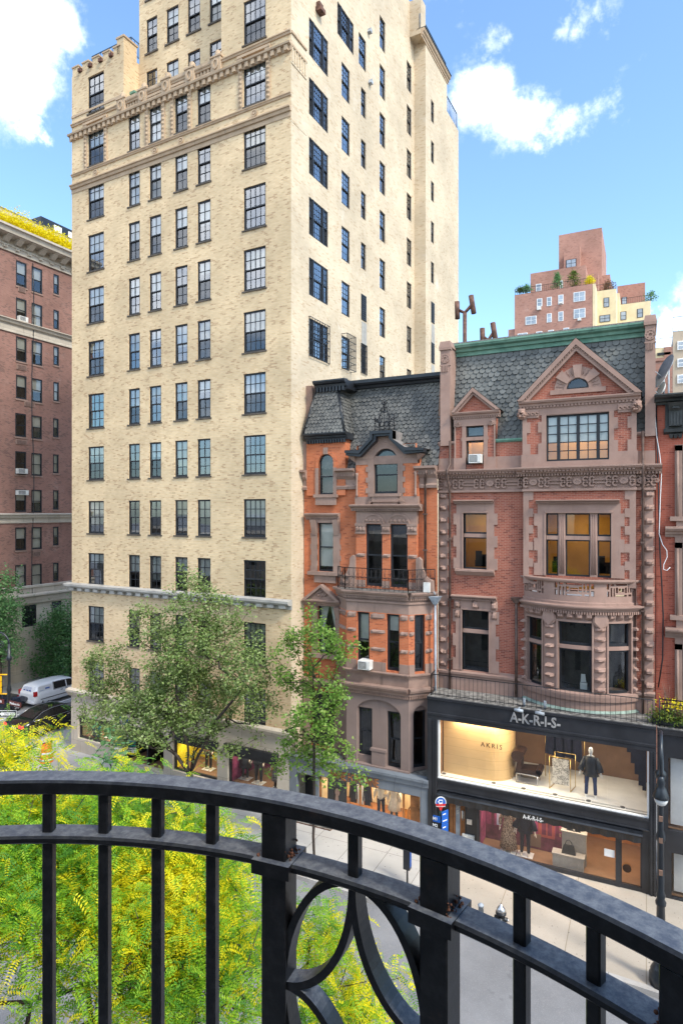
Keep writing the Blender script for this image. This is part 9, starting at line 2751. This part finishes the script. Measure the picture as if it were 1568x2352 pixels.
 x, y = onZ(1555, 2247); k = MB(); k.slab(arcpts(0, 0, .16, 0, 360, 16), 0, .01)
 k = MB(lambda a, b, z: (x + a, y + z, .012 + b)); k.slab(arcpts(0, 0, .15, 0, 360, 16), -.006, .0); tag(k.build('painted_disc', plain('green_paint_spot', (.02, .30, .10), .7, .2, 8)), 'small round green paint spot on the pavement by the lamp base', 'paint mark')
 # orange barrel half hidden among the locust leaves
 r_ = ray(215, 1698); tt = r_ and 16.0; c = Vector((r_.x * tt, r_.y * tt, H + r_.z * tt))
 x, y = c.x, c.y
 q = thing('construction_barrel', 'orange construction barrel with white bands half hidden by yellow locust leaves', 'barrel', (x, y, -.15))
 g = onZ(107, 1730, .45); x, y = g; 
 q.location = (x, y, -.15); ORG[q.name] = Vector((x, y, -.15))
 k = MB(); k.lathe([(.42, -.15), (.42, -.05), (.34, -.03), (.33, .3), (.30, .32), (.29, .62), (.26, .64), (.25, .95), (.0, .97)], x, y, 16); k.build('body', plain('orange_plastic', (.75, .17, .02), .5, .1, 3), q)
 k = MB(); k.lathe([(.338, .08), (.336, .2)], x, y, 16); k.lathe([(.298, .42), (.296, .54)], x, y, 16); k.build('reflective_band', m['white'], q)
# ------------------------------------------------------------------ bowed iron balcony in the foreground
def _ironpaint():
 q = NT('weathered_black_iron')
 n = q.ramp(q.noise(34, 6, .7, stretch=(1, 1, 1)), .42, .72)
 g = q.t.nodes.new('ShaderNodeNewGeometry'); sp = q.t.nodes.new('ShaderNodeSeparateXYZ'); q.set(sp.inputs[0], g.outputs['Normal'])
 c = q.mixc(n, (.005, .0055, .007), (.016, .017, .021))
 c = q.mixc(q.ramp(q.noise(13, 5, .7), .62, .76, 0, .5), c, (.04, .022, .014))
 top = q.ramp(sp.outputs['Z'], .6, .95)                       # sky sheen put into the colour of upward faces, mottled with wear
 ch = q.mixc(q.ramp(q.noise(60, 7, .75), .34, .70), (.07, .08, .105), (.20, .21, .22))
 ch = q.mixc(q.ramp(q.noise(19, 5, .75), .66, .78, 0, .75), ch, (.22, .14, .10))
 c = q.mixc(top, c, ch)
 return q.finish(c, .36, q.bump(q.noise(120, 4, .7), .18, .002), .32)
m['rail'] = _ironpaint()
def build_balcony():
 fwd = Vector((-math.sin(TH), math.cos(TH), 0)); rgt = Vector((math.cos(TH), math.sin(TH), 0))
 cc = rgt * -.549 + fwd * -.018                                  # centre of the bow in plan
 zt = H - .5
 t = thing('balcony', 'curved black wrought-iron balcony railing with rusty welds and mottled pale top rail', 'balcony', (cc.x, cc.y, zt - 1.02))
 Rn = 1.1785                                                   # near edge radius
 def P(w, r, z): return (cc.x + (rgt.x * math.sin(w) + fwd.x * math.cos(w)) * r, cc.y + (rgt.y * math.sin(w) + fwd.y * math.cos(w)) * r, z)
 W0, W1, NW = R(-100), R(100), 100
 Rm = Rn + .025
 def bar(name, r0, r1, z0, z1, bev=.004):
  k = MB()
  rings = []
  for i in range(NW + 1):
   w = W0 + (W1 - W0) * i / NW
   pr = [(r0, z0 + bev), (r0, z1 - bev), (r0 + bev, z1), (r1 - bev, z1), (r1, z1 - bev), (r1, z0 + bev), (r1 - bev, z0), (r0 + bev, z0)]
   rings.append([P(w, r, z) for r, z in pr])
  k.loft(rings, 0, False)
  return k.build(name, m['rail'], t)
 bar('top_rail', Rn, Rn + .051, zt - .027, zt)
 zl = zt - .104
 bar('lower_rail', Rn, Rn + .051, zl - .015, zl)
 def ang(px):                                                # plan angle at which a sight line meets the middle of the rail
  u = (px - 784) / F; d = (rgt * u + fwd); d.normalize()
  b = d.dot(-cc); 
  c0 = cc.dot(cc) - Rm * Rm; s = b * -1
  tt = d.dot(cc) + math.sqrt(d.dot(cc) ** 2 - c0)
  q = d * tt - cc
  return math.atan2(q.dot(rgt), q.dot(fwd))
 zf = zt - 1.02
 def post(w, s, z0, z1, name, sub=True):
  k = MB(lambda a, b, z: (lambda o, tx, rx: (o[0] + tx[0] * a + rx[0] * b, o[1] + tx[1] * a + rx[1] * b, z))(P(w, Rm, 0), (P(w + .01, Rm, 0)[0] - P(w, Rm, 0)[0], P(w + .01, Rm, 0)[1] - P(w, Rm, 0)[1]), (P(w, Rm + 1, 0)[0] - P(w, Rm, 0)[0], P(w, Rm + 1, 0)[1] - P(w, Rm, 0)[1])))
  f = 1 / (.01 * Rm)
  e = .0022; h = s / 2
  R8 = lambda z: [(x * f, y, z) for x, y in ((-h, -h + e), (-h, h - e), (-h + e, h), (h - e, h), (h, h - e), (h, -h + e), (h - e, -h), (-h + e, -h))]
  k.loft([R8(z0), R8(z1)], 0, False)
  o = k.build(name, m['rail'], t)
  if sub:
   kk = MB(k.M)
   kk.box(-.036 * f, .036 * f, -.036, .036, zl - .022, zl + .002)
   kk.build('collar', m['rail'], o)
   kk = MB(k.M); rn = random.Random(int(abs(w) * 1000))
   for sx in (-1, 1):
    for i in range(26):
     x = sx * (h + rn.uniform(-.001, .007)); y = rn.uniform(-h, h); z = zl + rn.uniform(.0, .007 + .016 * (abs(x) < h + .004)); r = rn.uniform(.001, .0032)
     kk.loft([[((x + r * c * math.cos(q)) * f, y + r * c * math.sin(q), z + r * d) for q in (0, 1.05, 2.1, 3.14, 4.2, 5.2)] for c, d in ((.5, -.8), (1, -.2), (.8, .5), (.2, .9))], 0, True)
   kk.build('rust', m['rustflake'], o)
  return o
 posts = [ang(641), ang(1010), ang(1580)]
 for w in posts: post(w, .047, zf, zt - .026, 'post')
 bal = [ang(113), ang(241), ang(363), ang(488)]
 dw = (bal[-1] - bal[0]) / 3
 more = [bal[0] - dw * i for i in range(1, 7)] + [ang(1198), ang(1368)]
 for w in bal + more: post(w, .0195, zf, zt - .026, 'baluster', False)
 # the oval panel between the two posts
 wc = ang(815)
 post(wc, .0195, zl, zt - .026, 'baluster', False)
 wa, wb = posts[0], posts[1]
 half = (wb - wa) / 2 * Rm - .028
 wm = (wa + wb) / 2
 def band(fn, n=40, th=.0065, dep=.017):
  k = MB(); rings = []
  for i in range(n + 1):
   s = i / n
   (x, z), (x2, z2) = fn(s), fn(s + .004)
   tx, tz = x2 - x, z2 - z; L_ = math.hypot(tx, tz) or 1; nx, nz = -tz / L_, tx / L_
   w = wm + x / Rm; dwx = nx * th / Rm
   rings.append([P(w - dwx, Rm - dep, z - nz * th), P(w + dwx, Rm - dep, z + nz * th), P(w + dwx, Rm + dep, z + nz * th), P(w - dwx, Rm + dep, z - nz * th)])
  k.loft(rings, 0, False)
  k.build('oval_scroll', m['rail'], t)
 hx = half + .012; hz = hx * 1.55; zc = zl - .008
 def arc(cx, cz, a0, a1):
  def f(q):
   w = R(a0 + (a1 - a0) * q); return (cx + hx * math.cos(w), cz + hz * math.sin(w))
  return f
 for i in range(2):
  z0 = zc - hz - i * 2 * hz
  band(arc(0, z0, 0, 360), 60)
  for cx, cz, a0 in ((-hx, z0 + hz, 270), (hx, z0 + hz, 180), (hx, z0 - hz, 90), (-hx, z0 - hz, 0)): band(arc(cx, cz, a0, a0 + 90), 20)
 k = MB()                                                    # floor slab of the balcony
 k.loft([[P(W0 + (W1 - W0) * i / 40, Rn + .09, z) for i in range(41)] for z in (zf - .12, zf)], 0, False); k.build('floor_slab', m['kerb'], t)
m['rustflake'] = plain('flaking_rust', (.16, .075, .05), .95, .55, 60, .1, 0, .6)
# ------------------------------------------------------------------ the row on the camera's own side of the avenue (seen in window reflections)
m['palestone'] = stone('pale_stone_wall', (.33, .29, .235), (.27, .235, .19), .8, .1, .2)
def build_own_side():
 for (p, q, h, lb) in ((-5, 7, 16.4, 'pale stone house of five storeys standing directly behind the iron balcony'), (-60, -5, 10.6, 'lower pale stone row of three storeys north of the balcony house'), (7, 45, 10.6, 'lower pale stone row of three storeys south of the balcony house')):
  t = thing('facing_building', lb, 'building', ((p + q) / 2, -1.2, 0))
  k = MB(lambda a, b, z: (-a, -1.25 - b, z))
  holes = []
  n = int((q - p) / 2.7)
  for i in range(n):
   x = -q + (i + .5) * (q - p) / n
   for j in range(int(h / 3.2)):
    if not (abs(x) < 1.6 and j == 3): holes.append((x - .55, x + .55, 1.4 + j * 3.2, 3.2 + j * 3.2))
  wall(k, -q, -p, 0, h, holes, 0, 0, rv=.2, deep=.4)
  k.box(-q, -p, -.35, 9.0, h, h + .6, 2)
  k.build('wall', [m['palestone'], m['room'], m['limestone']], t)
build_ground()
g1 = build_townhouse()
g2 = build_rowhouse(g1)
build_neighbour(g2)
build_corner()
build_left()
build_far()
build_trees()
build_locust()
build_vehicles()
build_furniture()
build_balcony()
build_own_side()
bpy.context.view_layer.update()
